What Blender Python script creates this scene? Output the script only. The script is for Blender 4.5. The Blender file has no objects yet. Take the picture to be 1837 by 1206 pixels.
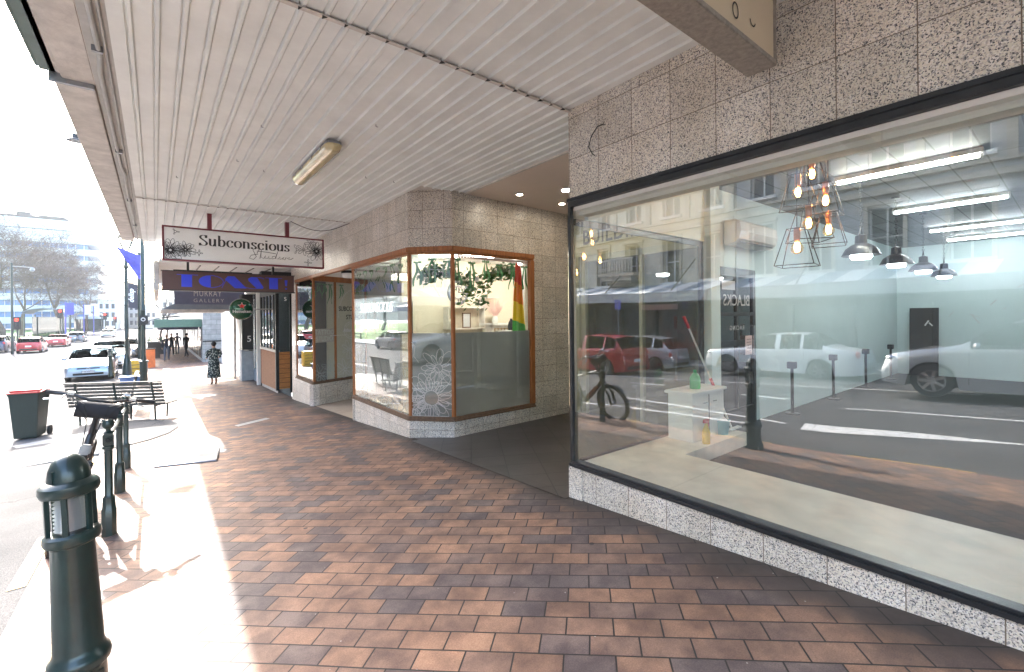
import bpy, bmesh, math, random
from mathutils import Vector, Matrix
random.seed(7)
PI = math.pi
R = math.radians
scene = bpy.context.scene
COL = scene.collection

# ------------------------------------------------------------------ camera (eye level is z = 0; x across the street, y along it)
cam_d = bpy.data.cameras.new("camera")
cam = bpy.data.objects.new("camera", cam_d); COL.objects.link(cam)
cam_d.sensor_width = 36.0
cam_d.lens = 36.0 * 810.0 / 1837.0
cam_d.shift_y = -34.5 / 1837.0
cam_d.clip_start = 0.05; cam_d.clip_end = 4000
YAW = math.atan(640.0 / 810.0)
cam.matrix_world = Matrix.Rotation(-YAW, 4, 'Z') @ Matrix.Rotation(PI / 2, 4, 'X') @ Matrix.Rotation(-0.0104, 4, 'Z')
scene.camera = cam

# ------------------------------------------------------------------ light
SUN_DIR = Vector((-0.27, 1.36, 1.0)).normalized()
w = bpy.data.worlds.new("World"); scene.world = w; w.use_nodes = True
wn = w.node_tree.nodes; wl = w.node_tree.links
sky = wn.new('ShaderNodeTexSky'); sky.sky_type = 'NISHITA'; sky.sun_disc = False
sky.sun_elevation = math.asin(SUN_DIR.z); sky.sun_rotation = math.atan2(SUN_DIR.x, SUN_DIR.y)
sky.air_density = 1.0; sky.dust_density = 3.0; sky.ozone_density = 0.6
bg = wn['Background']; wl.new(sky.outputs[0], bg.inputs[0]); bg.inputs[1].default_value = 0.15
sun_d = bpy.data.lights.new("sun", 'SUN'); sun_d.energy = 2.0; sun_d.angle = R(0.6); sun_d.color = (1.0, 0.965, 0.92)
sun = bpy.data.objects.new("sun", sun_d); COL.objects.link(sun)
sun.rotation_euler = (-SUN_DIR).to_track_quat('-Z', 'Y').to_euler()
scene.view_settings.view_transform = 'Standard'; scene.view_settings.look = 'None'
scene.view_settings.gamma = 1.0; scene.view_settings.exposure = 3.35
cy = scene.cycles
scene.render.engine = 'CYCLES'
cy.use_denoising = True
cy.max_bounces = 10; cy.diffuse_bounces = 5; cy.glossy_bounces = 5; cy.transmission_bounces = 8; cy.transparent_max_bounces = 16
cy.sample_clamp_indirect = 6.0

# ------------------------------------------------------------------ ground heights
A_PTS = [(-60, -.2), (-30, -.5), (-10, -1.05), (0, -1.49), (3, -1.67), (6.3, -1.81), (8.8, -1.97), (11.6, -2.12), (13.3, -2.22), (20, -2.40), (37, -2.6), (70, -2.72), (120, -2.6), (2000, -2.5)]
def A(s):
    if s <= A_PTS[0][0]: return A_PTS[0][1]
    for (a0, z0), (a1, z1) in zip(A_PTS, A_PTS[1:]):
        if s <= a1: return z0 + (z1 - z0) * (s - a0) / (a1 - a0)
    return A_PTS[-1][1]
KX = -.62
def G(x, y):
    if x >= KX: return A(y) - .045 * (3 - min(x, 3))
    return A(y) - .163 - .03 - .012 * min(-x - .62, 4)

# ------------------------------------------------------------------ materials
def nm(name):
    m = bpy.data.materials.new(name); m.use_nodes = True
    nt = m.node_tree
    return m, nt.nodes, nt.links, nt.nodes['Principled BSDF']
def val(c, f): return tuple(min(1, x * f) for x in c[:3]) + (1,)
def pm(name, col, rough=.6, metal=0, var=.18, scale=6, bump=0, bscale=60, coat=0, spec=None, emit=None, estr=0, stretch=None):
    m, n, l, b = nm(name)
    b.inputs['Roughness'].default_value = rough; b.inputs['Metallic'].default_value = metal
    if coat: b.inputs['Coat Weight'].default_value = coat; b.inputs['Coat Roughness'].default_value = .05
    if spec is not None: b.inputs['Specular IOR Level'].default_value = spec
    tc = n.new('ShaderNodeTexCoord'); src = tc.outputs['Object']
    if stretch:
        mp = n.new('ShaderNodeMapping'); mp.inputs['Scale'].default_value = stretch; l.new(src, mp.inputs[0]); src = mp.outputs[0]
    no = n.new('ShaderNodeTexNoise'); no.inputs['Scale'].default_value = scale; no.inputs['Detail'].default_value = 6; no.inputs['Roughness'].default_value = .65
    l.new(src, no.inputs['Vector'])
    cr = n.new('ShaderNodeValToRGB'); cr.color_ramp.elements[0].position = .3; cr.color_ramp.elements[1].position = .7
    cr.color_ramp.elements[0].color = val(col, 1 - var); cr.color_ramp.elements[1].color = val(col, 1 + var * .6)
    l.new(no.outputs['Fac'], cr.inputs[0]); l.new(cr.outputs[0], b.inputs['Base Color'])
    mr = n.new('ShaderNodeMapRange'); mr.inputs[3].default_value = max(.02, rough - .08); mr.inputs[4].default_value = min(1, rough + .1)
    l.new(no.outputs['Fac'], mr.inputs[0]); l.new(mr.outputs[0], b.inputs['Roughness'])
    if bump:
        n2 = n.new('ShaderNodeTexNoise'); n2.inputs['Scale'].default_value = bscale; n2.inputs['Detail'].default_value = 4; l.new(src, n2.inputs['Vector'])
        bp = n.new('ShaderNodeBump'); bp.inputs['Strength'].default_value = bump; bp.inputs['Distance'].default_value = .01
        l.new(n2.outputs['Fac'], bp.inputs['Height']); l.new(bp.outputs[0], b.inputs['Normal'])
    if emit: b.inputs['Emission Color'].default_value = val(emit, 1); b.inputs['Emission Strength'].default_value = estr
    return m
def emis(name, col, s):
    m, n, l, b = nm(name); b.inputs['Base Color'].default_value = val(col, 1)
    b.inputs['Emission Color'].default_value = val(col, 1); b.inputs['Emission Strength'].default_value = s
    return m
def math_n(n, l, op, a, b=None, c=None):
    x = n.new('ShaderNodeMath'); x.operation = op
    for i, v in enumerate((a, b, c)):
        if v is None: continue
        if isinstance(v, (int, float)): x.inputs[i].default_value = v
        else: l.new(v, x.inputs[i])
    return x.outputs[0]
def mixc(n, l, fac, a, b, mode='MIX'):
    x = n.new('ShaderNodeMix'); x.data_type = 'RGBA'; x.blend_type = mode
    if isinstance(fac, (int, float)): x.inputs[0].default_value = fac
    else: l.new(fac, x.inputs[0])
    for i, v in ((6, a), (7, b)):
        if isinstance(v, tuple): x.inputs[i].default_value = v
        else: l.new(v, x.inputs[i])
    return x.outputs[2]
def glass_mat(name, base=.03, boost=1.0, tint=(.93, .96, .95), ior=1.5, rough=0.0, dirt=.0, warp=0):
    m, n, l, b = nm(name); n.remove(b)
    out = n['Material Output']
    t = n.new('ShaderNodeBsdfTransparent'); t.inputs[0].default_value = val(tint, 1)
    g = n.new('ShaderNodeBsdfGlossy'); g.inputs['Roughness'].default_value = rough; g.inputs[0].default_value = (.97, .99, 1, 1)
    fr = n.new('ShaderNodeFresnel'); fr.inputs[0].default_value = ior
    if warp:
        wt = n.new('ShaderNodeTexCoord'); wo = n.new('ShaderNodeTexNoise'); wo.inputs['Scale'].default_value = .9; wo.inputs['Detail'].default_value = 1; l.new(wt.outputs['Object'], wo.inputs['Vector'])
        wb = n.new('ShaderNodeBump'); wb.inputs['Strength'].default_value = 1; wb.inputs['Distance'].default_value = warp * .25; l.new(wo.outputs['Fac'], wb.inputs['Height']); l.new(wb.outputs[0], g.inputs['Normal'])
    geo = n.new('ShaderNodeNewGeometry')
    f = math_n(n, l, 'MULTIPLY_ADD', fr.outputs[0], boost, base)
    front = math_n(n, l, 'SUBTRACT', 1.0, geo.outputs['Backfacing'])
    f = math_n(n, l, 'MULTIPLY', f, front)
    mx = n.new('ShaderNodeMixShader'); l.new(f, mx.inputs[0]); l.new(t.outputs[0], mx.inputs[1]); l.new(g.outputs[0], mx.inputs[2])
    res = mx.outputs[0]
    if dirt:
        tc = n.new('ShaderNodeTexCoord'); no = n.new('ShaderNodeTexNoise'); no.inputs['Scale'].default_value = 3; no.inputs['Detail'].default_value = 8
        mp = n.new('ShaderNodeMapping'); mp.inputs['Scale'].default_value = (1, 1, .35); l.new(tc.outputs['Object'], mp.inputs[0]); l.new(mp.outputs[0], no.inputs['Vector'])
        d = n.new('ShaderNodeBsdfDiffuse'); d.inputs[0].default_value = (.6, .6, .57, 1)
        fc = math_n(n, l, 'MULTIPLY', no.outputs['Fac'], dirt)
        m2 = n.new('ShaderNodeMixShader'); l.new(fc, m2.inputs[0]); l.new(res, m2.inputs[1]); l.new(d.outputs[0], m2.inputs[2]); res = m2.outputs[0]
    l.new(res, out.inputs[0])
    return m

def brick_mat():
    m, n, l, b = nm("paving_brick")
    tc = n.new('ShaderNodeTexCoord'); mp = n.new('ShaderNodeMapping'); a = R(42.5)
    mp.inputs['Rotation'].default_value = (0, 0, math.atan2(-math.cos(a), -math.sin(a)))
    l.new(tc.outputs['Object'], mp.inputs[0])
    wob = n.new('ShaderNodeTexNoise'); wob.inputs['Scale'].default_value = 1.7; l.new(mp.outputs[0], wob.inputs['Vector'])
    va = n.new('ShaderNodeVectorMath'); va.operation = 'MULTIPLY_ADD'; l.new(wob.outputs['Color'], va.inputs[0]); va.inputs[1].default_value = (.014, .014, 0); l.new(mp.outputs[0], va.inputs[2])
    bt = n.new('ShaderNodeTexBrick'); l.new(va.outputs[0], bt.inputs['Vector'])
    bt.inputs['Scale'].default_value = 1; bt.inputs['Mortar Size'].default_value = .0052; bt.inputs['Mortar Smooth'].default_value = .35
    bt.inputs['Brick Width'].default_value = .246; bt.inputs['Row Height'].default_value = .138
    bt.inputs['Color1'].default_value = (0, 0, 0, 1); bt.inputs['Color2'].default_value = (1, 1, 1, 1); bt.inputs['Mortar'].default_value = (.5, .5, .5, 1)
    bt.offset = .5
    big = n.new('ShaderNodeTexNoise'); big.inputs['Scale'].default_value = .55; big.inputs['Detail'].default_value = 2; l.new(tc.outputs['Object'], big.inputs['Vector'])
    sep = n.new('ShaderNodeSeparateXYZ'); l.new(tc.outputs['Object'], sep.inputs[0])
    fac = math_n(n, l, 'MULTIPLY_ADD', bt.outputs['Color'], .72, math_n(n, l, 'MULTIPLY_ADD', big.outputs['Fac'], .6, -.16))
    cr = n.new('ShaderNodeValToRGB'); e = cr.color_ramp.elements
    e[0].position = .05; e[0].color = (.155, .132, .128, 1); e[1].position = .95; e[1].color = (.43, .255, .165, 1)
    for p, c in ((.26, (.195, .148, .134, 1)), (.36, (.265, .175, .135, 1)), (.7, (.32, .195, .135, 1))):
        x = e.new(p); x.color = c
    l.new(fac, cr.inputs[0])
    # firing marks inside single bricks, grime near the shopfronts, gum spots
    n2 = n.new('ShaderNodeTexNoise'); n2.inputs['Scale'].default_value = 7; n2.inputs['Detail'].default_value = 5; l.new(tc.outputs['Object'], n2.inputs['Vector'])
    r2 = n.new('ShaderNodeValToRGB'); r2.color_ramp.elements[0].position = .36; r2.color_ramp.elements[1].position = .62
    r2.color_ramp.elements[0].color = (.5, .5, .56, 1); r2.color_ramp.elements[1].color = (1, 1, 1, 1); l.new(n2.outputs['Fac'], r2.inputs[0])
    c = mixc(n, l, .75, cr.outputs[0], r2.outputs[0], 'MULTIPLY')
    fine = n.new('ShaderNodeTexNoise'); fine.inputs['Scale'].default_value = 160; fine.inputs['Detail'].default_value = 3; l.new(tc.outputs['Object'], fine.inputs['Vector'])
    fr = n.new('ShaderNodeValToRGB'); fr.color_ramp.elements[0].position = .3; fr.color_ramp.elements[1].position = .75
    fr.color_ramp.elements[0].color = (.72, .72, .72, 1); fr.color_ramp.elements[1].color = (1.25, 1.25, 1.25, 1); l.new(fine.outputs['Fac'], fr.inputs[0])
    c = mixc(n, l, .8, c, fr.outputs[0], 'MULTIPLY')
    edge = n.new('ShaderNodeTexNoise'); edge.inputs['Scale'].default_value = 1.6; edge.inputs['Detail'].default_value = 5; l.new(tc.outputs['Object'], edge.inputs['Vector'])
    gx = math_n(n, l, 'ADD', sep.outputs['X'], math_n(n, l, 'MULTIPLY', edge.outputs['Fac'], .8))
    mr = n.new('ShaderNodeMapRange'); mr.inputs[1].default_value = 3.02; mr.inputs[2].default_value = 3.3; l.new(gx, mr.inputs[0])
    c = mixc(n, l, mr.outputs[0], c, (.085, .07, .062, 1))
    vo = n.new('ShaderNodeTexVoronoi'); vo.inputs['Scale'].default_value = 1.5; vo.inputs['Randomness'].default_value = 1; l.new(tc.outputs['Object'], vo.inputs['Vector'])
    spot = math_n(n, l, 'LESS_THAN', vo.outputs['Distance'], .028)
    c = mixc(n, l, math_n(n, l, 'MULTIPLY', spot, .8), c, (.035, .033, .035, 1))
    st = n.new('ShaderNodeTexNoise'); st.inputs['Scale'].default_value = 2.3; st.inputs['Detail'].default_value = 9; st.inputs['Roughness'].default_value = .7; l.new(tc.outputs['Object'], st.inputs['Vector'])
    sr = n.new('ShaderNodeValToRGB'); sr.color_ramp.elements[0].position = .40; sr.color_ramp.elements[1].position = .60; sr.color_ramp.elements[0].color = (.66, .66, .68, 1); sr.color_ramp.elements[1].color = (1.06, 1.04, 1.0, 1); l.new(st.outputs['Fac'], sr.inputs[0])
    c = mixc(n, l, .8, c, sr.outputs[0], 'MULTIPLY')
    v2 = n.new('ShaderNodeTexVoronoi'); v2.inputs['Scale'].default_value = 7; l.new(tc.outputs['Object'], v2.inputs['Vector'])
    c = mixc(n, l, math_n(n, l, 'MULTIPLY', math_n(n, l, 'LESS_THAN', v2.outputs['Distance'], .035), .5), c, (.5, .48, .44, 1))
    c = mixc(n, l, bt.outputs['Fac'], c, (.035, .031, .03, 1))
    l.new(c, b.inputs['Base Color']); b.inputs['Specular IOR Level'].default_value = .3
    rr = n.new('ShaderNodeMapRange'); rr.inputs[3].default_value = .45; rr.inputs[4].default_value = .78; l.new(n2.outputs['Fac'], rr.inputs[0]); l.new(rr.outputs[0], b.inputs['Roughness'])
    h = math_n(n, l, 'MULTIPLY_ADD', bt.outputs['Fac'], -1, math_n(n, l, 'MULTIPLY', fine.outputs['Fac'], .22))
    h = math_n(n, l, 'ADD', h, math_n(n, l, 'MULTIPLY', bt.outputs['Color'], .25))
    bp = n.new('ShaderNodeBump'); bp.inputs['Strength'].default_value = .6; bp.inputs['Distance'].default_value = .004
    l.new(h, bp.inputs['Height']); l.new(bp.outputs[0], b.inputs['Normal'])
    return m

def granite_mat(name, warm=1.0, uo=.16, vo=1.435, bw=.345, bh=.37):
    m, n, l, b = nm(name)
    tc = n.new('ShaderNodeTexCoord')
    no = n.new('ShaderNodeTexNoise'); no.inputs['Scale'].default_value = 45; no.inputs['Detail'].default_value = 2; l.new(tc.outputs['Object'], no.inputs['Vector'])
    va = n.new('ShaderNodeVectorMath'); va.operation = 'MULTIPLY_ADD'; l.new(no.outputs['Color'], va.inputs[0]); va.inputs[1].default_value = (.018, .018, .018); l.new(tc.outputs['Object'], va.inputs[2])
    vor = n.new('ShaderNodeTexVoronoi'); vor.inputs['Scale'].default_value = 165; l.new(va.outputs[0], vor.inputs['Vector'])
    sp = n.new('ShaderNodeSeparateColor'); l.new(vor.outputs['Color'], sp.inputs[0])
    cr = n.new('ShaderNodeValToRGB'); cr.color_ramp.interpolation = 'CONSTANT'; e = cr.color_ramp.elements
    e[0].position = 0; e[0].color = (.085, .085, .095, 1); e[1].position = .13; e[1].color = (.32, .32, .32, 1)
    for p, c in ((.25, (.55, .51, .46, 1)), (.45, (.72, .70 * warm, .60 * warm, 1)), (.66, (.76, .70 * warm, .61 * warm, 1)), (.80, (.80, .78, .74, 1))):
        x = e.new(p); x.color = c
    l.new(sp.outputs[0], cr.inputs[0])
    big = n.new('ShaderNodeTexNoise'); big.inputs['Scale'].default_value = 2.5; big.inputs['Detail'].default_value = 4; l.new(tc.outputs['Object'], big.inputs['Vector'])
    br = n.new('ShaderNodeValToRGB'); br.color_ramp.elements[0].position = .3; br.color_ramp.elements[1].position = .7
    br.color_ramp.elements[0].color = (.82, .78, .72, 1); br.color_ramp.elements[1].color = (1, 1, 1, 1); l.new(big.outputs['Fac'], br.inputs[0])
    c = mixc(n, l, .9, cr.outputs[0], br.outputs[0], 'MULTIPLY')
    mp = n.new('ShaderNodeMapping'); mp.inputs['Location'].default_value = (-uo + bw * 40, -vo + bh * 20, 0); l.new(tc.outputs['UV'], mp.inputs[0])
    bt = n.new('ShaderNodeTexBrick'); bt.offset = 0; bt.inputs['Scale'].default_value = 1; bt.inputs['Brick Width'].default_value = bw; bt.inputs['Row Height'].default_value = bh
    bt.inputs['Mortar Size'].default_value = .0028; bt.inputs['Mortar Smooth'].default_value = .2
    bt.inputs['Color1'].default_value = (.92, .91, .90, 1); bt.inputs['Color2'].default_value = (1.10, 1.08, 1.08, 1)
    l.new(mp.outputs[0], bt.inputs['Vector'])
    c = mixc(n, l, 1.0, c, bt.outputs['Color'], 'MULTIPLY')
    c = mixc(n, l, bt.outputs['Fac'], c, (.16, .12, .085, 1))
    l.new(c, b.inputs['Base Color']); b.inputs['Roughness'].default_value = .28
    bp = n.new('ShaderNodeBump'); bp.inputs['Strength'].default_value = .5; bp.inputs['Distance'].default_value = .003; bp.invert = True
    l.new(bt.outputs['Fac'], bp.inputs['Height']); l.new(bp.outputs[0], b.inputs['Normal'])
    return m

def asphalt_mat(name, col=(.07, .07, .072)):
    m, n, l, b = nm(name)
    tc = n.new('ShaderNodeTexCoord')
    f = n.new('ShaderNodeTexNoise'); f.inputs['Scale'].default_value = 140; f.inputs['Detail'].default_value = 3; l.new(tc.outputs['Object'], f.inputs['Vector'])
    g = n.new('ShaderNodeTexNoise'); g.inputs['Scale'].default_value = .8; g.inputs['Detail'].default_value = 6; l.new(tc.outputs['Object'], g.inputs['Vector'])
    cr = n.new('ShaderNodeValToRGB'); cr.color_ramp.elements[0].position = .3; cr.color_ramp.elements[1].position = .75
    cr.color_ramp.elements[0].color = val(col, .6); cr.color_ramp.elements[1].color = val(col, 1.9); l.new(f.outputs['Fac'], cr.inputs[0])
    c2 = n.new('ShaderNodeValToRGB'); c2.color_ramp.elements[0].position = .35; c2.color_ramp.elements[1].position = .7
    c2.color_ramp.elements[0].color = (.7, .7, .7, 1); c2.color_ramp.elements[1].color = (1.15, 1.13, 1.1, 1); l.new(g.outputs['Fac'], c2.inputs[0])
    c = mixc(n, l, 1.0, cr.outputs[0], c2.outputs[0], 'MULTIPLY')
    # fine cracks
    vo = n.new('ShaderNodeTexVoronoi'); vo.feature = 'DISTANCE_TO_EDGE'; vo.inputs['Scale'].default_value = .28
    wv = n.new('ShaderNodeVectorMath'); wv.operation = 'MULTIPLY_ADD'; l.new(g.outputs['Color'], wv.inputs[0]); wv.inputs[1].default_value = (1.2, 1.2, 0); l.new(tc.outputs['Object'], wv.inputs[2]); l.new(wv.outputs[0], vo.inputs['Vector'])
    ck = math_n(n, l, 'LESS_THAN', vo.outputs['Distance'], .0022)
    c = mixc(n, l, math_n(n, l, 'MULTIPLY', ck, .7), c, (.02, .02, .02, 1))
    l.new(c, b.inputs['Base Color']); b.inputs['Roughness'].default_value = .9; b.inputs['Specular IOR Level'].default_value = .15
    bp = n.new('ShaderNodeBump'); bp.inputs['Strength'].default_value = .5; bp.inputs['Distance'].default_value = .006; l.new(f.outputs['Fac'], bp.inputs['Height']); l.new(bp.outputs[0], b.inputs['Normal'])
    return m
def paint_line_mat(name, col):
    m, n, l, b = nm(name)
    tc = n.new('ShaderNodeTexCoord'); vo = n.new('ShaderNodeTexVoronoi'); vo.feature = 'DISTANCE_TO_EDGE'; vo.inputs['Scale'].default_value = 6; l.new(tc.outputs['Object'], vo.inputs['Vector'])
    no = n.new('ShaderNodeTexNoise'); no.inputs['Scale'].default_value = 9; no.inputs['Detail'].default_value = 6; l.new(tc.outputs['Object'], no.inputs['Vector'])
    k = math_n(n, l, 'LESS_THAN', math_n(n, l, 'MULTIPLY', vo.outputs['Distance'], math_n(n, l, 'MULTIPLY', no.outputs['Fac'], 2)), .035)
    c = mixc(n, l, math_n(n, l, 'MULTIPLY', k, .6), val(col, 1), (.09, .09, .09, 1)); l.new(c, b.inputs['Base Color']); b.inputs['Roughness'].default_value = .7
    return m
def tile_mat(name, col, mortar, bw, bh, ms=.004, rough=.4, offset=0, var=.15, use_uv=False, rot=0, bump=.4):
    m, n, l, b = nm(name)
    tc = n.new('ShaderNodeTexCoord'); mp = n.new('ShaderNodeMapping'); mp.inputs['Rotation'].default_value = (0, 0, rot)
    l.new(tc.outputs['UV' if use_uv else 'Object'], mp.inputs[0])
    bt = n.new('ShaderNodeTexBrick'); bt.offset = offset; bt.inputs['Scale'].default_value = 1; bt.inputs['Brick Width'].default_value = bw; bt.inputs['Row Height'].default_value = bh
    bt.inputs['Mortar Size'].default_value = ms; bt.inputs['Color1'].default_value = val(col, 1 - var); bt.inputs['Color2'].default_value = val(col, 1 + var); bt.inputs['Mortar'].default_value = val(mortar, 1)
    l.new(mp.outputs[0], bt.inputs['Vector'])
    no = n.new('ShaderNodeTexNoise'); no.inputs['Scale'].default_value = 4; no.inputs['Detail'].default_value = 6; l.new(tc.outputs['Object'], no.inputs['Vector'])
    r = n.new('ShaderNodeValToRGB'); r.color_ramp.elements[0].position = .3; r.color_ramp.elements[1].position = .7; r.color_ramp.elements[0].color = (.8, .8, .8, 1); r.color_ramp.elements[1].color = (1.1, 1.1, 1.1, 1); l.new(no.outputs['Fac'], r.inputs[0])
    c = mixc(n, l, 1.0, bt.outputs['Color'], r.outputs[0], 'MULTIPLY'); l.new(c, b.inputs['Base Color']); b.inputs['Roughness'].default_value = rough
    bp = n.new('ShaderNodeBump'); bp.invert = True; bp.inputs['Strength'].default_value = bump; bp.inputs['Distance'].default_value = .004; l.new(bt.outputs['Fac'], bp.inputs['Height']); l.new(bp.outputs[0], b.inputs['Normal'])
    return m
def wood_mat(name, col, stretch=(14, 14, 1.2), rough=.45):
    return pm(name, col, rough, var=.38, scale=2.2, bump=.15, bscale=9, stretch=stretch)
def floral_mat(name):
    m, n, l, b = nm(name)
    tc = n.new('ShaderNodeTexCoord'); vo = n.new('ShaderNodeTexVoronoi'); vo.inputs['Scale'].default_value = 17; l.new(tc.outputs['Object'], vo.inputs['Vector'])
    no = n.new('ShaderNodeTexNoise'); no.inputs['Scale'].default_value = 22; l.new(tc.outputs['Object'], no.inputs['Vector'])
    k = math_n(n, l, 'LESS_THAN', math_n(n, l, 'ADD', vo.outputs['Distance'], math_n(n, l, 'MULTIPLY', no.outputs['Fac'], .5)), .62)
    c = mixc(n, l, k, (.035, .05, .05, 1), (.42, .47, .42, 1)); l.new(c, b.inputs['Base Color']); b.inputs['Roughness'].default_value = .9
    return m

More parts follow.
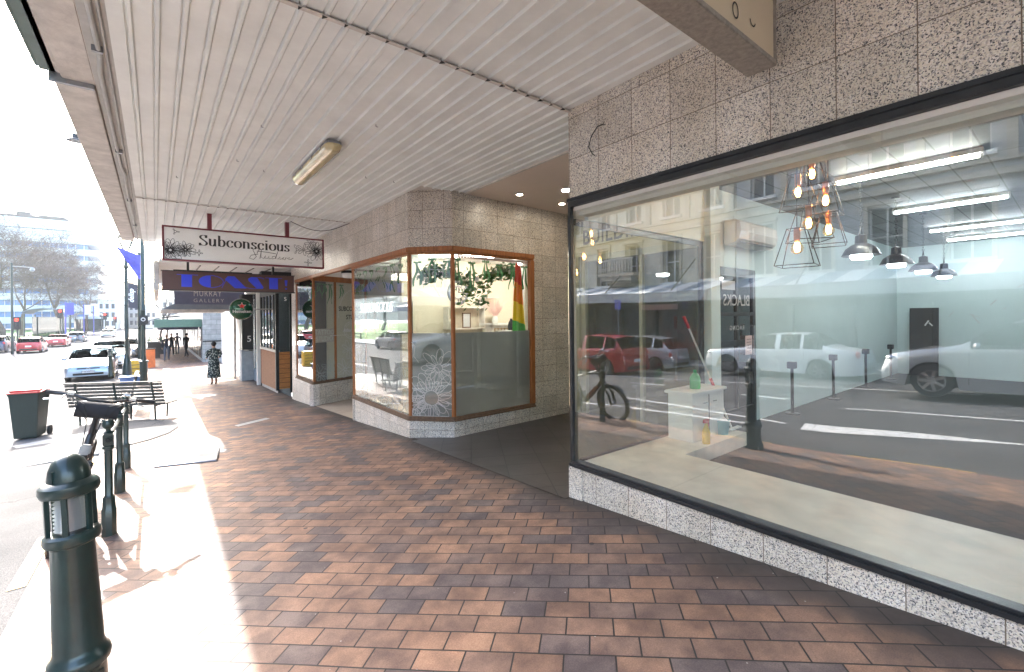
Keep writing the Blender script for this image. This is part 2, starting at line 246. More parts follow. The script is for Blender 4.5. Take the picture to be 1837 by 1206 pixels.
M = dict(
    granite_base=granite_mat("granite_base_tile", 1.0, .227, -5, .345, 9), brick=brick_mat(), granite=granite_mat("granite_tile"), granite_studio=granite_mat("granite_tile_studio", .97, 0, 1.065, .33, .275),
    asphalt=asphalt_mat("road_asphalt"), asphalt_light=asphalt_mat("patch_asphalt", (.11, .11, .11)),
    line_white=paint_line_mat("worn_white_line", (.62, .62, .60)), line_yellow=paint_line_mat("worn_yellow_line", (.66, .42, .08)),
    tile_dark=tile_mat("lobby_tile", (.075, .066, .062), (.03, .03, .03), .4, .4, .006, .38, 0, .12, rot=R(33)),
    canopy=pm("canopy_paint", (.77, .80, .785), .5, var=.10, scale=2.2, spec=.3), canopy_worn=pm("worn_canopy_paint", (.60, .57, .53), .7, var=.25, scale=5, bump=.2, bscale=30),
    gutter=pm("gutter_green", (.10, .16, .15), .5, var=.3), conduit=pm("conduit_grey", (.42, .42, .40), .5), dark_gap=pm("dark_gap", (.02, .02, .02), .9),
    black_paint=pm("black_frame_paint", (.022, .024, .026), .35, var=.4, scale=12, bump=.1, bscale=30), off_white=pm("off_white_paint", (.68, .66, .61), .55, var=.08),
    wall_cool=pm("cool_white_wall", (.66, .78, .78), .6, var=.06, scale=1.2), wall_cream=pm("cream_wall", (.74, .68, .56), .6, var=.06, scale=1.2),
    platform=tile_mat("cream_platform", (.80, .745, .65), (.50, .46, .40), 4, 1.2, .0025, .45, .5, .03, rot=R(90), bump=.1), carpet=pm("dark_carpet", (.028, .036, .036), .95, var=.3, scale=30),
    soffit=pm("soffit_plaster", (.66, .57, .50), .6, var=.04), timber=wood_mat("varnished_timber", (.36, .135, .045)), timber_dark=wood_mat("weathered_timber", (.17, .10, .06), rough=.7),
    timber_panel=wood_mat("orange_timber_panel", (.56, .22, .06), (3, 3, 30)), timber_sun=wood_mat("sun_toned_timber", (.30, .15, .08), (3, 3, 30), .8),  # timber_sun is the orange timber recoloured for its sunlit face
    green=pm("bollard_green", (.010, .028, .024), .30, var=.35, scale=7, bump=.04, bscale=25, coat=.25), black=pm("black_metal", (.016, .017, .02), .35, var=.3),
    rubber=pm("rubber", (.022, .022, .023), .75, var=.3, scale=30, bump=.3, bscale=80), chrome=pm("bright_metal", (.62, .63, .65), .22, 1, var=.1), steel=pm("dull_steel", (.30, .31, .33), .4, .8),
    bin_green=pm("bin_green", (.022, .036, .03), .5, var=.12), red=pm("bin_red", (.55, .03, .035), .45, var=.1), slat=wood_mat("weathered_slat", (.095, .085, .072), (1.2, 14, 14), .8), bench_green=pm("bench_green", (.03, .045, .04), .4),
    concrete=pm("concrete", (.34, .33, .31), .85, var=.25, scale=7, bump=.3, bscale=90), lid=pm("cover_concrete", (.36, .35, .33), .85, var=.25, scale=12, bump=.4, bscale=60), kerb=pm("kerb_stone", (.30, .29, .28), .85, var=.25, scale=6, bump=.2),
    maroon=pm("maroon_frame", (.17, .022, .035), .4, var=.15), sign_white=pm("sign_panel", (.86, .85, .83), .45, var=.05, scale=3), ink=pm("sign_ink", (.05, .045, .045), .6), toast_brown=pm("toast_brown", (.105, .052, .045), .5, var=.1),
    toast_blue=pm("toast_blue", (.035, .06, .72), .45, var=.08), slate_blue=pm("slate_awning", (.15, .17, .26), .75, var=.1), awning_grey=pm("awning_grey", (.25, .29, .34), .8, var=.15), lettering=pm("pale_lettering", (.62, .62, .62), .6, var=.02),
    awning_green=pm("awning_green", (.11, .19, .14), .8, var=.15), white=pm("white_paint", (.78, .78, .76), .5, var=.06), blue_tile=pm("blue_tile", (.24, .32, .40), .4, var=.2), dark_glassy=pm("dark_interior", (.02, .022, .025), .5),
    beige=pm("beige_mat", (.42, .34, .26), .9, var=.1), ribbon=pm("green_ribbon", (.06, .27, .09), .45, var=.25, scale=25), leaf=pm("garland_leaf", (.05, .17, .035), .55, var=.5, scale=30), leaf_light=pm("pale_leaf", (.14, .22, .05), .55, var=.4, scale=30),
    studio_wall=pm("studio_wall", (.70, .62, .50), .7, var=.06, scale=1), shelf=pm("shelf_board", (.72, .68, .62), .6), copper=pm("copper", (.62, .25, .14), .28, .9), cage=pm("cage_wire", (.05, .04, .03), .4, .5),
    cord=pm("black_cord", (.015, .015, .015), .7), plastic_white=pm("white_plastic", (.74, .74, .72), .4, var=.04), yellow=pm("yellow_plastic", (.75, .50, .05), .5), bottle_green=pm("green_bottle", (.03, .45, .10), .3), pink=pm("pink_paper", (.85, .60, .56), .8, var=.04),
    skin=pm("skin", (.46, .27, .19), .55, var=.08, scale=20), hair=pm("dark_hair", (.03, .022, .018), .7, scale=40), hair_grey=pm("grey_hair", (.45, .43, .42), .8, scale=40), navy=pm("navy_cloth", (.03, .035, .05), .85), denim=pm("denim", (.12, .15, .21), .9, scale=30), dark_cloth=pm("dark_cloth", (.025, .024, .028), .9), shoe=pm("shoe_leather", (.12, .08, .06), .6),
    floral=floral_mat("floral_dress"), stone=pm("painted_stone", (.60, .545, .44), .8, var=.14, scale=2, bump=.1), stone_dark=pm("moulding_stone", (.45, .40, .32), .8, var=.2), stone_grey=pm("grey_render", (.40, .40, .39), .8, var=.15, scale=2), win_dark=pm("far_window", (.05, .06, .075), .12, var=.3, scale=1),
    bark=pm("bark", (.11, .09, .075), .9, var=.3, scale=3, bump=.3, bscale=12), twig=pm("twig", (.125, .10, .085), .9, var=.3, scale=3), grass=pm("grass", (.10, .19, .035), .9, var=.3, scale=2), hill=pm("hill_bush", (.06, .09, .06), .95, var=.4, scale=.02),
    tower_white=pm("tower_band", (.42, .45, .46), .6, var=.05, scale=.4), tower_glass=pm("tower_window", (.10, .20, .42), .1, var=.35, scale=.15), far_wall=pm("far_render", (.50, .50, .50), .8, var=.15, scale=.3), block=tile_mat("concrete_block", (.33, .33, .32), (.20, .20, .20), .6, .3, .012, .85, .5, .1, True),
    red_lamp=emis("red_signal", (1, .02, .01), 1.2), banner_blue=pm("banner_blue", (.10, .10, .42), .7), banner_white=pm("banner_white", (.72, .68, .72), .7, var=.3, scale=3), banner_black=pm("banner_black", (.06, .06, .075), .7), orange=pm("orange_plastic", (.72, .17, .04), .5), planter_soil=pm("planter_box", (.06, .055, .05), .7), box_blue=pm("blue_box", (.12, .20, .42), .5),
    clear_bulb=emis("warm_bulb", (1, .62, .28), 1.6), filament=emis("filament", (1, .55, .2), 14), tube=emis("tube_light", (1, .97, .88), 14), tube_cool=emis("tube_light_cool", (.90, .95, 1), 12), pend_bulb=emis("pendant_bulb", (.95, 1, 1), 7), neon=emis("neon_white", (.92, .94, 1), .3), down=emis("downlight", (1, .88, .70), 16),
    diffuser=pm("yellowed_diffuser", (.58, .49, .28), .18, var=.2, scale=4, coat=.5), ceiling_dark=tile_mat("shop_ceiling", (.22, .23, .23), (.07, .07, .07), 1.2, .3, .008, .7), carbon=pm("bike_black", (.02, .02, .022), .3, coat=.3), bike_orange=pm("bike_orange", (.36, .11, .04), .35, coat=.3), tyre_tan=pm("tyre", (.03, .028, .026), .8, bump=.4, bscale=90),
)
M['glass'] = glass_mat("shop_window_glass", .12, 1.35, (.93, .96, .95), dirt=.06, warp=.011)
M['glass2'] = glass_mat("studio_window_glass", .10, 1.35, (.86, .9, .88), dirt=.02)
M['glass_side'] = glass_mat("side_window_glass", .03, 1.0, (.93, .93, .80))
M['glass_lobby'] = glass_mat("lobby_window_glass", .05, 1.2, (.95, .96, .95))
M['car_glass'] = glass_mat("car_window_glass", .10, 1.4, (.20, .24, .26))
M['lamp_glass'] = glass_mat("lamp_glass", .08, 1, (.85, .88, .86))
def frosted():
    m, n, l, b = nm("frosted_film"); n.remove(b)
    t = n.new('ShaderNodeBsdfTranslucent'); t.inputs[0].default_value = (.44, .47, .49, 1)
    d = n.new('ShaderNodeBsdfDiffuse'); d.inputs[0].default_value = (.38, .39, .39, 1)
    rf = n.new('ShaderNodeBsdfRefraction'); rf.inputs['IOR'].default_value = 1.01; rf.inputs['Roughness'].default_value = .32; rf.inputs[0].default_value = (.42, .45, .47, 1)
    a = n.new('ShaderNodeMixShader'); a.inputs[0].default_value = .45; l.new(t.outputs[0], a.inputs[1]); l.new(d.outputs[0], a.inputs[2])
    c = n.new('ShaderNodeMixShader'); c.inputs[0].default_value = .55; l.new(a.outputs[0], c.inputs[1]); l.new(rf.outputs[0], c.inputs[2])
    l.new(c.outputs[0], n['Material Output'].inputs[0]); return m
M['frost'] = frosted()
def car_paint(name, col, metal=.5): return pm(name, col, .3, metal, var=.04, scale=2, coat=1)

# ------------------------------------------------------------------ mesh helpers
class MB:
    def __init__(s): s.v = []; s.f = []; s.uv = []; s.mi = []; s.cm = 0
    def quad(s, a, b, c, d, uv=None):
        i = len(s.v); s.v += [tuple(a), tuple(b), tuple(c), tuple(d)]; s.f.append((i, i + 1, i + 2, i + 3)); s.mi.append(s.cm)
        s.uv.append(uv or ((0, 0), (1, 0), (1, 1), (0, 1))); return s
    def poly(s, pts, uv=None):
        i = len(s.v); s.v += [tuple(p) for p in pts]; s.f.append(tuple(range(i, i + len(pts)))); s.mi.append(s.cm); s.uv.append(uv or tuple((p[0], p[1]) for p in pts)); return s
    def raw(s, vs, fs):
        i = len(s.v); s.v += [tuple(p) for p in vs]
        for f in fs: s.f.append(tuple(i + k for k in f)); s.mi.append(s.cm); s.uv.append(tuple((vs[k][0], vs[k][1]) for k in f))
        return s
    def box(s, x0, x1, y0, y1, z0, z1, M4=None):
        P = [Vector(p) for p in ((x0, y0, z0), (x1, y0, z0), (x1, y1, z0), (x0, y1, z0), (x0, y0, z1), (x1, y0, z1), (x1, y1, z1), (x0, y1, z1))]
        i = len(s.v); s.v += [tuple(M4 @ p if M4 else p) for p in P]
        for f in ((0, 3, 2, 1), (4, 5, 6, 7), (0, 1, 5, 4), (1, 2, 6, 5), (2, 3, 7, 6), (3, 0, 4, 7)):
            s.f.append(tuple(i + k for k in f)); s.mi.append(s.cm)
            ax = (f[0], f[1])
            if f in ((0, 3, 2, 1), (4, 5, 6, 7)): s.uv.append(tuple((P[k].x, P[k].y) for k in f))
            elif f in ((0, 1, 5, 4), (2, 3, 7, 6)): s.uv.append(tuple((P[k].x, P[k].z) for k in f))
            else: s.uv.append(tuple((P[k].y, P[k].z) for k in f))
        return s
    def boxc(s, c, d, rz=0, rx=0, ry=0):
        m = Matrix.Translation(Vector(c)) @ Matrix.Rotation(rz, 4, 'Z') @ Matrix.Rotation(ry, 4, 'Y') @ Matrix.Rotation(rx, 4, 'X')
        return s.box(-d[0] / 2, d[0] / 2, -d[1] / 2, d[1] / 2, -d[2] / 2, d[2] / 2, m)
    def tube(s, path, r, n=6, caps=True):
        path = [Vector(p) for p in path]
        if isinstance(r, (int, float)): r = [r] * len(path)
        base = len(s.v); prev = None
        for k, p in enumerate(path):
            d = (path[min(k + 1, len(path) - 1)] - path[max(k - 1, 0)])
            if d.length < 1e-9: d = Vector((0, 0, 1))
            d.normalize()
            if prev is None:
                u = d.cross(Vector((0, 0, 1)))
                if u.length < .05: u = d.cross(Vector((1, 0, 0)))
            else: u = prev - d * prev.dot(d)
            u.normalize(); prev = u; vv = d.cross(u)
            for j in range(n):
                a = 2 * PI * j / n; s.v.append(tuple(p + (u * math.cos(a) + vv * math.sin(a)) * r[k]))
        for k in range(len(path) - 1):
            for j in range(n):
                a = base + k * n + j; b2 = base + k * n + (j + 1) % n
                s.f.append((a, b2, b2 + n, a + n)); s.mi.append(s.cm); s.uv.append(((0, 0),) * 4)
        if caps:
            s.f.append(tuple(base + j for j in reversed(range(n)))); s.mi.append(s.cm); s.uv.append(((0, 0),) * n)
            s.f.append(tuple(base + (len(path) - 1) * n + j for j in range(n))); s.mi.append(s.cm); s.uv.append(((0, 0),) * n)
        return s
    def lathe(s, prof, c=(0, 0, 0), n=24, M4=None, ph=0):
        base = len(s.v)
        for (r, z) in prof:
            for j in range(n):
                a = 2 * PI * j / n + ph; p = Vector((r * math.cos(a), r * math.sin(a), z))
                if M4: p = M4 @ p
                s.v.append((p.x + c[0], p.y + c[1], p.z + c[2]))
        for k in range(len(prof) - 1):
            for j in range(n):
                a = base + k * n + j; b2 = base + k * n + (j + 1) % n
                s.f.append((a, b2, b2 + n, a + n)); s.mi.append(s.cm); s.uv.append(((0, 0),) * 4)
        s.f.append(tuple(base + j for j in reversed(range(n)))); s.mi.append(s.cm); s.uv.append(((0, 0),) * n)
        s.f.append(tuple(base + (len(prof) - 1) * n + j for j in range(n))); s.mi.append(s.cm); s.uv.append(((0, 0),) * n)
        return s
    def torus(s, c, R0, r, axis='y', n=32, k=8, M4=None):
        base = len(s.v)
        for i in range(n):
            a = 2 * PI * i / n
            for j in range(k):
                b2 = 2 * PI * j / k; q = R0 + r * math.cos(b2); h = r * math.sin(b2)
                p = {'y': (q * math.cos(a), h, q * math.sin(a)), 'z': (q * math.cos(a), q * math.sin(a), h), 'x': (h, q * math.cos(a), q * math.sin(a))}[axis]
                p = Vector(p) + Vector(c)
                s.v.append(tuple(M4 @ p if M4 else p))
        for i in range(n):
            for j in range(k):
                a = base + i * k + j; b2 = base + i * k + (j + 1) % k; c2 = base + ((i + 1) % n) * k + (j + 1) % k; d = base + ((i + 1) % n) * k + j
                s.f.append((a, b2, c2, d)); s.mi.append(s.cm); s.uv.append(((0, 0),) * 4)
        return s
    def sphere(s, c, r, n=16, k=10, sc=(1, 1, 1)):
        prof = [(max(1e-4, r * math.sin(PI * i / k)), -r * math.cos(PI * i / k)) for i in range(k + 1)]
        base = len(s.v); s.lathe(prof, (0, 0, 0), n)
        for i in range(base, len(s.v)):
            p = s.v[i]; s.v[i] = (p[0] * sc[0] + c[0], p[1] * sc[1] + c[1], p[2] * sc[2] + c[2])
        return s
    def prism(s, poly, z0, z1):
        n = len(poly); ar = sum(poly[i][0] * poly[(i + 1) % n][1] - poly[(i + 1) % n][0] * poly[i][1] for i in range(n))
        if ar < 0: poly = poly[::-1]
        s.poly([(p[0], p[1], z1) for p in poly]); s.poly([(p[0], p[1], z0) for p in reversed(poly)])
        for i in range(n):
            a = poly[i]; b2 = poly[(i + 1) % n]; L = math.dist(a, b2)
            s.quad((a[0], a[1], z0), (b2[0], b2[1], z0), (b2[0], b2[1], z1), (a[0], a[1], z1), ((0, z0), (L, z0), (L, z1), (0, z1)))
        return s
    def wall(s, p0, p1, z0, z1, t=.1, u0=0, zf=None):
        """vertical slab from p0 to p1 (plan); its outer face is on the left of p0->p1 ; thickness goes right. z0 may be a function"""
        d = Vector((p1[0] - p0[0], p1[1] - p0[1])); L = d.length; d.normalize(); nrm = Vector((d.y, -d.x)) * t
        za, zb = (z0(*p0), z0(*p1)) if callable(z0) else (z0, z0)
        ya, yb = (z1, z1) if not isinstance(z1, tuple) else z1
        a0 = (p0[0], p0[1]); a1 = (p1[0], p1[1]); b0 = (p0[0] + nrm.x, p0[1] + nrm.y); b1 = (p1[0] + nrm.x, p1[1] + nrm.y)
        P = lambda q, z: (q[0], q[1], z)
        uu = ((u0 + L, zb), (u0, za), (u0, ya), (u0 + L, yb))
        s.quad(P(a1, zb), P(a0, za), P(a0, ya), P(a1, yb), uu)
        s.quad(P(b0, za), P(b1, zb), P(b1, yb), P(b0, ya), ((u0, za), (u0 + L, zb), (u0 + L, yb), (u0, ya)))
        s.quad(P(a0, ya), P(b0, ya), P(b1, yb), P(a1, yb), ((u0, ya), (u0, ya + t), (u0 + L, ya + t), (u0 + L, ya)))
        s.quad(P(a1, zb), P(b1, zb), P(b0, za), P(a0, za))
        s.quad(P(a0, za), P(b0, za), P(b0, ya), P(a0, ya), ((0, za), (t, za), (t, ya), (0, ya)))
        s.quad(P(b1, zb), P(a1, zb), P(a1, yb), P(b1, yb), ((0, zb), (t, zb), (t, yb), (0, yb)))
        return s
    def build(s, name, mats, parent=None, smooth=False, bevel=0, label=None):
        me = bpy.data.meshes.new(name); me.from_pydata(s.v, [], s.f)
        ul = me.uv_layers.new(name="UVMap"); k = 0
        flat = []
        for u in s.uv:
            for q in u: flat += [q[0], q[1]]
        ul.data.foreach_set('uv', flat)
        mats = mats if isinstance(mats, (list, tuple)) else [mats]
        for m_ in mats: me.materials.append(M[m_] if isinstance(m_, str) else m_)
        me.polygons.foreach_set('material_index', s.mi)
        if smooth:
            me.polygons.foreach_set('use_smooth', [True] * len(me.polygons))
            try: me.set_sharp_from_angle(angle=R(smooth if smooth is not True else 38))
            except Exception: pass
        me.update()
        o = bpy.data.objects.new(name, me); COL.objects.link(o)
        if parent: o.parent = parent
        if bevel:
            bm = bmesh.new(); bm.from_mesh(me); bmesh.ops.remove_doubles(bm, verts=bm.verts, dist=1e-5)
            bmesh.ops.bevel(bm, geom=[e for e in bm.edges if len(e.link_faces) == 2 and e.calc_face_angle(0) > .5], offset=bevel, segments=2, affect='EDGES'); bm.to_mesh(me); bm.free()
        if label: o['label'] = label
        return o
def tag(o, label, cat, group=None):
    o['label'] = label; o['category'] = cat
    if group: o['group'] = group
    return o
def thing(name, label, cat, loc=(0, 0, 0), rz=0, group=None, rx=0):
    o = bpy.data.objects.new(name, None); COL.objects.link(o); o.empty_display_size = .2
    o.location = loc; o.rotation_euler = (rx, 0, rz)
    return tag(o, label, cat, group)
def struct(o): o['kind'] = 'structure'; return o
def dup(root, loc, rz=None, label=None, group=None):
    def cp(o, par):
        c = o.copy(); COL.objects.link(c)
        if par: c.parent = par
        for ch in [x for x in KIDS.get(o, [])]: cp(ch, c)
        return c
    KIDS = {}
    for o in COL.objects:
        if o.parent: KIDS.setdefault(o.parent, []).append(o)
    r = cp(root, None); r.location = loc
    if rz is not None: r.rotation_euler = (r.rotation_euler[0], r.rotation_euler[1], rz)
    if label: r['label'] = label
    if group: r['group'] = group
    return r
def text_obj(txt, size, name, mat, parent, M4, ext=.002, off=0, shear=0, spacing=1.0, align='CENTER', sx=1.0, label=None):
    cu = bpy.data.curves.new('txt', 'FONT'); cu.body = txt; cu.size = size; cu.extrude = ext; cu.offset = off; cu.shear = shear; cu.space_character = spacing
    cu.align_x = align; cu.align_y = 'CENTER'; cu.resolution_u = 3
    t = bpy.data.objects.new('txt', cu); COL.objects.link(t)
    bpy.context.view_layer.update()
    dg = bpy.context.evaluated_depsgraph_get()
    me = bpy.data.meshes.new_from_object(t.evaluated_get(dg)); COL.objects.unlink(t); bpy.data.objects.remove(t)
    me.transform(M4 @ Matrix.Scale(sx, 4, (1, 0, 0))); me.materials.clear(); me.materials.append(M[mat] if isinstance(mat, str) else mat); me.name = name
    o = bpy.data.objects.new(name, me); COL.objects.link(o); o.parent = parent
    if label: o['label'] = label
    return o
def frame(o, u, v):
    """matrix that takes text x,y,z to u, v, u x v at o"""
    u = Vector(u).normalized(); v = Vector(v).normalized(); w_ = u.cross(v)
    return Matrix(((u.x, v.x, w_.x, o[0]), (u.y, v.y, w_.y, o[1]), (u.z, v.z, w_.z, o[2]), (0, 0, 0, 1)))
def ribbon(mb, pts, F, w0, w1=None, lift=.003):
    """flat inked stroke through 2D pts in frame F; w1 = width of vertical parts (nib), w0 = of horizontal parts"""
    w1 = w1 or w0; L = []; Rr = []
    for i, p in enumerate(pts):
        a = pts[max(0, i - 1)]; b2 = pts[min(len(pts) - 1, i + 1)]; d = Vector((b2[0] - a[0], b2[1] - a[1]))
        if d.length < 1e-9: d = Vector((1, 0))
        d.normalize(); ww = (w0 + (w1 - w0) * abs(d.y) ** 1.5) / 2; nn = Vector((-d.y, d.x)) * ww
        L.append(F @ Vector((p[0] + nn.x, p[1] + nn.y, lift))); Rr.append(F @ Vector((p[0] - nn.x, p[1] - nn.y, lift)))
    for i in range(len(pts) - 1): mb.quad(Rr[i], Rr[i + 1], L[i + 1], L[i])
def arc(cx, cy_, rx, ry, a0, a1, n=14):
    return [(cx + rx * math.cos(R(a0 + (a1 - a0) * i / n)), cy_ + ry * math.sin(R(a0 + (a1 - a0) * i / n))) for i in range(n + 1)]
def flower(mb, F, cx, cy_, r, petals=9, w_=.004, core=.25, clip=None, layers=2, seed=1):
    rg = random.Random(seed)
    for la in range(layers):
        for k in range(petals):
            a = 2 * PI * k / petals + la * PI / petals + rg.uniform(-.12, .12); L = r * (1 - .32 * la) * rg.uniform(.85, 1.12); wd = L * rg.uniform(.17, .26)
            ca, sa = math.cos(a), math.sin(a); pts = []
            for i in range(17):
                t = i / 16; u = math.sin(t * PI) * (L - r * core) + r * core; v = -math.cos(t * PI) * wd * (math.sin(t * PI) ** .5 + .12)
                x, y = cx + ca * u - sa * v, cy_ + sa * u + ca * v
                if clip: x = min(max(x, clip[0]), clip[1]); y = min(max(y, clip[2]), clip[3])
                pts.append((x, y))
            ribbon(mb, pts, F, w_)
    pts = arc(cx, cy_, r * core, r * core, 0, 360, 20)
    if clip: pts = [(min(max(x, clip[0]), clip[1]), min(max(y, clip[2]), clip[3])) for x, y in pts]
    ribbon(mb, pts, F, w_)

# ================================================================== GROUND
def ground_sheet(name, x0, x1, ys, zoff, mat, nx=1, zf=G, lab=None):
    mb = MB(); xs = [x0 + (x1 - x0) * i / nx for i in range(nx + 1)]
    for j in range(len(ys) - 1):
        for i in range(nx):
            q = [(xs[i], ys[j]), (xs[i + 1], ys[j]), (xs[i + 1], ys[j + 1]), (xs[i], ys[j + 1])]
            mb.quad(*[(x, y, zf(x, y) + zoff) for x, y in q], uv=q)
    return struct(mb.build(name, mat))
YS = [-40, -30, -20, -10, -6, -3, 0, 1.5, 3, 4.6, 6.3, 7.5, 8.8, 10.2, 11.6, 13.3, 16, 20, 26, 37, 50, 70, 95, 120, 160, 240]
RD = lambda x, y: A(y) - .193 - .012 * min(max(-x - .62, 0), 4)
fp = MB()
for j in range(len(YS) - 1):
    y0, y1 = YS[j], YS[j + 1]
    for xa, xb in ((KX, .6), (.6, 1.8), (1.8, 3.06)):
        q = [(xa, y0), (xb, y0), (xb, y1), (xa, y1)]; fp.quad(*[(x, y, G(x, y)) for x, y in q], uv=q)
    fp.quad((KX, y1, RD(KX, y1) - .1), (KX, y0, RD(KX, y0) - .1), (KX, y0, G(KX, y0)), (KX, y1, G(KX, y1)))
struct(fp.build("footpath", 'brick'))
ground_sheet("road", -12.4, KX - .003, YS, 0, 'asphalt', 3, lambda x, y: RD(x, y))
far_fp = MB()
for j in range(len(YS) - 1):
    y0, y1 = YS[j], YS[j + 1]; q = [(-16, y0), (-12.4, y0), (-12.4, y1), (-16, y1)]
    far_fp.quad(*[(x, y, RD(x, y) + .13) for x, y in q], uv=q)
    far_fp.quad((-12.4, y0, RD(-12.4, y0) - .1), (-12.4, y1, RD(-12.4, y1) - .1), (-12.4, y1, RD(-12.4, y1) + .13), (-12.4, y0, RD(-12.4, y0) + .13))
struct(far_fp.build("far_footpath", 'concrete'))
gb = MB(); gb.quad((-900, -60, -3.6), (900, -60, -3.6), (900, 1800, -3.6), (-900, 1800, -3.6), ((-900, -60), (900, -60), (900, 1800), (-900, 1800)))
struct(gb.build("ground", 'concrete'))
pk = MB()
for y0, y1 in ((52, 70), (70, 95), (95, 120), (120, 160), (160, 240)):
    pk.quad((-90, y0, A(y0) + .0), (-16, y0, A(y0) - .1), (-16, y1, A(y1) - .1), (-90, y1, A(y1) + .0))
struct(pk.build("park_lawn", 'grass'))
# kerb build-out with its asphalt patch
bo = MB(); outline = [(KX - .004, 10.2), (-3.2, 10.35), (-3.55, 10.7), (-3.6, 19.5), (-3.1, 20.4), (KX - .004, 21.2)]
def gz(x, y): return A(y) - .045 * (3 - x) + .012
rows = [(10.2, -3.25), (10.7, -3.55), (12, -3.6), (14, -3.6), (16, -3.6), (18, -3.6), (19.5, -3.6), (20.6, -3.0), (21.2, -1.4)]
for (ya, xa), (yb, xb) in zip(rows, rows[1:]):
    bo.quad((xa, ya, gz(xa, ya)), (KX - .004, ya, gz(KX, ya)), (KX - .004, yb, gz(KX, yb)), (xb, yb, gz(xb, yb)), ((xa, ya), (KX, ya), (KX, yb), (xb, yb)))
    bo.quad((xa, yb if False else ya, gz(xa, ya) - .4), (xa, ya, gz(xa, ya)), (xb, yb, gz(xb, yb)), (xb, yb, gz(xb, yb) - .4))
bo.quad((-3.25, 10.2, -2.8), (KX, 10.2, -2.8), (KX, 10.2, gz(KX, 10.2)), (-3.25, 10.2, gz(-3.25, 10.2)))
struct(bo.build("footpath_buildout", 'lid'))
ap = MB(); pts = [(-3.4, 10.5)] + [(x, y) for x, y in ((-.45, 10.45), (-.1, 10.7), (.2, 11.15), (.36, 11.8), (.38, 12.5), (.28, 13.1), (0, 13.7), (-.4, 14.2))] + [(-3.4, 15.6)]
for i in range(1, len(pts) - 2):
    tri = [(-3.4, 12.5), pts[i], pts[i + 1]]; ap.poly([(x, y, gz(x, y) + .006) for x, y in tri])
ap.poly([(x, y, gz(x, y) + .006) for x, y in ((-3.4, 10.5), (-.45, 10.45), (-3.4, 12.5))]); ap.poly([(x, y, gz(x, y) + .006) for x, y in ((-3.4, 12.5), (-.4, 14.2), (-3.4, 15.6))])
struct(ap.build("asphalt_patch", 'asphalt_light'))
# kerb header course and drain slot
hd = MB()
for j in range(len(YS) - 1):
    y0, y1 = YS[j], YS[j + 1]
    if y1 > 10.3: break
    hd.quad((KX - .12, y0, G(KX, y0) - .006), (KX - .002, y0, G(KX, y0) - .002), (KX - .002, y1, G(KX, y1) - .002), (KX - .12, y1, G(KX, y1) - .006))
    hd.quad((KX - .12, y1, G(KX, y1) - .3), (KX - .12, y0, G(KX, y0) - .3), (KX - .12, y0, G(KX, y0) - .006), (KX - .12, y1, G(KX, y1) - .006))
struct(hd.build("kerb", tile_mat("kerb_header_brick", (.26, .14, .10), (.06, .05, .05), .12, .23, .006, .7)))
# road markings
def mark(mb, poly):
    mb.poly([(x, y, RD(x, y) + .005) for x, y in poly])
wm = MB(); ym = MB()
for k in range(-4, 5):
    y0 = .72 + k * 2.05
    if y0 < 10: mark(ym, [(-.86, y0), (-.76, y0), (-.76, min(y0 + 1.15, 10.1)), (-.86, min(y0 + 1.15, 10.1))])
for (a0, b0, a1, b1, ww) in ((-4.82, -12, -4.9, 3.0, .10), (-8.0, 30, -8.0, 10, .10), (-8.0, 10, -8.5, -14, .10), (-2.05, 3.5, -2.05, 10.0, .12), (-3.3, 7.2, -2.5, 3.2, .10), (-3.3, 40, -3.3, 21.5, .10), (-6.4, 9.4, -6.4, 8.2, .12), (-5.6, 5.4, -5.5, 4.3, .12), (-6.4, 15, -6.4, 13.8, .12), (-6.4, 21, -6.4, 19.8, .12), (-6.4, 27, -6.4, 25.8, .12)):
    n_ = 6
    for i in range(n_):
        t0, t1 = i / n_, (i + 1) / n_
        p = (a0 + (a1 - a0) * t0, b0 + (b1 - b0) * t0); q = (a0 + (a1 - a0) * t1, b0 + (b1 - b0) * t1)
        if p[1] < q[1]: p, q = q, p
        mark(wm, [(q[0] - ww / 2, q[1]), (q[0] + ww / 2, q[1]), (p[0] + ww / 2, p[1]), (p[0] - ww / 2, p[1])])
mark(wm, [(-2.80, 3.0), (-2.14, 2.85), (-2.44, 1.5), (-2.86, 1.5)]); mark(wm, [(-2.86, 1.5), (-2.44, 1.5), (-2.86, .35)])
struct(wm.build("road_lines_white", 'line_white')); struct(ym.build("road_lines_yellow", 'line_yellow'))
# shop lobby floor
lf = MB(); LZ = lambda x, y: -1.66 - .045 * max(0, min(y, 6.4) - 2.9) + .006
for (a0, a1) in ((2.9, 4.4), (4.4, 6.25)):
    lf.quad((3.04 if a0 < 3 else 3.04, a0, A(a0) + .004), (6.2, a0, A(a0) + .02), (6.2, a1, A(a1) + .02), (3.04, a1, A(a1) + .004))
lf.quad((2.93, 2.95, G(2.93, 2.95) + .005), (3.04, 2.95, A(2.95) + .004), (3.04, 6.1, A(6.1) + .004), (2.93, 6.1, G(2.93, 6.1) + .005))
struct(lf.build("lobby_floor", 'tile_dark'))
tl_ = MB(); tl_.quad((3.03, 8.7, A(8.7) + .006), (5.2, 8.7, A(8.7) + .04), (5.2, 12.3, A(12.3) + .04), (3.03, 12.3, A(12.3) + .006))
struct(tl_.build("doorway_floor", 'beige'))

